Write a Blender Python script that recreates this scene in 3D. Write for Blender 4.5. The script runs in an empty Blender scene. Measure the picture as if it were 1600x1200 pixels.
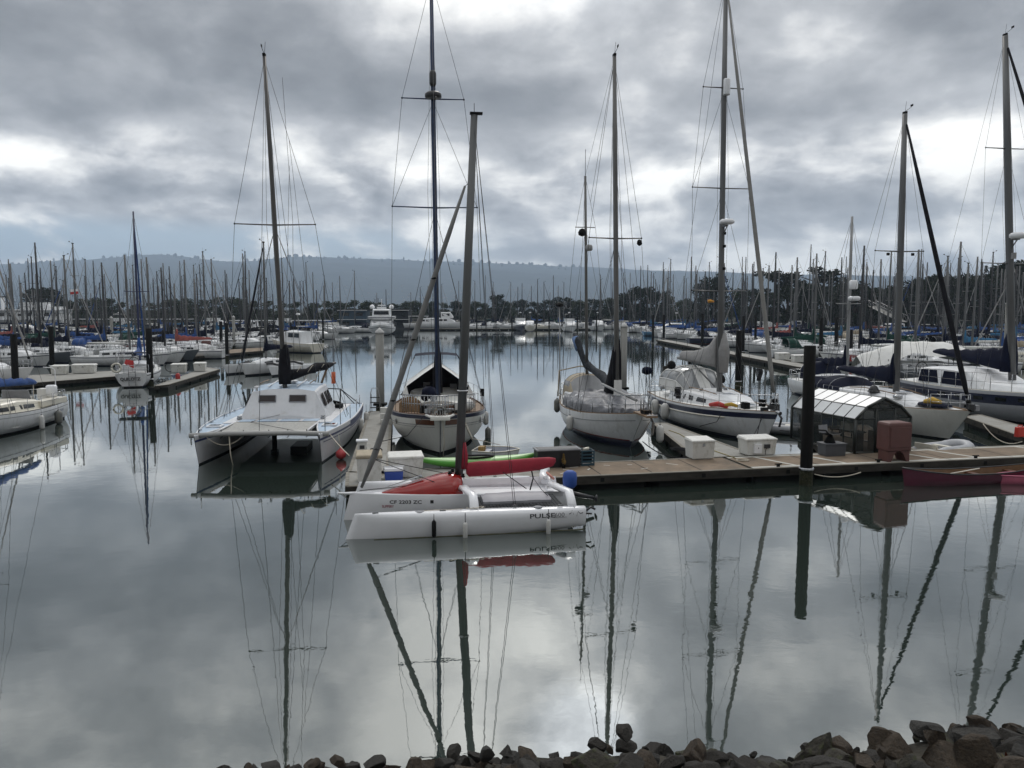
import bpy, bmesh, math, random
from mathutils import Vector, Matrix, noise as mnoise
R = math.radians
rnd = random.Random(7)
S = bpy.context.scene
COL = S.collection

# ---------------------------------------------------------------- camera
CAM_H, PITCH, FPX = 5.4, math.atan(0.0942), 1209.0
cam = bpy.data.cameras.new('camera')
cam.sensor_width = 36.0
cam.lens = 36.0 * FPX / 1600.0
cam.clip_end = 30000
cam.clip_start = 0.1
cob = bpy.data.objects.new('camera', cam)
COL.objects.link(cob)
cob.location = (0, 0, CAM_H)
cob.rotation_euler = (R(90) - PITCH, 0, 0)
S.camera = cob

# ---------------------------------------------------------------- view
S.view_settings.view_transform = 'Standard'
S.view_settings.look = 'None'
S.view_settings.gamma = 1
S.view_settings.exposure = 0.55
S.cycles.volume_bounces = 1
S.cycles.max_bounces = 8
S.cycles.diffuse_bounces = 3
S.cycles.glossy_bounces = 4
S.cycles.caustics_reflective = False
S.cycles.caustics_refractive = False
S.cycles.sample_clamp_indirect = 6

# ---------------------------------------------------------------- node helper
class NG:
    def __init__(s, tree):
        s.t = tree; s.N = tree.nodes; s.L = tree.links
    def n(s, typ, props=None, **ins):
        nd = s.N.new(typ)
        for k, v in (props or {}).items(): setattr(nd, k, v)
        for k, v in ins.items():
            key = int(k[1:]) if k[0] == 'i' and k[1:].isdigit() else k.replace('_', ' ')
            s.set(nd.inputs[key], v)
        return nd
    def set(s, inp, v):
        if isinstance(v, bpy.types.NodeSocket): s.L.new(v, inp)
        else: inp.default_value = v
    def m(s, op, a, b=0.0, c=None, clamp=False):
        nd = s.N.new('ShaderNodeMath'); nd.operation = op; nd.use_clamp = clamp
        s.set(nd.inputs[0], a); s.set(nd.inputs[1], b)
        if c is not None: s.set(nd.inputs[2], c)
        return nd.outputs[0]
    def ss(s, v, a, b):
        nd = s.N.new('ShaderNodeMapRange'); nd.interpolation_type = 'SMOOTHSTEP'
        s.set(nd.inputs[0], v); s.set(nd.inputs[1], a); s.set(nd.inputs[2], b)
        return nd.outputs[0]
    def mix(s, f, a, b, blend='MIX'):
        nd = s.N.new('ShaderNodeMix'); nd.data_type = 'RGBA'; nd.blend_type = blend
        s.set(nd.inputs[0], f); s.set(nd.inputs[6], a); s.set(nd.inputs[7], b)
        return nd.outputs[2]
    def ramp(s, v, stops):
        nd = s.N.new('ShaderNodeValToRGB'); e = nd.color_ramp.elements
        while len(e) < len(stops): e.new(0.5)
        for k, (p, c) in enumerate(stops):
            e[k].position = p
            e[k].color = (c, c, c, 1) if isinstance(c, (int, float)) else tuple(c) + (1,)
        s.set(nd.inputs[0], v)
        return nd.outputs[0]

# ---------------------------------------------------------------- sky
SUN_EL, SUN_AZ = R(43), R(6.5)          # hidden behind cloud, ahead of the camera and a little right
world = bpy.data.worlds.new('World')
S.world = world
world.use_nodes = True
world.node_tree.nodes.clear()
g = NG(world.node_tree)
tc = g.n('ShaderNodeTexCoord')
sep = g.n('ShaderNodeSeparateXYZ', None, Vector=tc.outputs['Generated'])
dx, dy, dz = sep.outputs
sky = g.n('ShaderNodeTexSky', {'sky_type': 'NISHITA', 'sun_disc': False, 'sun_elevation': SUN_EL, 'sun_rotation': SUN_AZ,
                               'air_density': 1.3, 'dust_density': 1.5, 'altitude': 0})
zc = g.m('MAXIMUM', dz, 0.0)
den = g.m('ADD', zc, 0.42)
uv = g.n('ShaderNodeCombineXYZ', None, X=g.m('DIVIDE', dx, den), Y=g.m('DIVIDE', dy, den), Z=0.0).outputs[0]
def cloud_noise(scale, off, detail=5, rough=.55, dist=0.0, src=None, sc3=(1, 1, 1)):
    mp = g.n('ShaderNodeMapping', None, Vector=src or uv, Location=off, Scale=sc3)
    return g.n('ShaderNodeTexNoise', None, Vector=mp.outputs[0], Scale=scale, Detail=detail, Roughness=rough, Distortion=dist).outputs['Fac']
n1 = cloud_noise(1.9, (9.4, 0.6, 0), 7, .55, .15)
n2 = cloud_noise(5.0, (7.3, 2.2, 1), 7, .56, .2)
# ragged bands low in the sky
bands = cloud_noise(1.0, (.9, .2, .6), 6, .54, .3, tc.outputs['Generated'], (4.8, 4.8, 12.0))
bands2 = cloud_noise(1.0, (2.4, 5.2, 1.6), 6, .55, .25, tc.outputs['Generated'], (12.0, 12.0, 22.0))
mixn = g.m('ADD', g.m('MULTIPLY', n1, .68), g.m('MULTIPLY', n2, .32))
low = g.m('ADD', g.m('MULTIPLY', bands, .62), g.m('MULTIPLY', bands2, .38))
lowf = g.ss(zc, .30, .14)
body = g.m('ADD', g.m('MULTIPLY', mixn, g.m('SUBTRACT', 1.0, lowf)), g.m('MULTIPLY', low, lowf))
# tendency by height of the deck: ragged bright gaps low down, a dark shelf above them
tend = g.ramp(g.m('MULTIPLY', zc, 2.0), [(0.0, .57), (.10, .60), (.165, .645), (.21, .61), (.25, .53), (.285, .545), (.33, .655), (.38, .60), (.45, .485), (.55, .48), (.70, .505), (.85, .55), (1.0, .56)])
den2 = g.m('ADD', g.m('MULTIPLY', g.m('SUBTRACT', body, .5), 1.45), g.m('ADD', tend, .0))
grey = g.ramp(den2, [(.27, (.14, .147, .158)), (.40, (.225, .234, .25)), (.48, (.315, .324, .34)), (.55, (.42, .43, .445)), (.62, (.63, .632, .63)), (.73, (1.02, 1.01, .97))])
# overcast brightened above the view and dimmed behind the camera to shape the light
up = g.ss(zc, .36, .70)
back = g.ss(dy, .15, -.7)
gain = g.m('ADD', 1.0, g.m('ADD', g.m('MULTIPLY', up, .55), g.m('MULTIPLY', back, -.5)))
sd = (math.sin(SUN_AZ) * math.cos(SUN_EL), math.cos(SUN_AZ) * math.cos(SUN_EL), math.sin(SUN_EL))
dot = g.n('ShaderNodeVectorMath', {'operation': 'DOT_PRODUCT'}, i0=tc.outputs['Generated'], i1=sd).outputs['Value']
he = R(30.3)                              # the thin bright patch of cloud below the sun
hd = (math.sin(R(5.5)) * math.cos(he), math.cos(R(5.5)) * math.cos(he), math.sin(he))
dot = g.n('ShaderNodeVectorMath', {'operation': 'DOT_PRODUCT'}, i0=tc.outputs['Generated'], i1=hd).outputs['Value']
halo = g.m('ADD', g.m('MULTIPLY', g.m('POWER', g.ss(dot, .972, 1.0), 1.5), .55), g.m('MULTIPLY', g.m('POWER', g.ss(dot, .9955, 1.0), 2.0), g.m('MULTIPLY', n2, 7.5)))
gain = g.m('ADD', gain, halo)
cl = g.n('ShaderNodeVectorMath', {'operation': 'SCALE'}, i0=grey, Scale=g.m('MULTIPLY', gain, 10.0)).outputs[0]
# blue gap above the hills to the left
az = g.m('ARCTAN2', dx, dy)
gapm = g.m('MULTIPLY', g.ss(zc, .115, .085), g.m('MULTIPLY', g.ss(zc, .02, .05), g.ss(az, .08, -.25)))
gapn = g.m('MULTIPLY', gapm, g.ss(low, .57, .46))
bluegap = g.mix(.82, sky.outputs[0], (2.5, 3.6, 4.9, 1))
final = g.mix(g.m('MULTIPLY', gapn, .9), cl, bluegap)
hor = g.ss(dz, .0, -.06)
final = g.mix(hor, final, (1.6, 1.8, 1.9, 1))
bg = g.n('ShaderNodeBackground', None, Color=final, Strength=0.1)
wo = g.n('ShaderNodeOutputWorld')
g.L.new(bg.outputs[0], wo.inputs[0])

# ---------------------------------------------------------------- sun behind the overcast
sun = bpy.data.lights.new('sun', 'SUN')
sun.energy = 0.7
sun.angle = R(12)
sun.color = (1.0, .96, .9)
so = bpy.data.objects.new('sun', sun)
COL.objects.link(so)
so.rotation_euler = Vector(sd).to_track_quat('Z', 'Y').to_euler()

# ---------------------------------------------------------------- places: photograph sightlines give ground positions
CP, SP = math.cos(PITCH), math.sin(PITCH)
def ray(px, py):
    a, b = (px - 800) / FPX, (py - 600) / FPX
    return Vector((a, CP - b * SP, -SP - b * CP))
def at(px, py, z=0.0):
    d = ray(px, py); t = (z - CAM_H) / d.z
    return Vector((d.x * t, d.y * t, z))
def atY(px, py, Y):
    d = ray(px, py); t = Y / d.y
    return Vector((d.x * t, Y, CAM_H + d.z * t))
def topx(p):
    p = Vector(p) - Vector((0, 0, CAM_H))
    depth = p.y * CP - p.z * SP
    return 800 + FPX * p.x / depth, 600 - FPX * (p.y * SP + p.z * CP) / depth

# ---------------------------------------------------------------- materials
MC = {}
def M(name, col, rough=.5, metal=0.0, var=.12, scale=4.0, bump=0.0, bscale=30.0, coat=0.0, dirt=None, dscale=1.5, stretch=(1, 1, 1), alpha=1.0):
    if name in MC: return MC[name]
    m = bpy.data.materials.new(name); m.use_nodes = True
    q = NG(m.node_tree); b = q.N['Principled BSDF']
    b.inputs['Roughness'].default_value = rough
    b.inputs['Metallic'].default_value = metal
    b.inputs['Coat Weight'].default_value = coat
    if max(col) < .06 and rough > .5: b.inputs['Specular IOR Level'].default_value = .15
    t = q.n('ShaderNodeTexCoord')
    mp = q.n('ShaderNodeMapping', None, Vector=t.outputs['Object'], Scale=stretch)
    nz = q.n('ShaderNodeTexNoise', None, Vector=mp.outputs[0], Scale=scale, Detail=4, Roughness=.6).outputs['Fac']
    lo = tuple(max(0, c * (1 - var)) for c in col); hi = tuple(min(1, c * (1 + var)) for c in col)
    c = q.ramp(nz, [(.3, lo), (.7, hi)])
    if dirt:
        n2 = q.n('ShaderNodeTexNoise', None, Vector=mp.outputs[0], Scale=dscale, Detail=6, Roughness=.7).outputs['Fac']
        c = q.mix(q.m('MULTIPLY', q.ss(n2, .5, .72), dirt[3]), c, dirt[:3] + (1,))
    q.L.new(c, b.inputs['Base Color'])
    if bump:
        n3 = q.n('ShaderNodeTexNoise', None, Vector=mp.outputs[0], Scale=bscale, Detail=3).outputs['Fac']
        bp = q.n('ShaderNodeBump', None, Strength=.6, Distance=bump, Height=n3)
        q.L.new(bp.outputs[0], b.inputs['Normal'])
    MC[name] = m
    return m
GRIME = (.30, .28, .22, .35)
WHITE = M('white_gelcoat', (.74, .75, .76), .28, var=.05, dirt=GRIME, dscale=2.5, stretch=(1, 1, .35))
CLEANW = M('clean_white_gelcoat', (.78, .79, .81), .2, var=.03, dirt=(.5, .5, .48, .15), dscale=2)
CREAM = M('cream_gelcoat', (.66, .63, .54), .35, var=.07, dirt=GRIME, dscale=2.5)
DECK = M('pale_deck_paint', (.62, .63, .62), .6, var=.08, dirt=(.32, .30, .25, .4), dscale=3)
NAVY = M('navy_paint', (.010, .014, .042), .3, var=.15)
BLACKP = M('black_paint', (.012, .012, .014), .4, var=.2)
ANTIF = M('dark_bottom_paint', (.012, .014, .02), .6, var=.3)
REDB = M('red_bottom_paint', (.16, .02, .02), .6, var=.2)
GLASS = M('dark_window_glass', (.012, .014, .016), .06, var=.2)
ALU = M('mast_aluminium', (.12, .122, .122), .42, metal=.35, var=.1, stretch=(1, 1, .1))
ALUD = M('dull_grey_aluminium', (.04, .041, .043), .45, metal=.3, var=.12, stretch=(1, 1, .1))
ALUW = M('white_painted_spar', (.26, .264, .264), .4, var=.08, stretch=(1, 1, .2))
STEEL = M('stainless_steel', (.36, .37, .38), .25, metal=.9, var=.05)
WIRE = M('rigging_wire', (.06, .06, .063), .4, metal=.5, var=.1)
ROPE = M('cream_rope', (.50, .46, .38), .85, var=.15)
ROPED = M('dark_rope', (.03, .03, .033), .85, var=.2)
CNAVY = M('navy_canvas', (.004, .0062, .020), .85, var=.25, bump=.01, bscale=14)
CBLUE = M('bright_blue_canvas', (.012, .055, .20), .8, var=.25, bump=.01, bscale=14)
CBLACK = M('black_canvas', (.010, .010, .013), .85, var=.3, bump=.01, bscale=14)
CGREEN = M('dark_green_canvas', (.012, .045, .035), .85, var=.25, bump=.01, bscale=14)
CTAN = M('tan_canvas', (.36, .31, .23), .85, var=.15, bump=.01, bscale=14)
CRED = M('faded_red_canvas', (.26, .07, .06), .85, var=.2, bump=.01, bscale=14)
CGREY = M('grey_canvas', (.24, .245, .26), .85, var=.15, bump=.012, bscale=12)
CWHITE = M('white_canvas', (.66, .66, .64), .85, var=.08, bump=.012, bscale=8, dirt=GRIME, dscale=2)
TEAK = M('weathered_teak', (.20, .13, .075), .7, var=.25, scale=8, stretch=(.3, 3, 3))
BROWNW = M('varnished_brown_wood', (.10, .035, .015), .35, var=.25, scale=6)
RUBBER = M('black_rubber', (.008, .008, .008), .7, var=.2)
FENDW = M('fender_white', (.56, .56, .54), .45, var=.1, dirt=GRIME, dscale=4)
FENDG = M('fender_grey', (.12, .125, .12), .5, var=.2, dirt=(.2, .18, .12, .5), dscale=4)
BOXW = M('dock_box_white', (.60, .60, .57), .5, var=.06, dirt=(.25, .23, .17, .55), dscale=3, stretch=(1, 1, .5))
PILE = M('black_creosote_pile', (.010, .0095, .009), .8, var=.4, scale=9, bump=.02, bscale=20, stretch=(1, 1, .15))
TIDE = M('green_brown_tide_growth', (.028, .030, .016), .9, var=.5, scale=14, bump=.03, bscale=25, dirt=(.16, .15, .12, .5), dscale=18)
CONC = M('concrete_pile', (.23, .23, .215), .85, var=.12, scale=5, dirt=(.03, .035, .022, .75), dscale=1.2, stretch=(1, 1, .35))
CONCL = M('pale_pile_cap', (.48, .48, .47), .8, var=.1)
DOCKC = M('dock_grey_concrete', (.27, .265, .245), .9, var=.12, scale=1.2, bump=.006, bscale=40, dirt=(.15, .14, .115, .6), dscale=.7)
DOCKB = M('dock_brown_planks', (.18, .135, .093), .9, var=.25, scale=1.5, bump=.006, bscale=30, dirt=(.07, .062, .05, .6), dscale=1.1)
DOCKW = M('dock_pale_strip', (.50, .50, .46), .85, var=.1, scale=3, dirt=(.2, .19, .15, .5), dscale=2)
EDGEB = M('worn_edge_board', (.21, .195, .165), .9, var=.3, scale=4, dirt=(.09, .08, .065, .7), dscale=3, stretch=(.4, 2, 2))
WALER = M('weathered_timber_waler', (.045, .041, .035), .9, var=.35, scale=3, bump=.01, bscale=10, stretch=(.4, 2, 2))
FLOAT = M('black_dock_float', (.010, .011, .010), .8, var=.4, scale=3)
BARK = M('bark', (.045, .035, .026), .95, var=.3)

# ---------------------------------------------------------------- objects
def tag(o, label=None, cat=None, group=None, kind=None):
    if label: o['label'] = label
    if cat: o['category'] = cat
    if group: o['group'] = group
    if kind: o['kind'] = kind
    return o
def thing(name, label, cat, loc=(0, 0, 0), rz=0.0, group=None):
    o = bpy.data.objects.new(name, None); COL.objects.link(o)
    o.empty_display_size = .3
    o.location = loc; o.rotation_euler = (0, 0, rz)
    return tag(o, label, cat, group)
def dup(o, parent=None):
    c = o.copy(); COL.objects.link(c)
    if parent is not None: c.parent = parent
    for ch in list(o.children): dup(ch, c)
    return c

class MB:
    """collects faces, links them as one mesh object"""
    def __init__(s): s.v = []; s.f = []; s.mi = []; s.mats = []; s.sm = []
    def mat(s, m):
        if m not in s.mats: s.mats.append(m)
        return s.mats.index(m)
    def face(s, idx, m, smooth=False):
        s.f.append(tuple(idx)); s.mi.append(s.mat(m)); s.sm.append(smooth)
    def add(s, pts):
        b = len(s.v); s.v.extend(Vector(p) for p in pts); return b
    def poly(s, pts, m):
        b = s.add(pts); s.face(range(b, b + len(pts)), m)
    def box(s, c, size, m, rz=0.0, taper=1.0, rot=None):
        x, y, z = (k / 2 for k in size); c = Vector(c)
        Rm = rot if rot is not None else Matrix.Rotation(rz, 3, 'Z')
        p = [(-x, -y, -z), (x, -y, -z), (x, y, -z), (-x, y, -z)]
        p += [(a * taper, b * taper, z) for a, b in ((-x, -y), (x, -y), (x, y), (-x, y))]
        b = s.add([Rm @ Vector(q) + c for q in p])
        for q in ((3, 2, 1, 0), (4, 5, 6, 7), (0, 1, 5, 4), (1, 2, 6, 5), (2, 3, 7, 6), (3, 0, 4, 7)):
            s.face([b + k for k in q], m)
        return s
    def tube(s, pts, r, m, seg=6, caps=True, oval=1.0, up=None):
        pts = [Vector(p) for p in pts]; n = len(pts)
        rs = r if isinstance(r, (list, tuple)) else [r] * n
        base = len(s.v); prev = None
        for i, p in enumerate(pts):
            t = (pts[min(i + 1, n - 1)] - pts[max(i - 1, 0)])
            if t.length < 1e-9: t = Vector((0, 0, 1))
            t.normalize()
            ref = Vector(up) if up else (prev if prev is not None else (Vector((0, 0, 1)) if abs(t.z) < .9 else Vector((1, 0, 0))))
            a = ref - t * ref.dot(t)
            if a.length < 1e-6: a = t.orthogonal()
            a.normalize(); prev = a; b = t.cross(a)
            for k in range(seg):
                w = 2 * math.pi * k / seg
                s.v.append(p + (a * math.cos(w) * oval + b * math.sin(w)) * rs[i])
        for i in range(n - 1):
            for k in range(seg):
                k2 = (k + 1) % seg
                s.face((base + i * seg + k, base + i * seg + k2, base + (i + 1) * seg + k2, base + (i + 1) * seg + k), m, True)
        if caps:
            s.face([base + k for k in range(seg)][::-1], m)
            s.face([base + (n - 1) * seg + k for k in range(seg)], m)
        return s
    def loft(s, rows, m, closed=False, caps=False, smooth=True):
        n = len(rows[0]); base = len(s.v)
        for r in rows: s.v.extend(Vector(p) for p in r)
        for i in range(len(rows) - 1):
            for k in range(n if closed else n - 1):
                k2 = (k + 1) % n
                mm = m(i, k) if callable(m) else m
                s.face((base + i * n + k, base + i * n + k2, base + (i + 1) * n + k2, base + (i + 1) * n + k), mm, smooth)
        if caps:
            mm = m(0, 0) if callable(m) else m
            s.face([base + k for k in range(n)][::-1], mm)
            s.face([base + (len(rows) - 1) * n + k for k in range(n)], mm)
        return s
    def lathe(s, c, prof, m, seg=12, axis=None):
        c = Vector(c)
        Q = axis.to_track_quat('Z', 'Y').to_matrix() if axis is not None else Matrix.Identity(3)
        rows = [[c + Q @ Vector((r * math.cos(2 * math.pi * k / seg), r * math.sin(2 * math.pi * k / seg), z)) for k in range(seg)] for r, z in prof]
        return s.loft(rows, m, closed=True, caps=True)
    def slab(s, p, th, m):
        p = [Vector(q) for q in p]
        nn = (p[1] - p[0]).cross(p[2] - p[0]).normalized() * th
        b = s.add(p + [q + nn for q in p]); n = len(p)
        s.face([b + k for k in range(n)][::-1], m); s.face([b + n + k for k in range(n)], m)
        for k in range(n):
            k2 = (k + 1) % n
            s.face((b + k, b + k2, b + n + k2, b + n + k), m)
        return s
    def build(s, name, parent=None, bevel=0.0, loc=None, rz=None, fix=False):
        me = bpy.data.meshes.new(name)
        me.from_pydata([tuple(p) for p in s.v], [], s.f)
        for m in s.mats: me.materials.append(m)
        me.polygons.foreach_set('material_index', s.mi)
        me.polygons.foreach_set('use_smooth', s.sm)
        if fix or bevel:
            bm = bmesh.new(); bm.from_mesh(me)
            if bevel:
                bmesh.ops.remove_doubles(bm, verts=bm.verts, dist=1e-5)
                es = [e for e in bm.edges if len(e.link_faces) == 2 and e.calc_face_angle(0) > R(35)]
                bmesh.ops.bevel(bm, geom=es, offset=bevel, segments=2, profile=.5, affect='EDGES', clamp_overlap=True)
            bmesh.ops.recalc_face_normals(bm, faces=bm.faces)
            bm.to_mesh(me); bm.free()
        me.update()
        o = bpy.data.objects.new(name, me); COL.objects.link(o)
        if parent is not None: o.parent = parent
        if loc is not None: o.location = loc
        if rz is not None: o.rotation_euler = (0, 0, rz)
        return o

def text_pts(body, size, bold=.0):
    """letters as flat polygons: list of verts (x, y) and faces"""
    cu = bpy.data.curves.new('lettering', 'FONT'); cu.body = body; cu.size = size; cu.offset = bold
    cu.resolution_u = 3
    to = bpy.data.objects.new('lettering', cu); COL.objects.link(to)
    dg = bpy.context.evaluated_depsgraph_get()
    me = bpy.data.meshes.new_from_object(to.evaluated_get(dg))
    vs = [v.co.copy() for v in me.vertices]; fs = [tuple(p.vertices) for p in me.polygons]
    COL.objects.unlink(to); bpy.data.objects.remove(to); bpy.data.curves.remove(cu); bpy.data.meshes.remove(me)
    return vs, fs
def sag(a, b, drop, n=8):
    a, b = Vector(a), Vector(b)
    return [a.lerp(b, k / n) - Vector((0, 0, drop * 4 * (k / n) * (1 - k / n))) for k in range(n + 1)]
# ================================================================ WATER
def water_mat():
    m = bpy.data.materials.new('harbour_water'); m.use_nodes = True
    q = NG(m.node_tree); q.N.clear()
    geo = q.n('ShaderNodeNewGeometry')
    mp = q.n('ShaderNodeMapping', None, Vector=geo.outputs['Position'], Scale=(1.0, 1.25, 1))
    a = q.n('ShaderNodeTexNoise', None, Vector=mp.outputs[0], Scale=3.4, Detail=3, Roughness=.5, Distortion=.3).outputs['Fac']
    b = q.n('ShaderNodeTexNoise', None, Vector=mp.outputs[0], Scale=.55, Detail=2, Roughness=.5).outputs['Fac']
    pm = q.n('ShaderNodeMapping', None, Vector=geo.outputs['Position'], Scale=(.45, 1, 1))
    patch = q.n('ShaderNodeTexNoise', None, Vector=pm.outputs[0], Scale=.055, Detail=3, Roughness=.55).outputs['Fac']
    amp = q.m('ADD', .35, q.m('MULTIPLY', q.ss(patch, .45, .62), .9))
    sepp = q.n('ShaderNodeSeparateXYZ', None, Vector=geo.outputs['Position'])
    ruff = q.ss(sepp.outputs[1], 40.0, 120.0)
    h = q.m('ADD', q.m('MULTIPLY', q.m('MULTIPLY', a, amp), q.m('ADD', .0014, q.m('MULTIPLY', ruff, .0013))), q.m('MULTIPLY', b, .0030))
    bp = q.n('ShaderNodeBump', None, Strength=1.0, Distance=1.0, Height=h)
    lw = q.n('ShaderNodeLayerWeight', None, Blend=.5, Normal=bp.outputs[0]).outputs['Facing']
    fr = q.m('ADD', .18, q.m('MULTIPLY', q.m('POWER', lw, 3.2), .82), clamp=True)
    gl = q.n('ShaderNodeBsdfGlossy', None, Color=(.96, .98, .98, 1), Roughness=.012, Normal=bp.outputs[0])
    df = q.n('ShaderNodeBsdfDiffuse', None, Color=(.024, .034, .028, 1))
    mx = q.n('ShaderNodeMixShader', None, Fac=fr, i1=df.outputs[0], i2=gl.outputs[0])
    o = q.n('ShaderNodeOutputMaterial'); q.L.new(mx.outputs[0], o.inputs[0])
    return m
mb = MB()
xs = [-9000, -1500, -400, -120, -40, -10, 0, 10, 40, 120, 400, 1500, 9000]
ys = [-8, 0, 8, 16, 30, 60, 120, 240, 420, 900]
mb.loft([[(x, y, 0) for x in xs] for y in ys], water_mat(), smooth=False)
tag(mb.build('water'), kind='structure')

# ================================================================ FAR LAND AND HILLS
LAND = M('far_shore_earth', (.022, .023, .018), .95, var=.4, scale=.05)
HILLM = M('wooded_hillside', (.026, .032, .030), .95, var=.55, scale=.02)
def land_z(x, y): return 1.6
mb = MB()
def shore_y(x):
    if x < -30: return 235 + 8 * math.sin(x * .03)
    if x < 75: return 305 + 6 * math.sin(x * .05)
    return max(168, 305 - (x - 75) * 3.2)
rows = []
xl = [-2600, -900, -400, -250, -170, -120, -80, -55, -31, -29, 0, 30, 60, 75, 90, 105, 120, 160, 240, 500, 2600]
for k, (oy, z) in enumerate([(0, -1.0), (5, 1.5), (14, 1.9), (60, 2.2), (300, 3), (1400, 6), (5200, 20)]):
    rows.append([(x, shore_y(x) + oy, z) for x in xl])
mb.loft(rows, LAND)
tag(mb.build('far_shore'), kind='structure')

def ridge_px(px):   # height of the skyline above the horizon, in photograph pixels
    pts = [(-700, 60), (-300, 66), (0, 72), (120, 78), (250, 87), (370, 76), (480, 84), (600, 80), (700, 76), (800, 73), (900, 68), (1050, 62), (1250, 56), (1700, 48), (2600, 40)]
    for (a, b), (c, d) in zip(pts, pts[1:]):
        if a <= px <= c:
            t = (px - a) / (c - a); t = t * t * (3 - 2 * t)
            return b + (d - b) * t
    return 24
mb = MB()
rows = []
NX = 300
for j in range(34):
    v = j / 33.0
    Y = 4500 + 3300 * v
    row = []
    for i in range(NX + 1):
        px = -700 + 3300 * i / NX
        X = (px - 800) / FPX * Y
        Ytop = 7800
        H = ridge_px(px) / FPX * Ytop + CAM_H
        n = mnoise.fractal(Vector((X * .0008, Y * .0008, 3.3)), 1.0, 2.0, 5)
        prof = v ** .8
        z = 15 + (H - 15) * prof + n * 60 * math.sin(math.pi * min(1, v * .98 + .02)) * .9
        z += 7 * mnoise.noise(Vector((X * .03, Y * .03, .7))) + (4.5 * mnoise.noise(Vector((X * .09, Y * .05, 1.7))) if v > .8 else 0)
        row.append((X, Y, max(4, z)))
    rows.append(row)
rows.append([(x * 1.03, 8100, 0) for x, y, z in rows[-1]])
mb.loft(rows, HILLM)
tag(mb.build('wooded_hills'), kind='structure')

# the trees along the skyline, one far-off mass
mb = MB()
for k in range(1100):
    px = -80 + 1000 * rnd.random()
    j = rnd.choice([33, 33, 32, 31, 29])
    i = int((px + 700) / 3300 * NX)
    p = Vector(rows[j][i]); p.x += rnd.uniform(-16, 16)
    if mnoise.noise(Vector((px * .035, 2.0, 0))) + .6 * mnoise.noise(Vector((px * .13, 5.0, 0))) < -.12: continue
    hgt = rnd.uniform(14, 34) if rnd.random() < .16 else rnd.uniform(5, 15)
    w = hgt * rnd.uniform(.3, .7)
    mb.lathe(p + Vector((0, 0, -4)), [(w * .6, 0), (w, hgt * .5), (w * .7, hgt * .85), (w * .15, hgt * 1.1)], HILLM, seg=5)
tag(mb.build('skyline_trees'), 'far-off trees in a ragged line along the crest of the hazy hills', 'trees', kind='stuff')

# pale houses scattered down the hillside
HOUSE = M('pale_hill_house', (.30, .29, .27), .8, var=.3, scale=.004)
HROOF = M('hill_house_roof', (.14, .11, .09), .9, var=.3, scale=.004)
mb = MB()
for k in range(620):
    j = min(18, int(abs(rnd.gauss(0, 5)))); i = rnd.randrange(60, 200)
    p = Vector(rows[j][i]) + Vector((rnd.uniform(-15, 15), -6, rnd.uniform(4, 9)))
    w, h = rnd.uniform(6, 11), rnd.uniform(3, 5)
    mb.box(p, (w, 9, h), HOUSE)
    b = mb.add([p + Vector(q) for q in ((-w / 2 - .5, -5, h / 2), (w / 2 + .5, -5, h / 2), (w / 2 + .5, 5, h / 2), (-w / 2 - .5, 5, h / 2), (-w / 2, 0, h / 2 + 3), (w / 2, 0, h / 2 + 3))])
    mb.face((b, b + 1, b + 5, b + 4), HROOF); mb.face((b + 2, b + 3, b + 4, b + 5), HROOF)
    mb.face((b + 1, b + 2, b + 5), HOUSE); mb.face((b + 3, b, b + 4), HOUSE)
tag(mb.build('hillside_houses'), 'far-off pale houses sprinkled over the lower hazy hillside', 'houses', kind='stuff')

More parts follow.
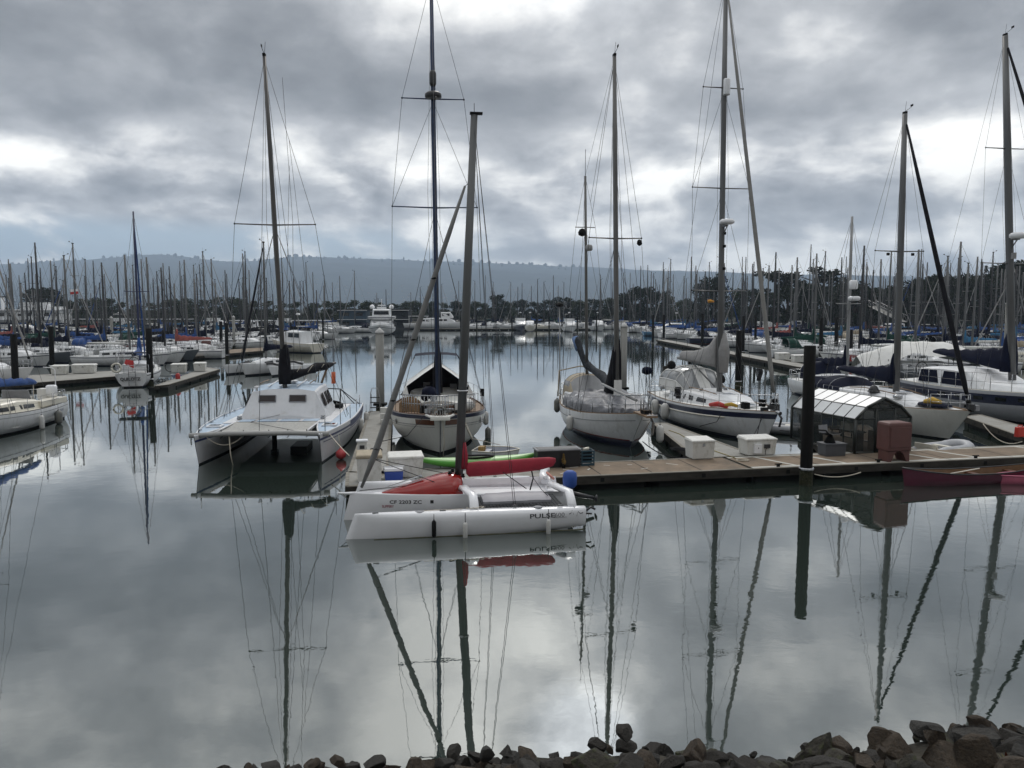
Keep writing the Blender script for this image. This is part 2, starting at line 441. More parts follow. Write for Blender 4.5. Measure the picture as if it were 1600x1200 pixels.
# ================================================================ TREES
def leafmat(name, col, v=.45):
    return M(name, col, .8, var=v, scale=.9)
LEAF_D = leafmat('dark_cypress_leaves', (.020, .028, .017))
LEAF_P = leafmat('pine_needles', (.018, .024, .016))
LEAF_G = leafmat('grey_green_leaves', (.040, .052, .028))
def make_tree(kind, seed):
    r = random.Random(seed)
    root = thing('pine_tree' if kind == 'pine' else 'leafy_tree', 'x', 'tree')
    h = 10.0
    tr = MB(); cr = MB()
    leaf = {'pine': LEAF_P, 'cypress': LEAF_D, 'bush': LEAF_G}[kind]
    lobes = []
    if kind == 'pine':
        lean = r.uniform(-.8, .8)
        tr.tube([(0, 0, -.5), (lean * .3, 0, h * .4), (lean, .2, h * .72), (lean * 1.3, .2, h * .9)], [.34, .26, .17, .07], BARK, 7)
        for k in range(11):
            zz = h * r.uniform(.55, .97); a = r.uniform(0, 6.28); d = r.uniform(.7, 3.3) * (1.25 - .8 * abs(zz / h - .72))
            e = Vector((lean * zz / h * 1.2 + math.cos(a) * d, math.sin(a) * d, zz))
            tr.tube([(lean * zz / h, .1, zz - 1.0), (e.x * .6 + lean * .3, e.y * .6, zz - .35), e], [.10, .07, .03], BARK, 5)
            lobes.append((e, r.uniform(.8, 1.5), r.uniform(.4, .7)))
        lobes.append((Vector((lean * 1.3, .2, h * .95)), 1.3, .7))
    elif kind == 'cypress':
        tr.tube([(0, 0, -.5), (.1, .1, h * .3), (.2, 0, h * .6)], [.5, .4, .2], BARK, 7)
        for k in range(5):
            a = r.uniform(0, 6.28)
            tr.tube([(0, 0, h * .2), (math.cos(a) * 1.4, math.sin(a) * 1.4, h * .45), (math.cos(a) * 2.6, math.sin(a) * 2.6, h * .62)], [.22, .15, .06], BARK, 5)
        for k in range(32):
            a = r.uniform(0, 6.28); zz = r.uniform(.03, .93); rad = 4.3 * math.sin(math.pi * min(1, .12 + zz * .83)) ** .7
            d = rad * r.uniform(.35, .95)
            lobes.append((Vector((math.cos(a) * d, math.sin(a) * d, h * zz)), r.uniform(1.1, 1.9), r.uniform(.8, 1.3)))
    else:
        tr.tube([(0, 0, -.5), (.1, .1, h * .5)], [.3, .12], BARK, 6)
        for k in range(3):
            a = r.uniform(0, 6.28)
            tr.tube([(0, 0, h * .15), (math.cos(a) * 1.5, math.sin(a) * 1.5, h * .5)], [.16, .05], BARK, 5)
        for k in range(26):
            a = r.uniform(0, 6.28); zz = r.uniform(.0, .85); d = r.uniform(.2, 4.4) * (1 - zz * .45)
            lobes.append((Vector((math.cos(a) * d, math.sin(a) * d, h * zz)), r.uniform(1.2, 2.0), r.uniform(.9, 1.4)))
    for c, rr, rz_ in lobes:
        nl = int(70 * rr)
        for k in range(nl):
            d = Vector((r.gauss(0, 1), r.gauss(0, 1), r.gauss(0, 1)))
            if d.length < .01: continue
            d.normalize(); d *= r.random() ** .4
            p = c + Vector((d.x * rr, d.y * rr, d.z * rz_))
            s = r.uniform(.16, .38)
            ax = Vector((r.gauss(0, 1), r.gauss(0, 1), r.gauss(0, 1))).normalized(); bx = ax.orthogonal().normalized()
            cx = ax.cross(bx)
            cr.poly([p - bx * s, p + cx * s * .6, p + bx * s, p - cx * s * .6], leaf)
    tr.build('trunk', root); cr.build('crown', root)
    return root
TREES = {('pine', 0): make_tree('pine', 1), ('pine', 1): make_tree('pine', 5), ('cypress', 0): make_tree('cypress', 2), ('cypress', 1): make_tree('cypress', 9),
         ('bush', 0): make_tree('bush', 3), ('bush', 1): make_tree('bush', 4)}
_used = set()
def tree(kind, px, ytop, Y, width=1.0, label='', group='trees along the far shore'):
    p = atY(px, ytop, Y)
    key = (kind, rnd.randrange(2))
    o = TREES[key]
    if key in _used: o = dup(o)
    _used.add(key)
    s = max(1.0, (p.z - 1.5)) / 10.0
    o.location = (p.x, Y, 1.5); o.scale = (s * width, s * width, s); o.rotation_euler = (0, 0, rnd.uniform(0, 6.28))
    tag(o, label, 'tree', group)
    return o
tree('cypress', 55, 446, 250, 1.0, 'broad dark cypress behind the white two-deck boat at the far left')
tree('cypress', 82, 450, 256, .9, 'dark cypress touching the broadest cypress at the far left, on its right side')
LB = 'low grey-green tree in the unbroken hedge of trees along the far shore'
for px, yt in ((10, 478), (112, 466), (130, 463), (150, 462), (170, 464), (188, 468), (212, 470), (236, 472), (258, 466), (278, 462), (297, 461), (318, 464), (338, 460), (357, 461), (376, 462), (396, 467), (418, 468), (440, 470), (462, 468), (486, 470), (510, 468), (532, 468), (552, 465), (570, 466), (592, 470)):
    tree('bush', px, yt + rnd.uniform(-1, 2), 262 + rnd.uniform(-8, 8), 1.35, LB)
LC = 'low dark tree on the far shore behind the middle of the harbour'
for px, yt in ((612, 474), (632, 468), (652, 467), (672, 468), (694, 471), (716, 470), (738, 468), (758, 471), (795, 468), (812, 468), (836, 470), (858, 466), (884, 462), (906, 466), (930, 465), (952, 462), (1062, 466), (1074, 464)):
    tree('bush' if rnd.random() < .6 else 'cypress', px, yt, 330 + rnd.uniform(-8, 8), 1.3, LC)
tree('cypress', 776, 458, 322, .9, 'rounded dark tree standing above the low trees near the tall grey trimaran mast')
LE = 'dark bushy tree left of the pines on the right shore'
for px, yt, k, w in ((975, 456, 'cypress', 1), (993, 448, 'cypress', 1), (1012, 446, 'cypress', 1.1), (1030, 452, 'cypress', 1), (1048, 460, 'bush', 1)):
    tree(k, px, yt, 290 + rnd.uniform(-6, 6), w, 'dark bushy tree in the clump right of the tall grey concrete pile', 'clump of dark trees')
tree('cypress', 1098, 438, 262, .8, 'dark rounded tree left of the tall white mast with radar dome, paler sky around it')
tree('cypress', 1117, 428, 258, .85, 'tallest tree of the dark clump behind the white mast with radar dome')
tree('bush', 1152, 446, 255, .9, 'dark tree right of the white mast with radar dome, lowest of its clump')
tree('cypress', 1172, 448, 250, .9, 'dark tree behind the leaning furled sail of the navy-striped yacht')
tree('pine', 1218, 424, 225, 1.2, 'flat-topped pine with a bare trunk standing apart at the left of the right-hand wood')
tree('pine', 1234, 428, 228, 1.0, 'pine with a bare trunk close beside the flat-topped pine')
tree('pine', 1272, 418, 215, 1.15, 'tall pine with see-through crown in the middle of the right-hand wood')
tree('pine', 1290, 424, 218, 1.1, 'pine with thin branches right of the tall see-through pine')
tree('pine', 1306, 430, 214, 1.0, 'pine with gaps in its crown before the solid dark wood')
LR = 'dark tree in the solid wood behind the right-hand berths'
for px, yt, k, w in ((1196, 454, 'cypress', 1.1), (1212, 452, 'bush', 1.2), (1232, 450, 'cypress', 1), (1256, 446, 'bush', 1.2), (1262, 440, 'cypress', 1), (1282, 444, 'cypress', 1.1), (1303, 440, 'cypress', 1), (1322, 434, 'cypress', 1), (1338, 432, 'cypress', 1.1), (1352, 436, 'cypress', 1.1), (1368, 438, 'cypress', 1.1),
                     (1384, 436, 'cypress', 1), (1398, 440, 'cypress', 1.2), (1412, 438, 'cypress', 1.2), (1428, 434, 'cypress', 1.1), (1442, 432, 'cypress', 1), (1456, 430, 'cypress', 1.1), (1472, 426, 'cypress', 1), (1486, 426, 'cypress', 1), (1502, 430, 'cypress', 1.1),
                     (1516, 428, 'cypress', 1.1), (1534, 426, 'cypress', 1.1), (1552, 424, 'cypress', 1.1), (1568, 418, 'cypress', 1), (1584, 412, 'cypress', 1.1), (1604, 410, 'cypress', 1.1), (1626, 415, 'cypress', 1.2), (1650, 420, 'cypress', 1.2)):
    tree(k, px, yt + 3 + rnd.uniform(-7, 9), 205 + rnd.uniform(-9, 14) - (px - 1200) * .05, w, LR, 'trees of the right-hand wood')
for key, o in TREES.items():
    if key not in _used:
        for c in list(o.children): bpy.data.objects.remove(c)
        bpy.data.objects.remove(o)

# ================================================================ NEAR BANK AND ROCKS
def sil(px):
    pts = [(-600, 1290), (0, 1262), (250, 1225), (340, 1200), (420, 1192), (520, 1190), (640, 1192), (700, 1180), (760, 1172), (830, 1178), (900, 1168), (950, 1162), (1010, 1160), (1060, 1172), (1110, 1168), (1170, 1180),
           (1215, 1175), (1270, 1160), (1300, 1158), (1360, 1158), (1400, 1143), (1440, 1132), (1500, 1130), (1540, 1124), (1600, 1130), (1750, 1120), (2400, 1080)]
    for (a, b), (c, d) in zip(pts, pts[1:]):
        if a <= px <= c: return b + (d - b) * (px - a) / (c - a)
    return 1290
YC = 5.4
def bank_z(x, y):
    px = 800 + FPX * x / (YC + .45)
    zc = atY(px, sil(px), YC).z - .02
    if y > YC: return zc - (y - YC) * .78 - .05 * (y - YC) ** 2
    return zc + (YC - y) * .30
BANKM = M('dark_bank_rubble', (.035, .032, .026), .95, var=.5, scale=6, bump=.05, bscale=9)
mb = MB()
rows = []
for j in range(40):
    y = -6 + 17 * j / 39
    rows.append([(x, y, bank_z(x, y) - .05 + .04 * mnoise.noise(Vector((x * 2, y * 2, 0)))) for x in [-14 + 30 * k / 90 for k in range(91)]])
mb.loft(rows, BANKM)
tag(mb.build('bank'), kind='structure')

def rock_mat(name, a, b, moss=0.0):
    m = bpy.data.materials.new(name); m.use_nodes = True
    q = NG(m.node_tree); bs = q.N['Principled BSDF']; bs.inputs['Roughness'].default_value = .9
    t = q.n('ShaderNodeTexCoord')
    n1 = q.n('ShaderNodeTexNoise', None, Vector=t.outputs['Object'], Scale=7, Detail=8, Roughness=.7).outputs['Fac']
    n2 = q.n('ShaderNodeTexNoise', None, Vector=t.outputs['Object'], Scale=38, Detail=4, Roughness=.7).outputs['Fac']
    n3 = q.n('ShaderNodeTexNoise', None, Vector=t.outputs['Object'], Scale=3, Detail=4).outputs['Fac']
    c = q.ramp(n1, [(.33, a), (.66, b)])
    c = q.mix(q.m('MULTIPLY', q.ss(n2, .54, .66), .5), c, (.15, .14, .12, 1))
    if moss: c = q.mix(q.m('MULTIPLY', q.ss(n3, .5, .62), moss), c, (.05, .06, .018, 1))
    q.L.new(c, bs.inputs['Base Color'])
    bh = q.m('ADD', n1, q.m('MULTIPLY', n2, .3))
    bp = q.n('ShaderNodeBump', None, Strength=.9, Distance=.04, Height=bh); q.L.new(bp.outputs[0], bs.inputs['Normal'])
    return m
RK = [rock_mat('brown_rock', (.020, .014, .008), (.075, .053, .033)), rock_mat('grey_rock', (.012, .0115, .0105), (.052, .049, .043)),
      rock_mat('dark_rock', (.008, .007, .006), (.030, .025, .019)), rock_mat('mossy_rock', (.015, .013, .009), (.05, .044, .030), .6)]
RKN = ['brown', 'grey', 'dark', 'mossy']
def rock_mesh(seed, mat):
    r = random.Random(seed)
    bm = bmesh.new()
    bmesh.ops.create_icosphere(bm, subdivisions=4, radius=1)
    planes = []
    for k in range(17):
        d = Vector((r.gauss(0, 1), r.gauss(0, 1), r.gauss(0, 1))).normalized()
        planes.append((d, r.uniform(.36, .72)))
    off = Vector((seed * 3.7, seed * 1.3, 0))
    for v in bm.verts:
        p = v.co.copy()
        for d, h in planes:
            k = p.dot(d)
            if k > h: p -= d * (k - h)
        p += v.co.normalized() * (.03 * mnoise.noise(p * 2.3 + off) + .022 * mnoise.noise(p * 6 + off) + .018 * mnoise.noise(p * 15 + off))
        v.co = p
    me = bpy.data.meshes.new('bank_rock'); bm.to_mesh(me); bm.free()
    me.materials.append(mat)
    return me
ROCKS = [(rock_mesh(20 + k, RK[k % 4]), k % 4) for k in range(16)]
def rock(x, y, z, size, which, label=None, group='riprap rocks along the near bank', rot=None, name='bank_rock'):
    me, c = ROCKS[which]
    o = bpy.data.objects.new(name, me); COL.objects.link(o)
    o.location = (x, y, z); o.scale = size
    o.rotation_euler = rot or (rnd.uniform(-.5, .5), rnd.uniform(-.5, .5), rnd.uniform(0, 6.28))
    tag(o, label, 'rock', group)
    return o
# rocks that show singly against the water: pixel centre, size in pixels
HERO = [(975, 1143, 23, 18, 2, 'dark block standing highest, balanced on another dark stone at the tall ketch mast reflection'),
        (972, 1166, 25, 14, 6, 'dark stone carrying the highest block, beside the bright patch of reflected sun'),
        (931, 1161, 18, 14, 10, 'dark four-cornered stone just left of the highest stacked block'),
        (708, 1178, 17, 15, 2, 'dark tilted stone where the blue mast reflection meets the bank'),
        (765, 1178, 15, 15, 1, 'speckled grey stone, left of two side by side near the bank middle'),
        (792, 1176, 16, 15, 5, 'speckled grey stone, right of two side by side near the bank middle'),
        (530, 1190, 16, 13, 0, 'tan brown square-topped stone, tallest at the left end of the bank'),
        (490, 1196, 20, 11, 4, 'brown rounded stone just left of the tan square-topped stone'),
        (428, 1197, 22, 11, 1, 'grey-brown low stone second from the left end of the bank'),
        (349, 1200, 10, 8, 2, 'small dark stone at the far left end of the bank'),
        (580, 1194, 22, 13, 1, 'grey pointed stone right of the tan square-topped stone'),
        (1009, 1170, 8, 8, 14, 'small dark pointed stone right of the highest stacked block'),
        (1085, 1180, 34, 22, 4, 'large brown domed stone left of the navy-striped yacht mast reflection'),
        (1120, 1184, 24, 18, 2, 'dark stone at the foot of the yacht mast reflection'),
        (1178, 1178, 8, 8, 2, 'small dark upright stone in the dip of the bank'),
        (1285, 1166, 40, 22, 3, 'large grey-brown peaked stone with a moss tint in the right half'),
        (1315, 1168, 30, 18, 0, 'tan sloping slab leaning on the peaked stone in the right half'),
        (1372, 1162, 30, 20, 4, 'brown peaked stone before the leaning furled-sail reflection'),
        (1400, 1164, 18, 16, 2, 'dark stone tucked under the big rounded stone at the right'),
        (1446, 1140, 36, 21, 5, 'biggest rounded grey-brown stone, high on the right of the bank'),
        (1494, 1138, 20, 11, 0, 'pale tan stone between the two biggest stones at the right'),
        (1534, 1132, 26, 14, 4, 'brown stone at the foot of the rightmost mast reflection'),
        (1585, 1142, 24, 11, 8, 'tan flat stone at the right edge of the bank'),
        (1570, 1160, 30, 18, 2, 'dark angular stone near the right edge, under the tan flat stone'),
        (1545, 1180, 40, 20, 1, 'large pale grey stone near the yellow plants at the lower right')]
for px, py, wx, hy, w, lab in HERO:
    Y = 5.35 if py < 1172 else 5.2
    if px == 975: Y = 5.3
    p = atY(px, py, Y); k = Y / FPX * 1.12
    rock(p.x, p.y, p.z, (wx * k * 1.05, wx * k * .85, hy * k * 1.15), w, lab, 'stones standing out on the bank', rot=(rnd.uniform(-.25, .25), rnd.uniform(-.25, .25), rnd.uniform(0, 6.28)))
cnt = 0
yy = 5.6
while yy > 3.3:
    x = -3.2
    while x < 6.0:
        x += rnd.uniform(.10, .22)
        s = rnd.uniform(.05, .16) * rnd.choice((.7, 1, 1, 1.3))
        y = yy + rnd.uniform(-.12, .12)
        z = bank_z(x, y) + rnd.uniform(-.05, .06)
        qx, qy = topx((x, y, z + s * .8))
        if qx < 330 or qx > 1900 or qy > 1230: continue
        if qy < sil(qx) - 1 and qy < 1196: z -= .07
        qx, qy = topx((x, y, z + s * .8))
        if qy < sil(qx) - 4: continue
        w = rnd.randrange(16)
        z3 = ('left end', 'middle', 'right half')[0 if qx < 640 else (1 if qx < 1100 else 2)]
        lab = '%s broken rock among the small riprap at the %s of the near bank' % (('brown', 'grey', 'dark', 'moss-stained')[ROCKS[w][1]], z3)
        rock(x, y, z, (s * rnd.uniform(.9, 1.4), s * rnd.uniform(.8, 1.2), s * rnd.uniform(.6, 1.0)), w, lab)
        cnt += 1
    yy -= .20
for k in range(900):
    if cnt > 232: break
    y = rnd.uniform(4.2, 5.75); x = rnd.uniform(-2.4, 4.2); s = rnd.uniform(.035, .075)
    z = bank_z(x, y) + rnd.uniform(.0, .07)
    qx, qy = topx((x, y, z + s * .7))
    if qx < 330 or qx > 1640 or qy > 1205 or qy < sil(qx) - 5: continue
    w = rnd.randrange(16)
    rock(x, y, z, (s * rnd.uniform(.9, 1.5), s, s * rnd.uniform(.6, 1.0)), w, '%s small broken stone filling gaps in the near bank' % ('brown', 'grey', 'dark', 'moss-stained')[ROCKS[w][1]])
    cnt += 1
print('small rocks', cnt)
# yellow-red ground plants at the lower right corner
PL1 = M('yellow_green_leaf', (.22, .20, .03), .6, var=.4); PL2 = M('red_brown_leaf', (.20, .05, .02), .6, var=.4)
mb = MB()
for k in range(170):
    p = atY(1612 + rnd.gauss(0, 12), 1199, 4.3); x, y = p.x + rnd.gauss(0, .03), 4.3 + rnd.gauss(0, .25)
    z = bank_z(x, y) - .02
    a = rnd.uniform(0, 6.28); t = Vector((math.cos(a) * .05, math.sin(a) * .05, rnd.uniform(.03, .08)))
    s = Vector((-math.sin(a), math.cos(a), 0)) * .009
    b0 = Vector((x, y, z))
    mb.poly([b0 - s, b0 + s, b0 + t * .6 + s, b0 + t, b0 + t * .6 - s], PL1 if rnd.random() < .75 else PL2)
tag(mb.build('ground_plants'), 'yellow-green and reddish succulent plants at the lower right corner of the bank', 'plants', kind='stuff')
# ================================================================ DOCKS AND PILES
DZ = .45
def dock(name, label, quad, deckm, z=DZ, th=.16, group=None, skirt=.30, gaps=0):
    """quad: four plan points, anticlockwise; deck, timber waler all round, black floats under it"""
    q = [Vector((p[0], p[1], 0)) for p in quad]
    c = sum(q, Vector()) / 4
    ang = math.atan2((q[1] - q[0]).y, (q[1] - q[0]).x)
    root = thing(name, label, 'dock', (c.x, c.y, 0), 0, group)
    l = [p - c for p in q]
    d = MB()
    top = [p + Vector((0, 0, z - th)) for p in l]
    d.slab(top, th, deckm)
    d.build('deck', root)
    if gaps:
        for k in range(1, gaps):
            s = MB()
            a = l[0].lerp(l[1], k / gaps); b = l[3].lerp(l[2], k / gaps); t = (l[1] - l[0]).normalized() * .018
            a2, b2 = a.lerp(b, .02), a.lerp(b, .98)
            s.poly([a2 - t + Vector((0, 0, z + .004)), a2 + t + Vector((0, 0, z + .004)), b2 + t + Vector((0, 0, z + .004)), b2 - t + Vector((0, 0, z + .004))], RUBBER)
            s.build('deck_joint', root)
    w = MB(); f = MB(); e_ = MB()
    n = len(l)
    for k in range(n):
        a, b = l[k], l[(k + 1) % n]
        t = (b - a).normalized(); nn = Vector((t.y, -t.x, 0))
        L = (b - a).length; m_ = (a + b) / 2
        w.box(m_ + nn * .036 + Vector((0, 0, z - .13)), (L + .07, .07, .24), WALER, rz=math.atan2(t.y, t.x))
        e_.box(m_ + nn * .018 + Vector((0, 0, z + .002)), (L + .03, .11, .022), EDGEB, rz=math.atan2(t.y, t.x))
        nb = max(1, int(L / 2.4))
        for j in range(nb):
            p = a.lerp(b, (j + .5) / nb)
            f.box(p - nn * .42 + Vector((0, 0, .02)), (L / nb * .86, .66, .52), FLOAT, rz=math.atan2(t.y, t.x))
            if L > 4: w.box(p + nn * .074 + Vector((0, 0, z - .13)), (.12, .012, .12), RUBBER, rz=math.atan2(t.y, t.x))
    w.build('waler', root); f.build('float', root); e_.build('edge_board', root)
    return root
F0, F1 = at(857, 746, DZ), at(1600, 714, DZ)
B0 = at(872, 725, DZ)
DD = (F1 - F0); DD.z = 0; DD.normalize()                   # along the main dock
DN = Vector((-DD.y, DD.x, 0))                                # away from the camera
DWID = (B0 - F0).dot(DN)
DANG = math.atan2(DD.y, DD.x)
def dk(s, w, z=DZ): return F0 + DD * s + DN * w + Vector((0, 0, z - DZ))
sL = (at(543, 763, DZ) - F0).dot(DD)
sM = (at(1168, 730, DZ) - F0).dot(DD)
main1 = dock('floating_dock', 'long grey-brown floating dock across the middle, behind the red and white trimaran', [dk(sL, 0), dk(0, 0), dk(0, DWID), dk(sL, DWID)], DOCKC, gaps=3)
d2 = dock('floating_dock', 'brown dock section between the trimaran stern and the tall black pile', [dk(.02, 0), dk(sM, 0), dk(sM, DWID), dk(.02, DWID)], DOCKB, gaps=4)
d3 = dock('floating_dock', 'brown dock section with pale edge strips, in front of the greenhouse', [dk(sM + .02, 0), dk(sM + 34, 0), dk(sM + 34, DWID), dk(sM + .02, DWID)], DOCKB, gaps=14)
m = MB()
base = Vector(d3.location)
for w in (.09, DWID - .16):
    a, b = dk(sM + .1, w, DZ + .004) - base, dk(sM + 34, w, DZ + .004) - base
    m.poly([a, b, b + DN * .15, a + DN * .15], DOCKW)
for s in (1.6, 3.4, 6.9, 8.4, 12, 15, 18):
    a, b = dk(sM + s, .25, DZ + .004) - base, dk(sM + s - .6, DWID - .17, DZ + .004) - base
    m.poly([a, a + DD * .14, b + DD * .14, b], DOCKW)
m.build('edge_strip', d3)
cl = MB()
for s in (1.0, 4.6, 8.3, 12.4):
    p = dk(sM + s, .12, DZ) - base
    cl.tube([p + DD * -.12 + Vector((0, 0, .09)), p + DD * .12 + Vector((0, 0, .09))], .02, RUBBER, 6)
    cl.box(p + Vector((0, 0, .045)), (.1, .05, .08), RUBBER, rz=DANG)
cl.build('cleats', d3)

def pq(*pts, z=DZ): return [at(x, y, z) for x, y in pts]
fing1 = dock('dock_finger', 'narrow grey dock finger beside the blue and white catamaran', [dk(sL + .05, DWID + .08), at(604, 742, DZ) + DN * .0, at(611, 643, DZ), at(578, 643, DZ)], DOCKC, gaps=0)
f2 = pq((1085, 714), (1172, 709), (1040, 661), (1021, 661))
o_ = DN * ((dk(0, DWID + .07) - f2[0]).dot(DN)); f2[0] = f2[0] + o_
o_ = DN * ((dk(0, DWID + .07) - f2[1]).dot(DN)); f2[1] = f2[1] + o_
fing2 = dock('dock_finger', 'pale grey dock finger between the tarpaulined ketch and the navy-striped yacht', f2, DOCKC)
gq = pq((1284, 706), (1432, 704), (1352, 664), (1250, 668), z=.42)
o_ = DN * ((dk(0, DWID + .07) - gq[0]).dot(DN)); gq[0] = gq[0] + o_
o_ = DN * ((dk(0, DWID + .07) - gq[1]).dot(DN)); gq[1] = gq[1] + o_
dock('dock_finger', 'wide low dock finger that carries the small greenhouse', gq, DOCKB, z=.42)
f3n = dk((Vector((20.2, 27.5, 0)) - F0).dot(DD), DWID + .07)
dock('dock_finger', 'dock finger at the right edge before the long navy-striped motorsailer', [f3n - DD * .1, f3n + DD * 1.5, at(1531, 648, DZ), at(1509, 651, DZ)], DOCKC)
# left-hand marina
dl = 'floating_dock'
dock(dl, 'grey timber dock behind the small white sloop at the left edge', [at(-60, 607, .4), at(206, 586, .4), at(206, 578, .4), at(-60, 592, .4)], DOCKC, z=.4)
dock('dock_finger', 'pale dock finger right of the white yacht whose stern faces the camera', [at(243, 603, .4), at(262, 601, .4), at(342, 577, .4), at(322, 574, .4)], DOCKC, z=.4)
dock(dl, 'weathered dock with a red-brown cabinet on it, left side', [at(240, 562, .4), at(410, 548, .4), at(410, 543, .4), at(240, 554, .4)], DOCKB, z=.4)
# right-hand marina: a walkway running away from the camera
dock(dl, 'long pale dock running away along the right-hand fairway edge', [Vector((25.6, 66, 0)), Vector((27.4, 66, 0)), Vector((26.8, 134, 0)), Vector((25.0, 134, 0))], DOCKC)
dock(dl, 'far dock in front of the boats beyond the end of the fairway', [Vector((-26, 218, 0)), Vector((24, 222, 0)), Vector((24, 224.5, 0)), Vector((-26, 220.5, 0))], DOCKC)
dock(dl, 'low dock behind the white tarpaulin boat on the right', [Vector((28, 78, 0)), Vector((60, 84, 0)), Vector((60, 85.6, 0)), Vector((28, 79.6, 0))], DOCKC)

def pile(px, ytop, ywl, wpx, mat, label, cap=None, name='mooring_pile', pxb=None, hoop=True, group='mooring piles'):
    b = at(px if pxb is None else pxb, ywl, 0)
    t = atY(px, ytop, b.y)
    r = wpx / FPX * b.y / 2
    root = thing(name, label, 'pile', (b.x, b.y, 0), 0, group)
    m = MB(); h = t.z; lx = (t.x - b.x) * .3
    if cap is None:
        m.tube([(0, 0, -1.5), (lx * .4, 0, h * .4), (lx, 0, h - .02), (lx, 0, h)], [r * 1.04, r, r * .97, r * .9], mat, 14)
    else:
        m.tube([(0, 0, -1.5), (lx, 0, h - r * 1.2)], [r, r], mat, 8)
    m.build('shaft', root)
    t_ = MB(); t_.lathe((0, 0, -.3), [(r * 1.05, 0), (r * 1.09, .35), (r * 1.07, .6), (r * 1.03, .85)], TIDE, 14); t_.build('tide_band', root)
    if cap:
        c = MB(); c.lathe((lx, 0, h - r * 1.35), [(r * 1.12, 0), (r * 1.14, r * .35), (r * .1, r * 1.35)], CONCL, 8); c.build('cap', root)
        k = MB(); k.box((0, 0, .62), (r * 3.0, r * 2.7, .12), FLOAT); k.build('bracket', root)
    elif hoop:
        c = MB()
        c.lathe((0, 0, DZ + .02), [(r * 1.25, 0), (r * 1.32, .04), (r * 1.25, .08)], STEEL, 12); c.build('hoop', root)
    return root
pile(1263, 540, 757, 18.5, PILE, 'tall black timber pile in front of the small greenhouse', pxb=1259)
p595 = pile(594.5, 512, 650, 13.0, CONC, 'grey concrete pile with pointed cap at the end of the catamaran finger', cap=True)
pile(974, 504, 622, 10.5, CONC, 'grey concrete pile with pointed cap behind the tarpaulined ketch', cap=True)
pile(1572, 470, 568, 8, CONC, 'grey concrete pile with pointed cap near the right edge', cap=True)
for a in ((1153, 516, 607, 9.5, 'black pile behind the grey furled sail of the navy-striped yacht'), (24.5, 522, 604, 10, 'black pile behind the blue boom cover at the left edge'), (82, 510, 580, 7.5, 'black pile left of the white dock boxes on the left'),
          (235, 513, 603, 9.5, 'black pile at the corner of the left dock finger, beside the white stern'), (346, 502, 549, 5, 'black pile near the red-brown cabinet, left of two close together'), (355, 505, 562, 5.5, 'black pile near the red-brown cabinet, right of two close together'),
          (1020, 492, 541, 3.6, 'thin black pile at the near corner of the right-hand fairway dock'), (1037, 492, 533, 4, 'black pile standing in the right-hand fairway edge'), (1097, 490, 548, 4.6, 'black pile beside the right-hand fairway dock, under the second spreader'),
          (1282, 497, 566, 6, 'black pile just right of the tall black pile, farther off'), (1306, 496, 556, 6, 'brown-black pile left of the small mast with white radar boxes'), (1328, 515, 567, 7, 'brown-black pile right of the small mast with white radar boxes'),
          (1161, 494, 556, 4.5, 'black pile on the right-hand fairway dock behind the yacht mast'), (1180, 492, 545, 4, 'black pile behind the right-hand fairway dock, left of the leaning furled sail'), (1456, 490, 522, 5, 'short black pile among the right-hand boats, near the leaning furled sail'),
          (505, 498, 535, 3, 'thin black pile by the far left boats near the fairway'), (1497, 489, 515, 3.5, 'short black pile far right behind the motor cruiser'), (1355, 490, 530, 3.2, 'thin black pile among the far right sailboats')):
    pile(a[0], a[1], a[2], a[3], PILE, a[4])
pile(366, 493, 548, 4.6, CONC, 'weathered grey concrete pile right of the two close black piles', cap=True)
pile(175, 494, 536, 4.6, CONC, 'weathered grey concrete pile among the far left boats', cap=True)
for px, yw, yt in ((822, 517, 492), (838, 517, 490), (858, 516, 490), (878, 516, 489), (902, 517, 490), (720, 516, 496), (745, 517, 492), (932, 522, 494), (800, 516, 494)):
    pile(px, yt, yw, 2.2, PILE, 'thin dark pile along the far dock beyond the fairway', group='piles of the far dock', hoop=False)

# ================================================================ THINGS ON THE DOCKS
def dockbox(p, w, d, h, rz, label, latch=True, worn=False, group='white dock boxes', panel=False):
    root = thing('dock_box', label, 'dock box', p, rz, group)
    m = MB()
    m.loft([[(x * w / 2 * k, y * d / 2 * k, z) for x, y in ((-1, -1), (1, -1), (1, 1), (-1, 1))] for k, z in ((.93, .03), (.97, h * .5), (1, h * .82))], BOXW, closed=True, caps=True, smooth=False)
    m.box((0, 0, .016), (w * .84, d * .84, .03), WALER)
    m.build('body', root, bevel=.02)
    l = MB()
    l.loft([[(x * w / 2 * k, y * d / 2 * k, z + (hh if y > 0 else 0)) for x, y in ((-1, -1), (1, -1), (1, 1), (-1, 1))] for k, z, hh in ((1.05, h * .82, 0), (1.06, h * .90, 0), (.99, h * .94, h * .07))], CTAN if worn else BOXW, closed=True, caps=True, smooth=False)
    l.build('lid', root, bevel=.015)
    if latch:
        k = MB(); k.box((0, -d / 2 * 1.02, h * .72), (.07, .02, .10), STEEL); k.build('latch', root)
    if panel:
        k = MB(); k.box((-w * .16, -d / 2 - .03, h * .42), (w * .24, .10, h * .5), CLEANW); k.box((-w * .16, -d / 2 - .084, h * .45), (.04, .012, .06), BLACKP); k.build('meter_panel', root, bevel=.008)
        k = MB(); k.box((w * .17, -d / 2 - .012, h * .52), (w * .2, .03, h * .2), ALUD); k.tube([(w * .15, -d / 2 - .02, h * .44), (w * .1, -d / 2 - .035, h * .25), (w * .12, -d / 2 - .02, .05)], .01, RUBBER, 5); k.build('socket', root)
    return root
dockbox(dk(sL + .62, .62), .72, .62, .86, DANG, 'white dock box with a worn tan lid at the left end of the main dock', worn=True)
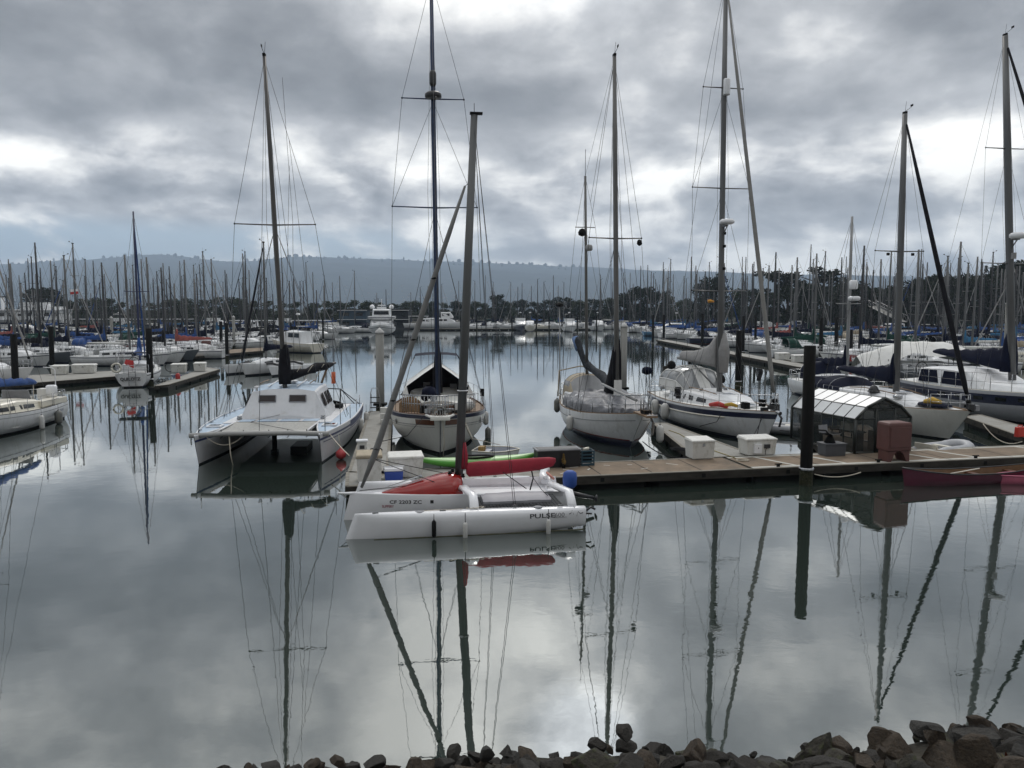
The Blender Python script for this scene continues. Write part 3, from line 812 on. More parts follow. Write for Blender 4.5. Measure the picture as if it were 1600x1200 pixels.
dockbox(dk((at(631, 734, DZ) - F0).dot(DD), 1.05), 1.02, .7, .70, DANG, 'white dock box below the bow of the blue-masted ketch', latch=False)
q3 = at(1101, 719, DZ); dockbox(q3 + DN * .4, .80, .65, .70, DANG, 'stained white dock box at the foot of the pale grey finger', latch=True)
q4 = at(1192, 713, DZ); dockbox(q4 + DN * .42, 1.10, .7, .64, DANG, 'white dock box with a meter panel and socket in front of the navy-striped yacht', panel=True, latch=False)
for px, py, w, lab in ((132, 583, 1.7, 'long white dock box on the left dock before the low white sailboat'), (94, 585, 1.1, 'white dock box beside the black pile on the left dock'), (280, 582, 1.1, 'white dock box with hose hoops on the left finger'), (313, 580, .9, 'white dock box nearer the tip of the left finger'),
                       (1222, 562, 1.3, 'white dock box on the right-hand dock, left of the tall black pile'), (1248, 566, 1.3, 'white dock box on the right-hand dock touching the tall black pile')):
    p = at(px, py, .42); dockbox(p, w, .8, .75, DANG if px < 700 else .2, lab)
# hose hoops at the left finger box
p = at(268, 581, .42)
for dx_, lab in ((-.1, 'black hose hoop leaning at the left end of the finger dock box'), (1.15, 'black hose hoop leaning at the right end of the finger dock box')):
    r_ = thing('hose_hoop', lab, 'hose', p + Vector((dx_, -.1, 0)), 0, 'hose hoops')
    k = MB(); k.tube([(.36 * math.cos(a), 0, .4 + .36 * math.sin(a)) for a in [6.283 * j / 20 for j in range(21)]], .03, RUBBER, 6, caps=False); k.build('coil', r_)

# blue cooler
p = dk(sL + 1.32, .5)
r_ = thing('cooler', 'blue cooler with a white lid beside the worn dock box', 'cooler', p, DANG)
k = MB(); k.loft([[(x * .27 * s, y * .19 * s, z) for x, y in ((-1, -1), (1, -1), (1, 1), (-1, 1))] for s, z in ((.92, 0), (1, .30))], M('cooler_blue', (.02, .06, .32), .4, var=.08), closed=True, caps=True, smooth=False); k.build('body', r_, bevel=.02)
k = MB(); k.box((0, 0, .35), (.57, .41, .09), CLEANW, taper=.94); k.build('lid', r_, bevel=.02)
k = MB(); k.tube([(-.28, 0, .26), (-.30, 0, .42), (.30, 0, .42), (.28, 0, .26)], .015, CLEANW, 6); k.build('handle', r_)
# electrical pedestal on the finger
p = at(566, 711, DZ)
r_ = thing('power_pedestal', 'small white power pedestal on the catamaran finger above the cooler', 'pedestal', p, DANG)
k = MB(); k.box((0, 0, .24), (.34, .26, .48), BOXW, taper=.92); k.build('body', r_, bevel=.02)
k = MB(); k.box((0, 0, .51), (.40, .32, .06), CLEANW); k.build('lid', r_, bevel=.01)
k = MB(); k.box((0, -.135, .3), (.16, .03, .12), ALUD); k.build('socket', r_)
# dock steps
p = at(603, 664, DZ)
r_ = thing('dock_steps', 'white plastic boarding steps on the catamaran finger beside the ketch', 'steps', p + Vector((.05, .25, 0)), DANG)
for j, (yy_, zz_) in enumerate(((0, .22), (.26, .45), (.52, .68))):
    k = MB(); k.box((0, yy_, zz_ / 2), (.62, .26, zz_), BOXW); k.build('step', r_, bevel=.012)
# step ladder
p = at(586, 645, DZ)
r_ = thing('boarding_ladder', 'grey metal step ladder with a hoop handle at the foot of the concrete pile', 'ladder', p, 0)
k = MB()
k.tube([(-.25, 0, 0), (-.22, .1, .95), (-.15, .12, 1.2), (.12, .12, 1.2), (.19, .1, .95), (.25, 0, 0)], .018, ALUW, 6)
k.tube([(-.25, .55, 0), (-.2, .14, .9)], .016, ALUW, 6); k.tube([(.25, .55, 0), (.19, .14, .9)], .016, ALUW, 6); k.build('frame', r_)
for zz_ in (.25, .5, .75):
    k = MB(); k.box((0, .05, zz_), (.44, .16, .03), RUBBER); k.build('tread', r_)
# coils and cords
k = MB()
pts = sag(at(575, 703, DZ + .15), at(640, 712, DZ + .25), .25) ; k.tube(pts, .013, ROPED, 5)
tag(k.build('shore_cable'), 'black power cord from the white pedestal to the ketch', 'cord')

# planter box and crate
p = dk((at(860, 720, DZ) - F0).dot(DD), DWID - .28)
r_ = thing('planter_box', 'long black box with a grey top and a small yellow plant in front', 'box', p, DANG)
k = MB(); k.box((0, 0, .27), (1.42, .55, .54), BLACKP, taper=.98); k.build('body', r_, bevel=.015)
k = MB(); k.box((0, 0, .56), (1.46, .6, .04), CGREY); k.box((0, 0, .583), (1.3, .46, .012), ALUD); k.build('lid', r_)
pr = thing('potted_plant', 'small yellow-orange bushy plant before the long black box', 'plant', p + DN * -.38 + DD * .12, 0)
k = MB(); YL = M('yellow_leaf', (.20, .12, .02), .7, var=.4)
for j in range(120):
    zz_ = rnd.random(); a = rnd.uniform(0, 6.28); d = (1 - zz_) * .1 * rnd.random() ** .5; c = Vector((math.cos(a) * d, math.sin(a) * d, .14 + zz_ * .32)); u = Vector((rnd.gauss(0, 1), rnd.gauss(0, 1), rnd.gauss(0, 1))).normalized() * .03; v = u.orthogonal().normalized() * .018
    k.poly([c - u, c + v, c + u, c - v], YL)
k.build('leaves', pr)
k = MB(); k.lathe((0, 0, 0), [(.06, 0), (.085, .15), (.08, .155)], RUBBER, 10); k.build('pot', pr)
r_ = thing('milk_crate', 'teal plastic crate at the right end of the long black box', 'crate', p + DD * .98 + DN * .02, DANG)
TEAL = M('teal_plastic', (.012, .05, .075), .5, var=.15)
k = MB()
for zz_ in (.03, .14, .25, .36, .47): 
    for sy in (-1, 1): k.box((0, sy * .2, zz_), (.42, .02, .05), TEAL)
    for sx in (-1, 1): k.box((sx * .2, 0, zz_), (.02, .38, .05), TEAL)
for sx in (-1, 1):
    for sy in (-1, 1): k.box((sx * .2, sy * .2, .25), (.035, .035, .5), TEAL)
k.box((0, 0, .012), (.4, .4, .02), TEAL); k.build('basket', r_)
k = MB(); k.box((0, 0, .3), (.3, .3, .3), CBLACK); k.tube([(-.1, 0, .5), (.1, .05, .52)], .05, CREAM, 6); k.build('contents', r_)
r_ = thing('water_jug', 'white water jug standing left of the long black box', 'jug', p - DD * .92, DANG)
k = MB(); k.tube([(-.18, 0, .13), (.16, 0, .13)], [.12, .12], CLEANW, 12); k.build('body', r_); k = MB(); k.box((0, 0, .03), (.34, .22, .06), NAVY); k.build('stand', r_)

# red-brown cabinets
BRICK = M('red_brown_plastic', (.105, .042, .036), .55, var=.12, dirt=(.05, .03, .025, .4))
def cabinet(p, w, h, rz, label):
    r_ = thing('fire_hose_cabinet', label, 'cabinet', p, rz, 'red-brown cabinets')
    k = MB(); k.loft([[(x * w / 2 * s, y * .3 * s, z) for x, y in ((-1, -1), (1, -1), (1, 1), (-1, 1))] for s, z in ((.97, h * .27), (1, h * .3), (1, h * .93), (.93, h * .98), (.6, h))], BRICK, closed=True, caps=True, smooth=False); k.build('body', r_, bevel=.02)
    k = MB(); k.box((0, -.31, h * .62), (w * .86, .02, h * .5), BRICK); k.build('door', r_, bevel=.006)
    for sx in (-1, 1):
        k = MB(); k.slab([(sx * w * .46, -.27, 0), (sx * w * .33, -.27, 0), (sx * w * .20, -.27, h * .2), (sx * w * .06, -.27, h * .265), (sx * w * .46, -.27, h * .265)][::sx], .5, BRICK); k.build('leg', r_, fix=True)
    return r_
cabinet(dk((at(1405, 722, DZ) - F0).dot(DD), .34), .86, 1.32, DANG, 'red-brown upright cabinet on arched legs in front of the greenhouse')
cabinet(at(323, 552, .4), 1.05, 1.5, DANG, 'red-brown upright cabinet on the weathered left dock')

# greenhouse
GFR = M('dark_green_frame', (.012, .016, .014), .4, var=.2)
def pane_mat():
    m = bpy.data.materials.new('clear_panel'); m.use_nodes = True
    q = NG(m.node_tree); b = q.N['Principled BSDF']
    b.inputs['Base Color'].default_value = (.03, .037, .037, 1); b.inputs['Roughness'].default_value = .12; b.inputs['Alpha'].default_value = .6
    return m
PANE = pane_mat(); FROST = M('frosted_roof_panel', (.55, .57, .58), .35, var=.05)
gA = at(1335, 710, .43); gB = at(1421, 705, .43)
gx = (gB - gA); gx.z = 0; GW = gx.length; gx.normalize(); gang = math.atan2(gx.y, gx.x)
r_ = thing('greenhouse', 'small barrel-roofed greenhouse with frosted roof panels on the dock', 'greenhouse', gA, gang)
GL, GE, GK, GT = 3.6, 1.22, 1.62, 1.93    # length, eave, knee and ridge heights
prof = [(0, 0), (0, GE), (GW * .19, GK), (GW / 2, GT), (GW * .81, GK), (GW, GE), (GW, 0)]
fr = MB(); nb = 6
for j in range(nb + 1):
    y = GL * j / nb; rr = .062 if j in (0, nb) else .032
    pts = [(x, y, z) for x, z in prof]
    for a, b in zip(pts, pts[1:]): fr.tube([a, b], rr, GFR, 4)
for x, z in prof: fr.tube([(x, 0, z + .001), (x, GL, z + .001)], .03, GFR, 4)
for x in (GW * .36, GW * .70): fr.tube([(x, 0, 0), (x, 0, GK - .04)], .055, GFR, 4)
fr.tube([(0, 0, GE), (GW, 0, GE)], .03, GFR, 4); fr.tube([(GW * .19, 0, GK - .03), (GW * .81, 0, GK - .03)], .03, GFR, 4); fr.tube([(0, 0, .03), (GW, 0, .03)], .03, GFR, 4)
fr.build('frame', r_)
k = MB()
for j in range(nb):
    y0, y1 = GL * j / nb + .03, GL * (j + 1) / nb - .03
    for (x0, z0), (x1, z1) in zip(prof[1:5], prof[2:6]):
        k.slab([(x0, y0, z0 + .005), (x1, y0, z1 + .005), (x1, y1, z1 + .005), (x0, y1, z0 + .005)], .012, FROST)
k.build('roof', r_)
k = MB()
for j in range(nb):
    y0, y1 = GL * j / nb + .03, GL * (j + 1) / nb - .03
    for x in (0, GW): k.poly([(x, y0, .04), (x, y1, .04), (x, y1, GE - .03), (x, y0, GE - .03)], PANE)
for yv in (0.0, GL):
    k.poly([(x, yv, z) for x, z in prof], PANE)
k.build('wall_panels', r_)
k = MB(); k.slab([(GW * .38, -.045, .06), (GW * .68, -.045, .06), (GW * .68, -.045, GK - .1), (GW * .38, -.045, GK - .1)], .006, PANE)
for a, b in (((GW * .38, .06), (GW * .38, GK - .1)), ((GW * .68, .06), (GW * .68, GK - .1)), ((GW * .38, GK - .1), (GW * .68, GK - .1)), ((GW * .38, .06), (GW * .68, .06)), ((GW * .38, .95), (GW * .68, .95))): k.tube([(a[0], -.05, a[1]), (b[0], -.05, b[1])], .022, GFR, 4)
k.build('door', r_)
sh = thing('work_shelf', 'grey work shelf and boxes seen inside the greenhouse', 'shelf', gA + gx * (GW * .2) + Vector((-gx.y, gx.x, 0)) * 1.5, gang)
k = MB(); k.box((0, 0, .7), (.5, 2.4, .05), WALER); k.box((0, -.6, .86), (.3, .5, .28), CREAM); k.box((.02, .5, .84), (.34, .4, .22), CBLUE)
for yy_ in (-1.1, 1.1): k.box((0, yy_, .34), (.4, .06, .67), WALER)
k.box((1.0, -.9, .35), (.6, .3, .7), TEAK); k.build('boards', sh)
# grey bin with a chair on it
p = at(1306, 713, DZ) + DN * .25
r_ = thing('storage_bin', 'low grey storage bin left of the greenhouse door', 'bin', p, DANG)
GREYP = M('grey_plastic', (.07, .075, .085), .55, var=.12)
k = MB(); k.box((0, 0, .19), (.74, .5, .38), GREYP, taper=1.04); k.build('body', r_, bevel=.02); k = MB(); k.box((0, 0, .41), (.82, .56, .06), GREYP); k.build('lid', r_, bevel=.015)
r_ = thing('bucket_chair', 'dark chair with a grey backrest standing on the grey bin', 'chair', p + Vector((-.08, 0, .44)), DANG + .3)
k = MB(); k.loft([[(x * .3, y * .26, z + (.06 if abs(x) > .9 else 0)) for x in (-1, -.6, .6, 1)] for y, z in ((-1, .3), (0, .27), (1, .3))], RUBBER); k.build('seat', r_)
k = MB(); k.loft([[(x * .22, .24 + z * .15 + .03 * x * x, .3 + z) for x in (-1, -.5, 0, .5, 1)] for z in (0, .15, .28)], CGREY); k.build('backrest', r_)
k = MB()
for sx in (-1, 1): k.tube([(sx * .28, -.2, .32), (sx * .34, -.1, .45), (sx * .3, .25, .42)], .03, RUBBER, 6)
k.build('armrests', r_)
k = MB(); k.tube([(0, 0, 0), (0, 0, .28)], [.2, .05], RUBBER, 10); k.build('base', r_)
# red jerrycan and clutter on the right finger
p = at(1594, 684, DZ + .02)
r_ = thing('jerrycan', 'bright red jerrycan at the right edge on the dock finger', 'jerrycan', p + Vector((.1, .2, 0)), DANG)
k = MB(); k.box((0, 0, .2), (.36, .2, .4), M('jerrycan_red', (.50, .035, .02), .45, var=.08), taper=.92); k.build('body', r_, bevel=.03); k = MB(); k.tube([(-.1, 0, .4), (-.08, 0, .46), (.1, 0, .46), (.12, 0, .4)], .018, M('jerrycan_red', (0, 0, 0)), 6); k.build('handle', r_)
k = MB(); k.tube(sag(at(1536, 662, .95), at(1597, 690, .5), .35, 10), .018, ROPE, 6); tag(k.build('mooring_line'), 'cream mooring line hanging slack beside the right-edge dock finger', 'rope')
k = MB(); k.tube(sag(at(1273, 741, .28), at(1345, 738, .33), .12, 10), .016, ROPE, 6); tag(k.build('mooring_line'), 'cream rope slung along the dock face right of the tall black pile', 'rope')
k = MB(); k.tube(sag(at(1004, 690, .9), at(1086, 711, .5), .28, 10), .018, ROPED, 6); tag(k.build('mooring_line'), 'dark mooring line from the tarpaulined ketch bow to the pale finger', 'rope')
k = MB(); k.tube(sag(at(1190, 655, 1.05), at(1165, 698, .48), .10, 10), .014, ROPED, 6); tag(k.build('mooring_line'), 'dark mooring line hanging at the bow of the navy-striped yacht', 'rope')
k = MB(); k.tube(sag(at(511, 672, 1.0), at(546, 712, .75), .05, 8), .016, ROPE, 6); tag(k.build('mooring_line'), 'cream mooring line from the catamaran bow to the worn dock box', 'rope')
# hoses and cords lying on the docks
def loop_hose(c, r, n, mat, label, squash=.7):
    k = MB(); pts = []
    for j in range(n * 14):
        a = 6.2832 * j / 14; rr_ = r * (1 + .12 * math.sin(j * 1.7) + .02 * j / 14)
        pts.append(Vector(c) + Vector((rr_ * math.cos(a), rr_ * squash * math.sin(a), .02 + .018 * (j // 14))))
    k.tube(pts, .014, mat, 5); tag(k.build('hose_coil'), label, 'hose')
loop_hose(at(1060, 703, DZ), .26, 3, ROPED, 'dark hose coil on the pale finger just beyond the stained dock box')
loop_hose(at(588, 704, DZ), .2, 3, ROPED, 'small black cord coil on the catamaran finger beside the white pedestal')
loop_hose(at(1160, 720, DZ), .2, 2, ROPE, 'cream rope coil on the brown dock left of the meter-panel box')
k = MB(); pts = [at(1150, 716, DZ + .02), at(1128, 709, DZ + .02), at(1105, 700, DZ + .02), at(1082, 690, DZ + .02), at(1060, 678, DZ + .02), at(1046, 672, DZ + .02)]
k.tube([p + Vector((.05 * math.sin(j * 2), 0, 0)) for j, p in enumerate(pts)], .014, M('dull_yellow_cord', (.28, .22, .06), .7), 5); tag(k.build('shore_cable'), 'dull yellow shore cable running along the pale finger', 'cable')
# debris: small litter marks on the brown deck
k = MB()
for px, py, a, L in ((897, 730, .4, .3), (920, 733, 1.2, .25), (948, 727, -.3, .2), (984, 726, .1, .16), (1007, 732, .6, .3), (1050, 725, -.6, .42), (880, 739, .9, .3), (885, 734, -.5, .24)):
    c = at(px, py, DZ + .004); u = Vector((math.cos(a), math.sin(a), 0)) * L / 2; v = Vector((-u.y, u.x, 0)).normalized() * .025
    k.poly([c - u - v, c + u - v, c + u + v, c - u + v], DOCKW)
tag(k.build('bird_droppings'), 'pale streaks of bird droppings on the brown dock', 'droppings', kind='stuff')
# ================================================================ BOAT KIT   (local frame: bow +X, port +Y, waterline z = 0)
def clamp(v, a=0.0, b=1.0): return max(a, min(b, v))
class Hull:
    def __init__(s, L, B, zb, zm, zs, tr=.6, sm=.42, ob=.9, os=.4, d=.45, pb=2.0, eb=1.35, em=3.0, es=2.4, y0=0.0):
        s.__dict__.update(L=L, B=B, zb=zb, zm=zm, zs=zs, tr=tr, sm=sm, ob=ob, os=os, d=d, pb=pb, eb=eb, em=em, es=es, y0=y0)
    def z(s, t):
        a = .45
        return s.zs * (t - a) * (t - 1) / (a) + s.zm * t * (t - 1) / (a * (a - 1)) + s.zb * t * (t - a) / (1 - a)
    def b(s, t):
        if t < s.sm: k = s.tr + (1 - s.tr) * math.sin(math.pi / 2 * t / s.sm)
        else: k = max(0, 1 - ((t - s.sm) / (1 - s.sm)) ** s.pb)
        return max(.012, s.B / 2 * k)
    def e(s, t):
        if t < .45: return s.es + (s.em - s.es) * t / .45
        return s.em + (s.eb - s.em) * ((t - .45) / .55) ** 1.3
    def x(s, t, z):
        h = clamp(z / s.z(t), -.5, 1)
        return -s.L / 2 + s.L * t - s.ob * (1 - h) * clamp((t - .55) / .45) ** 2.2 + s.os * (1 - h) * clamp((.35 - t) / .35) ** 2
    def y(s, t, z):
        h = clamp((z + s.d) / (s.z(t) + s.d))
        return s.b(t) * (1 - (1 - h) ** s.e(t))
    def p(s, t, z, side=1, out=0.0): return Vector((s.x(t, z), s.y0 + side * (s.y(t, z) + out), z))
    def sheer(s, t, side=1, dz=0.0, inset=0.0):
        return Vector((-s.L / 2 + s.L * t, s.y0 + side * max(0.0, s.b(t) - inset), s.z(t) + dz))
    def build(s, root, top, bottom=ANTIF, boot=None, stripe=None, s0=.06, s1=.20, deck=DECK, rail=None, name='hull', boott=.13, n=26, toe=.06, transom=None):
        boot = boot or bottom; stripe = stripe or top; rail = rail or top
        ts = [0, .03, .08] + [.08 + .92 * (k / n) ** .9 for k in range(1, n + 1)]
        mb = MB()
        mats = [bottom, bottom, boot, top, top, top, top, stripe, top]
        for side in (1, -1):
            rows = []
            for t in ts:
                zs = s.z(t); lo = boott; hi = zs - s1
                zl = [-s.d, -s.d * .45, 0, boott] + [lo + (hi - lo) * k for k in (.25, .5, .78)] + [hi, zs - s0, zs]
                rows.append([s.p(t, z, side) for z in zl][::side])
            mm = (lambda i, k: mats[k]) if side == 1 else (lambda i, k: mats[len(mats) - 1 - k])
            mb.loft(rows, mm)
        # transom
        t0 = transom or top
        zl = [-s.d, -s.d * .45, 0, boott] + [boott + (s.z(0) - boott) * k for k in (.3, .6, 1)]
        P = [s.p(0, z, 1) for z in zl]; Q = [s.p(0, z, -1) for z in zl]
        b = mb.add(P + Q); m_ = len(P)
        for k in range(m_ - 1): mb.face((b + k, b + k + 1, b + m_ + k + 1, b + m_ + k), t0 if k > 2 else bottom)
        # toe rail and deck
        rows = []
        for t in ts:
            w = s.b(t); ins = min(.05, w * .6)
            z = s.z(t)
            mid = s.y0
            l = [Vector((-s.L / 2 + s.L * t, mid + w, z)), Vector((-s.L / 2 + s.L * t, mid + w - ins * .2, z + toe * .5)), Vector((-s.L / 2 + s.L * t, mid + w - ins, z + toe * .5)), Vector((-s.L / 2 + s.L * t, mid + w - ins, z - toe * .6)), Vector((-s.L / 2 + s.L * t, mid, z - toe * .6 + w * .06))]
            r_ = [Vector((v.x, 2 * mid - v.y, v.z)) for v in l[:-1]][::-1]
            rows.append(l + r_)
        mb.loft(rows, lambda i, k: rail if k in (0, 1, 2, 5, 6, 7) else deck, smooth=False)
        b = mb.add([v for v in rows[0]]); mb.face([b + k for k in range(len(rows[0]))], t0)
        return mb.build(name, root, fix=True)
    def deckz(s, t): return s.z(t) - .03

def cabin(root, st, mat, name='cabin', topmat=None, wins=None, crown=.07):
    """st: (x, half width at deck, half width at top, z deck, z top) from aft to bow"""
    topmat = topmat or mat
    m = MB(); rows = []
    for x, hb, ht, zd, zt in st:
        rows.append([(x, hb, zd), (x, ht + .035, zt - .07), (x, ht - .03, zt - .01), (x, ht * .5, zt + crown * .75), (x, 0, zt + crown), (x, -ht * .5, zt + crown * .75), (x, -ht + .03, zt - .01), (x, -ht - .035, zt - .07), (x, -hb, zd)])
    m.loft(rows, lambda i, k: topmat if 1 < k < 6 and (i < len(rows) - 2 or topmat is mat) else mat, caps=True, smooth=False)
    o = m.build(name, root, bevel=0)
    for (x0, x1, f0, f1) in (wins or []):
        for side in (1, -1):
            w = MB(); q = []
            for x, f in ((x0, f0), (x1, f0), (x1 - .04, f1), (x0 + .03, f1)):
                for a, b in zip(st, st[1:]):
                    if a[0] <= x <= b[0] + 1e-6:
                        k = (x - a[0]) / (b[0] - a[0]); hb, ht, zd, zt = (a[i] + (b[i] - a[i]) * k for i in (1, 2, 3, 4))
                        ht += .035; zt -= .07
                        q.append((x, side * (hb + (ht - hb) * f + .004), zd + (zt - zd) * f)); break
            if len(q) == 4:
                w.slab(q if side == -1 else q[::-1], .012, GLASS); w.build('window', o)
    return o
def handrail(root, h, t0, t1, n, hh=.6, sides=(1, -1), name='guard_rail', two=True, r=.013, mat=STEEL):
    m = MB()
    for sd_ in sides:
        pts = [h.sheer(t0 + (t1 - t0) * k / (n - 1), sd_, .02, .06) for k in range(n)]
        for p in pts: m.tube([p, p + Vector((0, 0, hh))], r, mat, 5)
        for f in ((1, .5) if two else (1,)):
            m.tube([p + Vector((0, 0, hh * f - .01)) for p in pts], r * .5, WIRE, 4)
    return m.build(name, root)
def pulpit(root, h, t0=.84, hh=.62, fwd=.0, name='pulpit', r=.016):
    m = MB()
    top = []
    for sd_ in (1, -1):
        l = [h.sheer(t0 + (.985 - t0) * k / 4, sd_, hh, .05) for k in range(5)]
        top += l if sd_ == 1 else l[::-1]
    mid = (top[4] + top[5]) / 2 + Vector((fwd + .08, 0, .02))
    top = top[:5] + [mid] + top[5:]
    m.tube(top, r, STEEL, 6)
    m.tube([p - Vector((0, 0, hh * .5)) for p in top], r * .8, STEEL, 5)
    for k in (0, 2, 4, 6, 8, 10): m.tube([top[k], top[k] - Vector((0, 0, hh - .02))], r, STEEL, 5)
    return m.build(name, root)
def pushpit(root, h, t1=.14, hh=.62, name='pushpit', r=.016):
    m = MB()
    top = [h.sheer(t1, 1, hh, .06), h.sheer(.06, 1, hh, .06), h.sheer(.005, 1, hh, .12), h.sheer(.005, -1, hh, .12), h.sheer(.06, -1, hh, .06), h.sheer(t1, -1, hh, .06)]
    m.tube(top, r, STEEL, 6); m.tube([p - Vector((0, 0, hh * .5)) for p in top], r * .8, STEEL, 5)
    for p in top: m.tube([p, p - Vector((0, 0, hh - .02))], r, STEEL, 5)
    return m.build(name, root)
def rig(root, b, t, r, mat, spr=(), chain=None, fore=None, back=None, inner=None, wr=.008, furl=None, oval=1.45, low=True, instruments=True, seg=10, furl_stop=.97, halyards=True):
    b, t = Vector(b), Vector(t)
    m = MB(); m.tube([b, b.lerp(t, .3), b.lerp(t, .7), t], [r, r, r * .94, r * .72], mat, seg, oval=oval, up=(1, 0, 0))
    m.build('mast', root)
    at_z = lambda z: b.lerp(t, (z - b.z) / (t.z - b.z))
    w = MB(); tips = []
    for z, half, sw in spr:
        c = at_z(z); k = MB(); tp = []
        for sd_ in (1, -1):
            e = c + Vector((-sw, sd_ * half, .03 * half)); tp.append(e)
            k.tube([c, e], [.032, .022], mat, 6)
            k.tube([e - Vector((0, 0, .03)), e + Vector((0, 0, .03))], .03, RUBBER, 5)
        k.build('spreader', root); tips.append(tp)
    hd = t - Vector((0, 0, .12))
    if chain:
        cx, cy, cz = chain
        for i, sd_ in enumerate((1, -1)):
            ch = Vector((cx, sd_ * cy, cz))
            w.tube([hd] + [tp[i] for tp in tips[::-1]] + [ch], wr, WIRE, 4)
            if low and spr:
                rt = at_z(spr[0][0] - .1)
                w.tube([rt, ch + Vector((.45, 0, 0))], wr, WIRE, 4); w.tube([rt, ch - Vector((.45, 0, 0))], wr, WIRE, 4)
                for j in range(1, len(spr)): w.tube([at_z(spr[j][0] - .1), tips[j - 1][i]], wr, WIRE, 4)
    if fore is not None: w.tube([hd, Vector(fore)], wr, WIRE, 4)
    if back is not None: w.tube([hd, Vector(back)], wr, WIRE, 4)
    if inner is not None: w.tube([b.lerp(t, inner[0]), Vector(inner[1])], wr, WIRE, 4)
    if halyards:
        for dx_, dy_ in ((.12, .14), (-.16, -.1), (.05, -.2)):
            w.tube([t - Vector((0, 0, .2)), b.lerp(t, .5) + Vector((dx_ * 1.4, dy_ * 1.4, 0)), b + Vector((dx_, dy_, .6))], wr * .8, ROPED if dx_ < 0 else WIRE, 4)
    w.build('rigging', root)
    if furl is not None and fore is not None:
        k = MB(); f = Vector(fore); a0, a1 = f.lerp(hd, .03), f.lerp(hd, furl_stop)
        k.tube([a0, f.lerp(hd, .08), f.lerp(hd, .4), f.lerp(hd, .75), a1], [furl[1] * .6, furl[1], furl[1] * .95, furl[1] * .75, furl[1] * .4], furl[0], 8)
        k.lathe(f + (hd - f).normalized() * .25, [(.05, -.08), (.10, -.06), (.10, .06), (.05, .08)], RUBBER, 10, axis=(hd - f).normalized())
        k.build('furled_sail', root)
    if instruments:
        k = MB()
        k.tube([t, t + Vector((0, .05, .55))], .008, WIRE, 4)
        k.tube([t, t + Vector((.1, 0, .12)), t + Vector((.42, 0, .2))], .01, RUBBER, 4); k.box(t + Vector((.44, 0, .26)), (.16, .02, .09), RUBBER); k.box(t + Vector((0, 0, .05)), (.22, .1, .1), RUBBER)
        k.build('masthead_gear', root)
def sail_cover(root, g, e, h0, h1, w, mat, neck=0.0, boom=ALUW, name='sail_cover', lump=.0, boomr=.07, tail=0.0):
    g, e = Vector(g), Vector(e)
    d = (e - g); L = d.length; d.normalize(); s_ = d.cross(Vector((0, 0, 1))).normalized()
    k = MB(); k.tube([g, e + d * .15], boomr, boom, 8); k.build('boom', root)
    rows = []
    N = 16
    for j in range(N + 1):
        u = j / N
        hh = h1 + (h0 - h1) * (1 - u) ** 1.5
        hh *= 1 + lump * math.sin(j * 2.3) * .3
        if u > .92: hh *= (1 - (u - .92) * 5)
        ww = w * (1 - .45 * u) * (1 + lump * math.sin(j * 3.1 + 1) * .25)
        c = g + d * (L * u)
        sg = lump * .05 * math.sin(j * 1.7)
        ring = []
        for q in range(12):
            a = 6.2832 * q / 12
            yy = math.cos(a) * ww * (.9 if math.sin(a) > 0 else 1); zz = math.sin(a)
            zz = hh * zz if zz > 0 else .11 * zz
            taper = 1 - .65 * clamp(zz / max(hh, .01)) ** 1.5
            ring.append(c + s_ * (yy * taper + sg) + Vector((0, 0, zz + .02)))
        rows.append(ring)
    k = MB(); k.loft(rows, mat, closed=True, caps=True)
    if neck:
        k.tube([g + Vector((.02, 0, -.1)), g + Vector((.04, 0, h0 * .6)), g + Vector((.03, 0, h0 + neck * .5)), g + Vector((.02, 0, h0 + neck))], [w * 1.0, w * .95, w * .7, w * .42], mat, 10)
    return k.build(name, root)
def fender(p, L, r, mat, label, top=.3, group='fenders on the nearer boats', ends=None):
    o = thing('fender', label, 'fender', p, rnd.uniform(0, 6), group)
    k = MB(); k.lathe((0, 0, -L), [(r * .3, 0), (r * .75, r * .35), (r, r * .9), (r, L - r * .9), (r * .75, L - r * .35), (r * .28, L)], mat, 12); k.build('body', o)
    k = MB(); k.lathe((0, 0, -.06), [(r * .6, -.04), (r * .3, .05), (r * .2, .09)], ends or RUBBER, 10); k.build('cap', o)
    k = MB(); k.tube([(0, 0, .02), (0, 0, top)], .008, ROPED, 4); k.build('lanyard', o)
    return o
def radar(root, c, r=.3, h=.22, mat=CLEANW, name='radar_dome'):
    k = MB(); k.lathe(c, [(r * .7, 0), (r, h * .2), (r, h * .7), (r * .75, h)], mat, 16); k.build(name, root)
def lettering(root, body, size, fn, mat, name='lettering', bold=0.0):
    vs, fs = text_pts(body, size, bold)
    k = MB(); b = k.add([fn(v.x, v.y) for v in vs])
    for f in fs: k.face([b + i for i in f], mat)
    return k.build(name, root)
def hull_text(h, side, x0, z0, dirx, slope=0.0):
    def fn(u, v):
        x = x0 + dirx * u; z = z0 + v + slope * u
        t = clamp((x + h.L / 2) / h.L)
        # follow the shell at this height
        for _ in range(3): t = clamp(t + (x - h.x(t, z)) / h.L)
        return h.p(t, z, side, .005)
    return fn
def place(root, tip, L, heading):
    d = Vector((heading[0], heading[1], 0)).normalized()
    root.location = (tip[0] - d.x * L / 2, tip[1] - d.y * L / 2, 0)
    root.rotation_euler = (0, 0, math.atan2(d.y, d.x))
    return d
def W(root, p): return Matrix.Translation(root.location) @ root.rotation_euler.to_matrix().to_4x4() @ Vector(p)
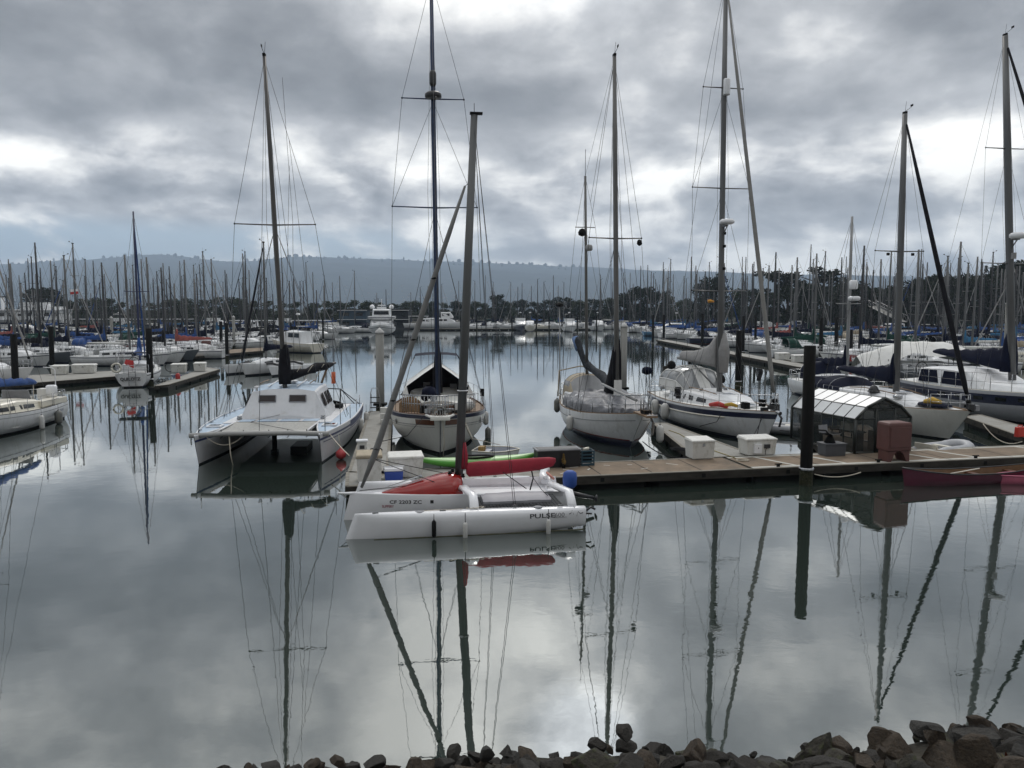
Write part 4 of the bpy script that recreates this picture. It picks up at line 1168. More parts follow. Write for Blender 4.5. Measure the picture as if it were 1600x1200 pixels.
def canopy(root, x0, x1, hw, z0, z1, mat, name='sprayhood', frame=True, front=.5, glass=None):
    """rounded hood: front panel slopes to x1, roof to x0"""
    rows = []
    for x, k in ((x0, 1.0), ((x0 * .5 + x1 * .5), 1.02), (x1 - front, .97)):
        rows.append([(x, hw * math.cos(a), z0 + (z1 - z0) * k * math.sin(a) ** .55) for a in [math.pi * j / 12 for j in range(13)]])
    rows.append([(x1, hw * .96 * math.cos(a), z0 + .04 * math.sin(a)) for a in [math.pi * j / 12 for j in range(13)]])
    k = MB(); k.loft(rows, (lambda i, q: glass if (glass and ((i == 2 and 2 <= q <= 9) or (i in (0, 1) and q in (1, 10)))) else mat)); o = k.build(name, root)
    if frame:
        k = MB()
        for r_ in rows[:2]: k.tube([Vector(p) + Vector((0, 0, .006)) for p in r_], .014, STEEL, 5)
        k.build('hood_frame', o)
    return o

# ================================================================ RED AND WHITE TRIMARAN (nearest boat)
AW0, AW1 = at(537, 847, 0), at(917, 829, 0)
td = (AW1 - AW0); td.z = 0; TL = td.length; td.normalize(); tn = Vector((-td.y, td.x, 0))
tri = thing('trimaran', 'white racing trimaran with red cabin top and red boom cover, nearest boat', 'trimaran')
# local: bow +X (to the left in the picture), port +Y (towards the camera)
hd_ = -td
tc_ = (AW0 + AW1) / 2 + tn * 1.97
OBX = .30
tri.location = (tc_.x, tc_.y, 0); tri.rotation_euler = (0, 0, math.atan2(hd_.y, hd_.x))
GW_ = CLEANW
def ama(y0, nm):
    h = Hull(TL, .52, .60, .57, .56, tr=.55, sm=.42, ob=-.30, os=.05, d=.10, pb=2.6, eb=2.2, em=3.4, es=3.0, y0=y0)
    m = MB(); rows = []
    N = 30
    for i in range(N + 1):
        t = i / N
        b = .24 * (.62 + .38 * math.sin(math.pi / 2 * min(1, t / .4))) if t < .4 else .24 * max(.06, 1 - ((t - .4) / .6) ** 2.6)
        zt = .585 + .03 * t - .02 * (1 - t) ** 2; zb = -.12 + .20 * (1 - t) ** 3 + .03 * t ** 6
        xb = -TL / 2 + TL * t
        ring = []
        for q in range(16):
            a = 6.2832 * (q + .5) / 16
            c, s_ = math.cos(a), math.sin(a)
            yy = b * math.copysign(abs(c) ** .55, c); zz = (zt + zb) / 2 + (zt - zb) / 2 * math.copysign(abs(s_) ** .62, s_)
            hz = (zz - zb) / (zt - zb)
            yy *= 1 - .45 * (1 - hz) ** 2
            xx = xb - .26 * hz * clamp((t - .8) / .2) ** 1.5
            ring.append((xx, y0 + yy, zz))
        rows.append(ring)
    m.loft(rows, GW_, closed=True, caps=True)
    o = m.build(nm, tri, fix=True)
    return o, (lambda x, z: (x, y0 + .24 * (.985) * (1 - .45 * (1 - clamp((z + .1) / .69)) ** 2) * (abs(math.sqrt(max(0, 1 - abs((z - .235) / .35) ** 3.2))) ** .55) * ((.62 + .38 * math.sin(math.pi / 2 * min(1, ((x + TL / 2) / TL) / .4))) if x < -TL * .1 else 1) + .006, z))
near, nfn = ama(1.75, 'float_hull')
far_, _ = ama(-1.75, 'float_hull')
# main hull
mh = Hull(5.72, 1.02, .70, .66, .62, tr=.72, sm=.40, ob=-.18, os=.03, d=.18, pb=2.2, eb=1.5, em=2.6, es=2.6)
mh.build(tri, GW_, bottom=GW_, deck=GW_, rail=GW_, name='main_hull', toe=.03, s0=.03, s1=.10)
# cockpit side and well
k = MB()
k.loft([[(x, .50, .66), (x, .42, .665), (x, .40, .50), (x, -.40, .50), (x, -.42, .70), (x, -.56, .84), (x, -.60, .80), (x, -.5, .6)] for x in (-2.7, -1.5, -.1)], M('cockpit_white', (.62, .62, .64), .5, var=.06), smooth=False, caps=False)
k.build('cockpit', tri)
# red cabin top: long wedge, highest at the mast
REDG = M('red_gelcoat', (.30, .018, .014), .16, var=.1, coat=.4)
k = MB(); rows = []
for x, hw, zt in ((-.02, .47, 1.10), (.25, .47, 1.15), (.6, .46, 1.10), (1.1, .40, .97), (1.6, .28, .83), (2.05, .06, .70)):
    zb = .63
    rows.append([(x, hw, zb), (x, hw * .96, zb + (zt - zb) * .45), (x, hw * .72, zb + (zt - zb) * .85), (x, hw * .35, zt), (x, -hw * .35, zt), (x, -hw * .72, zb + (zt - zb) * .85), (x, -hw * .96, zb + (zt - zb) * .45), (x, -hw, zb)])
k.loft(rows, REDG, caps=True); k.build('cabin_top', tri, fix=True)
k = MB(); k.slab([(-.03, .42, .66), (-.03, -.42, .66), (-.03, -.36, 1.0), (-.03, .36, 1.0)][::-1], .01, GLASS); k.build('companionway', tri, fix=True)
# crossbeams: flat white arms bending down to the floats
def arm(x0, x1, s_):
    k = MB(); rows = []
    for yy, zz, xx in ((.30, .74, x0), (.55, .86, x0), (1.0, .86, x0 * .6 + x1 * .4), (1.40, .84, x1), (1.62, .70, x1), (1.75, .56, x1)):
        w = .115
        rows.append([(xx - w, s_ * yy, zz), (xx - w * .8, s_ * (yy), zz + .07), (xx + w * .8, s_ * (yy), zz + .07), (xx + w, s_ * yy, zz), (xx + w * .6, s_ * yy, zz - .05), (xx - w * .6, s_ * yy, zz - .05)])
    k.loft(rows, CLEANW, closed=True, caps=True); return k.build('crossbeam', tri, fix=True)
for s_ in (1, -1): arm(-.02, -.18, s_); arm(-2.35, -2.62, s_)
k = MB(); k.tube([(-2.35, -.5, .84), (-2.4, 0, .92), (-2.35, .5, .84)], .06, CLEANW, 8); k.build('traveller_beam', tri)
k = MB(); k.tube([(-2.42, -.35, .99), (-2.45, .35, .97)], .035, M('pink_line', (.5, .22, .18), .8), 6); k.build('traveller_line', tri)
# padded trampolines
for s_ in (1, -1):
    k = MB(); rows = []
    for yy in (.58, .72, .95, 1.18, 1.32):
        e_ = abs((yy - .95) / .37)
        rows.append([(x, s_ * yy, .71 + .045 * (1 - e_ ** 3) - (0 if abs(u) < .98 else .07) - (0 if e_ < .99 else .06) + .012 * math.sin(x * 5 + yy * 3)) for x, u in [(-.45 - 1.75 * j / 12, (j - 6) / 6) for j in range(13)]])
    k.loft(rows, M('grey_vinyl_pad', (.33, .325, .35), .6, var=.05) if s_ == 1 else CLEANW)
    k.slab([(-.45, s_ * .58, .60), (-2.2, s_ * .58, .60), (-2.2, s_ * 1.32, .60), (-.45, s_ * 1.32, .60)], .02, CGREY)
    for a, b in (((-.45, .58), (-2.2, .58)), ((-.45, 1.32), (-2.2, 1.32)), ((-.45, .58), (-.45, 1.32)), ((-2.2, .58), (-2.2, 1.32))):
        k.poly([(a[0], s_ * a[1], .60), (b[0], s_ * b[1], .60), (b[0], s_ * b[1], .655), (a[0], s_ * a[1], .655)], CGREY)
    k.build('padded_seat', tri)
    k = MB()
    for yy in [.5 + j * .085 for j in range(15)]: k.tube([(-.2, s_ * yy, .60), (-2.4, s_ * yy, .60)], .006, ROPED, 3, caps=False)
    for j in range(26): k.tube([(-.25 - j * .085, s_ * .48, .60), (-.25 - j * .085, s_ * 1.72, .58)], .006, ROPED, 3, caps=False)
    k.build('net', tri)
# wing mast, raked aft
TRM = M('trimaran_mast_grey', (.10, .104, .104), .45, metal=.2, var=.1, stretch=(1, 1, .1))
def loc_of(wp): return tri.rotation_euler.to_matrix().transposed() @ (Vector(wp) - tri.location)
mbase = Vector((.03, 0, 1.10)); mtop = loc_of(atY(741.5, 178, W(tri, (0, 0, 0)).y + .0)); mtop.y = 0.0
k = MB(); k.tube([mbase, mbase.lerp(mtop, .5), mtop], [.115, .11, .088], TRM, 12, oval=.55, up=(0, 1, 0)); k.build('mast', tri)
k = MB(); k.box(mtop + Vector((-.05, 0, .03)), (.32, .1, .06), RUBBER); k.tube([mtop, mtop + Vector((0, 0, .28))], .008, WIRE, 4); k.build('masthead_gear', tri)
k = MB(); c = mbase.lerp(mtop, .24); k.tube([c + Vector((.14 * math.cos(a), .09 * math.sin(a), 0)) for a in [6.2832 * j / 12 for j in range(13)]], .014, CLEANW, 5); k.build('mast_band', tri)
hb_ = mbase.lerp(mtop, .80)
w = MB()
bowp = Vector((2.55, 0, .74))
furl_top = loc_of(atY(727, 290, W(tri, (.3, 0, 0)).y)); furl_top.y = 0
k = MB(); pts = [bowp + Vector((.02, 0, .1)), bowp.lerp(furl_top, .12), bowp.lerp(furl_top, .35), bowp.lerp(furl_top, .6), bowp.lerp(furl_top, .85), furl_top]
k.tube(pts, [.035, .085, .075, .07, .06, .03], M('furled_sail_grey', (.17, .172, .168), .8, var=.15, bump=.01, bscale=20), 8); 
for f in (.14, .3, .5, .7): k.tube([bowp.lerp(furl_top, f) + Vector((-.01, 0, -.02)), bowp.lerp(furl_top, f) + Vector((.01, 0, .03))], .088 - .02 * f, RUBBER, 8)
k.build('furled_sail', tri)
w.tube([furl_top, mbase.lerp(mtop, .82)], .008, WIRE, 4)
for s_ in (1, -1):
    for dx_ in (0, -.05): w.tube([mbase.lerp(mtop, .985), Vector((-1.15 + dx_, s_ * 1.72, .62))], .0065, WIRE, 4)
w.tube([mbase.lerp(mtop, .5), Vector((-.1, .1, 1.2))], .006, WIRE, 4)
w.tube([(2.62, 0, .76), (.1, .3, 1.0)], .008, ROPED, 4); w.tube([(2.3, 0, 1.6), (.6, .35, .95)], .009, ROPED, 4); w.tube([(2.3, 0, 1.6), (.1, -.35, 1.0)], .009, ROPED, 4)
w.tube([(-.9, .0, 1.3), (-1.7, .45, .75)], .012, ROPED, 4); w.tube([(-1.9, 0, 1.25), (-1.95, .1, .95), (-1.8, .45, .72)], .02, ROPED, 5); w.tube([(-1.95, .1, .95), (-2.1, .5, .72), (-2.1, 1.3, .75)], .01, ROPED, 4)
w.build('rigging', tri)
k = MB(); k.tube([(2.7, 0, .70), (2.95, 0, .70), (3.18, 0, .72)], [.04, .035, .025], CLEANW, 8); k.tube([(3.15, 0, .72), (2.72, 0, .40)], .008, WIRE, 4); k.build('bowsprit', tri)
# boom and red cover
RCAN = M('red_canvas', (.27, .012, .028), .75, var=.15, bump=.012, bscale=9)
rows = []
for u, zc_, hh, ww in ((0, 1.37, .15, .10), (.03, 1.36, .225, .13), (.15, 1.37, .235, .135), (.35, 1.385, .225, .13), (.6, 1.41, .215, .125), (.8, 1.45, .20, .115), (.92, 1.475, .165, .10), (.97, 1.50, .13, .08), (1.0, 1.54, .06, .04)):
    x = -.16 - 2.42 * u
    ring = []
    for q in range(12):
        a = 6.2832 * q / 12; c, s_ = math.cos(a), math.sin(a)
        ring.append((x, ww * math.copysign(abs(c) ** .8, c) * (1 - .25 * s_), zc_ - .135 + .86 * hh * math.copysign(abs(s_) ** .75, s_) + .008 * math.sin(u * 40 + q)))
    rows.append(ring)
k = MB(); k.loft(rows, RCAN, closed=True, caps=True)
k.tube([(-.10, 0, 1.25), (-.12, 0, 1.62), (-.10, 0, 1.95)], [.10, .09, .05], RCAN, 8); k.build('boom_cover', tri, fix=True)
# mast step clutter
k = MB()
for dx_, dy_, dz_ in ((.1, .12, 1.13), (.2, -.05, 1.16), (-.05, .2, 1.06), (.28, .12, 1.13)): k.lathe((dx_, dy_, dz_), [(.05, 0), (.06, .03), (.035, .06), (.05, .09)], RUBBER, 8)
k.build('winches', tri)
k = MB(); 
for j in range(14): 
    a = j * .9; k.tube([(-.1 + .12 * math.cos(a) - .02 * j, 1.72 + .08 * math.sin(a), .63), (-.1 + .12 * math.cos(a + .9) - .02 * j, 1.72 + .08 * math.sin(a + .9), .64)], .01, ROPE, 4)
k.tube([(.1, 1.74, .62), (.5, 1.8, .625), (.8, 1.75, .62), (1.05, 1.8, .625)], .009, ROPE, 4); k.build('deck_lines', tri)
# waterline stain, deck hatches, chainplates on the floats
STN = M('waterline_stain', (.30, .29, .20), .7, var=.3, scale=6)
k = MB()
XS = [-TL / 2 + .05 + (TL - .75) * j / 30 for j in range(31)]
k.loft([[nfn(x, .0), nfn(x, .018 + .012 * mnoise.noise(Vector((x * 3, 0, 0))))] for x in XS], STN); k.build('waterline_stain', tri, fix=True)
k = MB(); k.loft([[mh.p(t, 0.0, 1, .006), mh.p(t, .03, 1, .006)] for t in [.05 + .9 * j / 20 for j in range(21)]], STN); k.build('hull_stain', tri, fix=True)
for y0_ in (1.75, -1.75):
    for x in (-1.75, 1.15):
        k = MB(); k.lathe((x, y0_, .575), [(.11, 0), (.11, .025), (.085, .032)], CGREY, 14); k.build('hatch', tri)
k = MB()
for x in (-1.15, -1.2): k.box((x, 1.72, .62), (.03, .05, .08), STEEL); k.box((x, -1.72, .62), (.03, .05, .08), STEEL)
for x in (2.2, -2.3, .6): k.box((x, 1.78, .615), (.14, .03, .03), STEEL)
k.build('deck_fittings', tri)
k = MB(); k.slab([(1.9, .0, .84), (1.0, .12, 1.10), (1.0, -.12, 1.10)], .008, GLASS); k.build('hatch_glass', tri, fix=True)
# name, registration
DKTXT = M('charcoal_lettering', (.05, .05, .055), .5, var=.05); LTTXT = M('grey_lettering', (.17, .17, .175), .5, var=.05); RTXT = M('red_lettering', (.25, .02, .04), .5, var=.05); KTXT = M('black_lettering', (.012, .012, .013), .5, var=.05)
NF = lambda x0, z0: (lambda u, v: nfn(x0 - u, z0 + v))
lettering(tri, 'PULSE', .15, lambda u, v: nfn(-1.50 - u * 1.62, .365 + v), DKTXT, bold=.003)
lettering(tri, '600', .15, lambda u, v: nfn(-2.13 - u * 1.15, .365 + v), LTTXT)
k = MB()
pl = [(0, 0), (.06, .02), (.09, .09), (.13, -.02), (.17, .16), (.22, -.06), (.26, .05), (.32, .0), (.40, .015)]
for (a, b), (c, d) in zip(pl, pl[1:]):
    p0, p1, p2, p3 = (nfn(-2.36 + .0 - .14 - a * .9, .41 + b), nfn(-2.5 - c * .9, .41 + d), nfn(-2.5 - c * .9, .434 + d), nfn(-2.5 - a * .9, .434 + b))
    k.poly([p0, p1, p2, p3], LTTXT)
k.poly([nfn(-2.1, .348), nfn(-2.45, .348), nfn(-2.45, .357), nfn(-2.1, .357)], LTTXT)
k.build('pulse_line_mark', tri)
tx = hull_text(mh, 1, 2.02, .475, -1)
lettering(tri, 'CF 2203 ZC', .13, lambda u, v: hull_text(mh, 1, 1.86, .45, -1.25)(u, v), KTXT, bold=.003)
k = MB(); k.poly([hull_text(mh, 1, .82, .455, -1)(u, v) for u, v in ((0, 0), (.085, 0), (.085, .085), (0, .085))], KTXT); k.build('registration_sticker', tri)
lettering(tri, 'SLIPPERY', .095, hull_text(mh, 1, 2.05, .34, -.8), RTXT, bold=.002)
# outboard with a blue cover
OB = M('blue_outboard_cover', (.02, .07, .30), .6, var=.1)
k = MB(); k.loft([[(-3.28 + OBX + x * .20 * s, .0 + y * .17 * s, z) for x, y in [(math.cos(a), math.sin(a)) for a in [6.2832 * j / 10 for j in range(10)]]] for s, z in ((.6, .62), (.95, .70), (1, .9), (.9, 1.04), (.45, 1.1))], OB, closed=True, caps=True); k.build('outboard_cover', tri)
k = MB(); k.box((-3.3 + OBX, 0, .4), (.12, .14, .5), BLACKP); k.box((-3.14 + OBX, 0, .5), (.16, .3, .16), BLACKP)
k.tube([(-3.35 + OBX, -.05, .45), (-3.7 + OBX, -.1, .36), (-4.0 + OBX, -.15, .28)], [.07, .06, .05], BLACKP, 8); k.lathe((-4.05 + OBX, -.15, .26), [(.02, -.02), (.11, 0), (.11, .02), (.02, .05)], BLACKP, 9, axis=Vector((-1, 0, -.2)))
k.build('outboard_leg', tri)
k = MB(); k.box((-2.93, 1.75, .40), (.05, .12, .22), BLACKP); k.tube([(-2.95, 1.75, .42), (-3.1, 1.72, .52), (-3.22, 1.7, .46)], .03, BLACKP, 6); k.tube([(-2.95, 1.75, .38), (-3.12, 1.75, .36)], .025, BLACKP, 6); k.build('float_bracket', tri)
for px, yt, L, r_, m_, lab in ((678, 813, .42, .055, RUBBER, 'slim black fender hanging on the near float of the trimaran'), (727, 816, .44, .058, FENDW, 'white fender in the middle of the trimaran near float'), (857, 811, .40, .058, FENDW, 'white fender under the lettering on the trimaran near float')):
    Yf = AW0.y + (AW1.y - AW0.y) * ((px - 537) / 380.0)
    p = atY(px, yt, Yf - .09); fender(p, L, r_, m_, lab, top=max(.06, .60 - p.z))
# ================================================================ BLUE AND WHITE CATAMARAN
cat = thing('catamaran', 'white catamaran with pale blue decks and a netted bow, moored bow-first at the left', 'catamaran')
CL = 10.0
place(cat, (-8.86, 26.6), CL, (.088, -.996))
PBLUE = M('pale_blue_deck', (.36, .46, .57), .6, var=.1, dirt=(.35, .35, .33, .3), dscale=3)
CWH = M('catamaran_white', (.66, .67, .69), .4, var=.05, dirt=GRIME, dscale=2)
STRB = M('blue_stripe', (.03, .045, .13), .45, var=.15)
for s_ in (1, -1):
    h = Hull(CL, 1.25, 1.08, 1.05, 1.0, tr=.75, sm=.45, ob=.42, os=.1, d=.4, pb=2.1, eb=1.2, em=2.6, es=2.4, y0=s_ * 1.95)
    h.build(cat, CWH, bottom=ANTIF, stripe=STRB, s0=.14, s1=.22, deck=PBLUE, rail=CWH, name='hull', toe=.05, boott=.06)
    k = MB()   # second thin stripe and dark blue quarter panel on the outer side
    for t0, t1, za, zb in ((.03, .97, -.33, -.29), (.04, .62, -.26, .0)):
        T = [t0 + (t1 - t0) * j / 16 for j in range(17)]
        k.loft([[h.p(t, h.z(t) + za, s_, .006), h.p(t, h.z(t) + zb - .01, s_, .006)] for t in T], STRB)
    k.build('hull_stripe', cat, fix=True)
    k = MB()
    for x in (-3.6, -1.6, .6, 2.4, 4.2):
        t = (x + CL / 2) / CL
        k.tube([h.sheer(t, s_, .0, .1), h.sheer(t, s_, .55, .1)], .016, STEEL, 5)
    k.build('stanchions', cat)
# bridge deck and wing decks
k = MB()
k.loft([[(x, -1.9, z0), (x, -1.9, z1), (x, 1.9, z1), (x, 1.9, z0)] for x, z0, z1 in ((-4.7, .62, 1.03), (-1, .60, 1.07), (1.2, .62, 1.09), (1.75, .84, 1.10))], CWH, closed=True, caps=True, smooth=False)
k.build('bridge_deck', cat, bevel=.02)
k = MB()
for (x0, x1, y0, y1) in ((.95, 1.6, -1.4, -.9), (.95, 1.6, -.75, -.1), (.95, 1.6, .05, .7), (.95, 1.6, .85, 1.4)):
    k.box(((x0 + x1) / 2, (y0 + y1) / 2, 1.10), (x1 - x0, y1 - y0, .022), PBLUE)
k.build('deck_panels', cat)
for s_ in (1, -1):
    k = MB(); k.box((2.5, s_ * 1.95, 1.09), (.55, .5, .05), CWH); k.box((2.5, s_ * 1.95, 1.118), (.42, .38, .012), GLASS); k.build('deck_hatch', cat, bevel=.006)
    k = MB(); k.lathe((.9, s_ * 1.5, 1.1), [(.09, 0), (.1, .05), (.07, .1), (.085, .14)], STEEL, 10); k.build('winch', cat)
k = MB(); k.lathe((.45, -.95, 2.2), [(.05, 0), (.05, .1), (.09, .14), (.09, .18), (.03, .2)], CWH, 10); k.build('roof_vent', cat)
# cabin: sloping white front, pale blue roof with ribs
cab = cabin(cat, [(-3.3, 1.30, 1.15, 1.0, 1.75), (-2.2, 1.58, 1.2, 1.05, 2.24), (-.55, 1.62, 1.2, 1.08, 2.28), (.25, 1.58, 1.14, 1.08, 2.16), (.70, 1.52, 1.16, 1.09, 1.12)], CWH, topmat=PBLUE, crown=.10)
for y0, y1 in ((-.88, -.28), (.22, .82)):
    k = MB(); a = (.70 - .25) / (2.16 - 1.1)
    q = [(.318 + a * (2.12 - z), y, z) for y, z in ((y0, 1.74), (y1, 1.74), (y1, 2.0), (y0, 2.0))]
    k.slab(q, .014, M('brown_smoked_glass', (.03, .022, .02), .08, var=.2))
    for qa, qb in zip(q, q[1:] + q[:1]): k.tube([Vector(qa) + Vector((.012, 0, .004)), Vector(qb) + Vector((.012, 0, .004))], .018, CGREY, 4)
    k.build('window', cab, fix=True)
SMW = M('brown_smoked_glass', (0, 0, 0))
cat.scale = (1, 1.09, 1)
for x0, x1 in ((-2.0, -1.45), (-1.3, -.7), (-.5, .0)):
    for s_ in (1, -1):
        k = MB(); f = lambda x, z: (x, s_ * (1.615 - (z - 1.08) / 1.13 * .38 + .018), z)
        k.slab([f(x0, 1.52), f(x1, 1.5), f(x1 - .1, 2.0), f(x0 + .04, 2.02)], .014, SMW); k.build('window', cab, fix=True)
k = MB()
for yy in (-.62, -.2, .45): k.slab([(-2.1, yy, 2.42), (.15, yy, 2.33), (.15, yy + .05, 2.33), (-2.1, yy + .05, 2.42)], .02, CWH)
for yy in (-1.0, .85): k.tube([(-2.0, yy, 2.42), (-1.2, yy, 2.44), (-.4, yy, 2.41)], .022, TEAK, 5)
k.box((-1.0, .02, 2.44), (.6, .5, .08), CWH); k.build('roof_rails', cab)
# crossbeam, net
k = MB(); k.tube([(4.62, -2.2, 1.06), (4.66, -1, 1.12), (4.66, 1, 1.12), (4.62, 2.2, 1.06)], .09, M('grey_beam', (.34, .34, .33), .5, var=.1), 10)
for yy in (-1.9, -1.2, -.5, .3, .9, 1.5): k.tube([(4.66, yy, 1.24), (4.60, yy + .02, 1.0), (4.7, yy - .02, .97)], .016, ROPED, 4)
k.build('crossbeam', cat)
NETM = M('grey_netting', (.46, .46, .44), .9, var=.2, scale=12, dirt=(.42, .41, .38, .5), dscale=2)
k = MB()
for j in range(56):
    y = -1.45 + 2.9 * j / 55
    k.tube([(1.7, y, 1.08), (2.9, y, 1.02 - .03 * math.cos(y)), (4.6, y, 1.12)], .019, NETM, 3, caps=False)
for j in range(60):
    x = 1.75 + 2.85 * j / 59; z = 1.08 - .05 * math.sin((x - 1.7) / 2.9 * 3.14) + .02
    k.tube([(x, -1.45, z), (x, 0, z - .02), (x, 1.45, z)], .019, NETM, 3, caps=False)
for s_ in (1, -1): k.tube([(1.65, s_ * 1.46, 1.1), (4.6, s_ * 1.46, 1.14)], .03, CWH, 6)
k.tube([(1.65, -1.46, 1.1), (1.68, 1.46, 1.1)], .02, ROPED, 5)
k.loft([[(x, y, 1.04 - .05 * math.sin((x - 1.7) / 2.9 * 3.14) + .04 * clamp((x - 3.6))) for y in (-1.44, -.7, 0, .7, 1.44)] for x in (1.72, 2.4, 3.1, 3.9, 4.58)], NETM)
k.build('net', cat)
# outboard pod and drive under the bridge deck
k = MB(); k.box((-1.2, .35, .5), (1.6, .6, .5), BLACKP); k.tube([(-.5, -.55, .7), (-.5, -.55, -.2)], .1, RUBBER, 8); k.box((-.5, -.55, .55), (.3, .26, .35), RUBBER); k.build('engine_pod', cat, bevel=.02)
rig(cat, (.05, 0, 2.28), loc := (cat.rotation_euler.to_matrix().transposed() @ (atY(414.5, 88, 31.7) - cat.location)), .085, M('brown_grey_mast', (.075, .07, .065), .5, var=.2, stretch=(1, 1, .1)),
    spr=((8.85, 1.46, .05),), chain=(-.3, 2.25, 1.05), fore=(4.66, 0, 1.2), back=(-4.9, 0, 1.1))
k = MB(); k.tube([(-.1, .35, 11.2), (.05, .0, 2.4)], .007, WIRE, 4); k.tube([(0, .2, 14.6), (-.1, .42, 9), (-.15, .3, 2.5)], .007, WIRE, 4); k.tube([(-.2, .35, 12.2), (-.6, 1.1, 2.4)], .007, WIRE, 4); k.build('halyards', cat)
# bunched black sail on the boom
k = MB(); k.tube([(.05, .0, 2.42), (.02, 0, 2.9), (-.02, 0, 3.4), (0, 0, 3.85), (0, 0, 4.05)], [.22, .24, .21, .17, .1], CBLACK, 10)
k.tube([(-.15, .05, 2.75), (-.6, .35, 2.80), (-1.1, .65, 2.85), (-1.6, .95, 3.0), (-2.1, 1.2, 3.0), (-2.5, 1.42, 3.06)], [.26, .20, .13, .20, .17, .09], CBLACK, 10); k.build('bunched_sail', cat)
k = MB(); k.tube([(.0, 0, 2.7), (-2.7, 1.52, 3.1)], .06, ALUD, 8); k.tube([(-2.3, 1.3, 3.05), (-2.3, 1.0, 2.2)], .05, TEAK, 6)
for x in (-.6, -1.2, -1.8): k.tube([(x + .28 * math.cos(a), -x * .58 + .28 * math.sin(a) * .6, 2.82 + .3 * math.sin(a)) for a in [6.2832 * j / 10 for j in range(11)]], .012, ROPE, 4)
k.build('boom', cat)
# stern frame on the port quarter with lines
k = MB(); k.tube([(-2.5, 1.7, 1.05), (-2.5, 1.75, 1.95), (-2.7, .9, 1.98)], .035, ALUD, 6); k.tube([(-2.5, 1.75, 1.95), (-4.0, 2.35, 1.1)], .02, ROPED, 5); k.tube([(-2.5, 1.75, 1.95), (-4.2, 2.1, 1.1)], .02, ROPED, 5); k.build('stern_frame', cat)
k = MB(); k.tube([(-4.6, 1.2, 2.0), (-4.62, 1.2, 2.55)], .09, M('orange_float', (.5, .10, .03), .6, var=.1), 8); k.tube([(-4.6, 1.2, 1.05), (-4.62, 1.2, 4.3)], .014, ALUD, 5); k.build('danbuoy', cat)
k = MB(); k.box((-3.1, 1.6, 1.12), (.5, .3, .2), RUBBER); k.tube([(-3.3, 1.5, 1.05), (-3.0, 1.4, 1.35), (-2.8, 1.7, 1.3)], .05, RUBBER, 6); k.build('deck_gear', cat)
k = MB(); k.tube(sag((4.66, -1.7, 1.05), (4.6, -.4, 1.18), .4, 10), .014, ROPE, 5); k.tube([(4.66, -.95, 1.1), (4.68, -.92, .4), (4.66, -.85, -.05)], .02, ROPE, 5); k.tube([(4.6, 1.5, 1.1), (2.0, -.9, 1.15), (.7, -.1, 1.25)], .01, WIRE, 4); k.build('bow_lines', cat)
k = MB()
for x, y in ((-4.2, -2.3), (-3.4, -2.32), (-2.2, -2.4), (-.8, -2.44), (1.2, -2.4), (3.4, -2.2)): k.box((x, y, 1.08), (.22, .06, .06), STEEL)
k.build('cleats', cat)
w0 = W(cat, (4.3, 2.55, .30)); 
fb = thing('mooring_buoy', 'round pinkish-red fender ball between the catamaran bow and the dock box', 'buoy', at(532, 716, .06) + Vector((0, .1, .13)))
k = MB(); k.lathe((0, 0, -.19), [(.02, 0), (.11, .03), (.175, .10), (.195, .19), (.175, .28), (.11, .35), (.05, .385), (.05, .43)], M('pink_red_buoy', (.50, .06, .065), .45, var=.08), 16); k.build('ball', fb)
k = MB(); k.tube([(0, 0, .2), (-.1, .1, .7)], .01, ROPE, 4); k.build('lanyard', fb)
for x, lab in ((-1.2, 'stained white fender between the catamaran and the finger, nearer one'), (-3.4, 'stained white fender between the catamaran stern and the finger, farther one')):
    p = W(cat, (x, 2.92, .8)); fender(p, .62, .11, FENDW, lab, top=.35)

# ================================================================ BLUE-MASTED KETCH BOW-ON
k1 = thing('sailing_ketch', 'white tubby sailboat seen bow-on, blue mast sleeve and white awning', 'sailboat')
L1 = 11.2
place(k1, (-2.62, 27.9), L1, (.11, -.994))
CRW = M('offwhite_hull', (.64, .64, .60), .35, var=.05, dirt=GRIME, dscale=2, stretch=(1, 1, .3))
h = Hull(L1, 4.0, 1.62, 1.28, 1.35, tr=.55, sm=.5, ob=1.0, os=.5, d=.6, pb=2.6, eb=1.45, em=3.2, es=2.6)
h.build(k1, CRW, bottom=CBLACK, stripe=NAVY, s0=.02, s1=.17, deck=TEAK, rail=BROWNW, name='hull', boott=.10)
k = MB()
for s_ in (1, -1):
    for za, zb in ((-.42, -.395), (-.50, -.485)):
        T = [.05 + .93 * j / 20 for j in range(21)]
        k.loft([[h.p(t, h.z(t) + za, s_, .012), h.p(t, h.z(t) + zb, s_, .012)] for t in T], CGREY)
k.tube([h.p(.999, z, 1, .01) for z in (-.1, .4, .8, 1.2, 1.5)], .03, CGREY, 6); k.build('rubbing_strake', k1, fix=True)
for s_ in (1, -1):
    k = MB(); T = [.895 + .085 * j / 6 for j in range(7)]
    k.loft([[h.p(t, h.z(t) - .40, s_, .014), h.p(t, h.z(t) - .19, s_, .014)] for t in T], BROWNW); k.build('bow_panel', k1, fix=True)
    for t in (.74, .60, .46):
        k = MB(); c = h.p(t, h.z(t) - .36, s_, .012); k.lathe(c, [(.10, 0), (.13, .015), (.10, .03), (.085, .025)], STEEL, 12, axis=Vector((.25, s_, -.1))); k.lathe(c, [(.085, .0), (.085, .03)], GLASS, 12, axis=Vector((.25, s_, -.1))); k.build('porthole', k1)
k = MB(); k.box((5.75, 0, 1.56), (.9, .7, .08), CRW); k.tube([(5.3, .5, 1.6), (6.1, .3, 1.62), (6.1, -.3, 1.62), (5.3, -.5, 1.6)], .05, CRW, 6); k.build('bow_platform', k1)
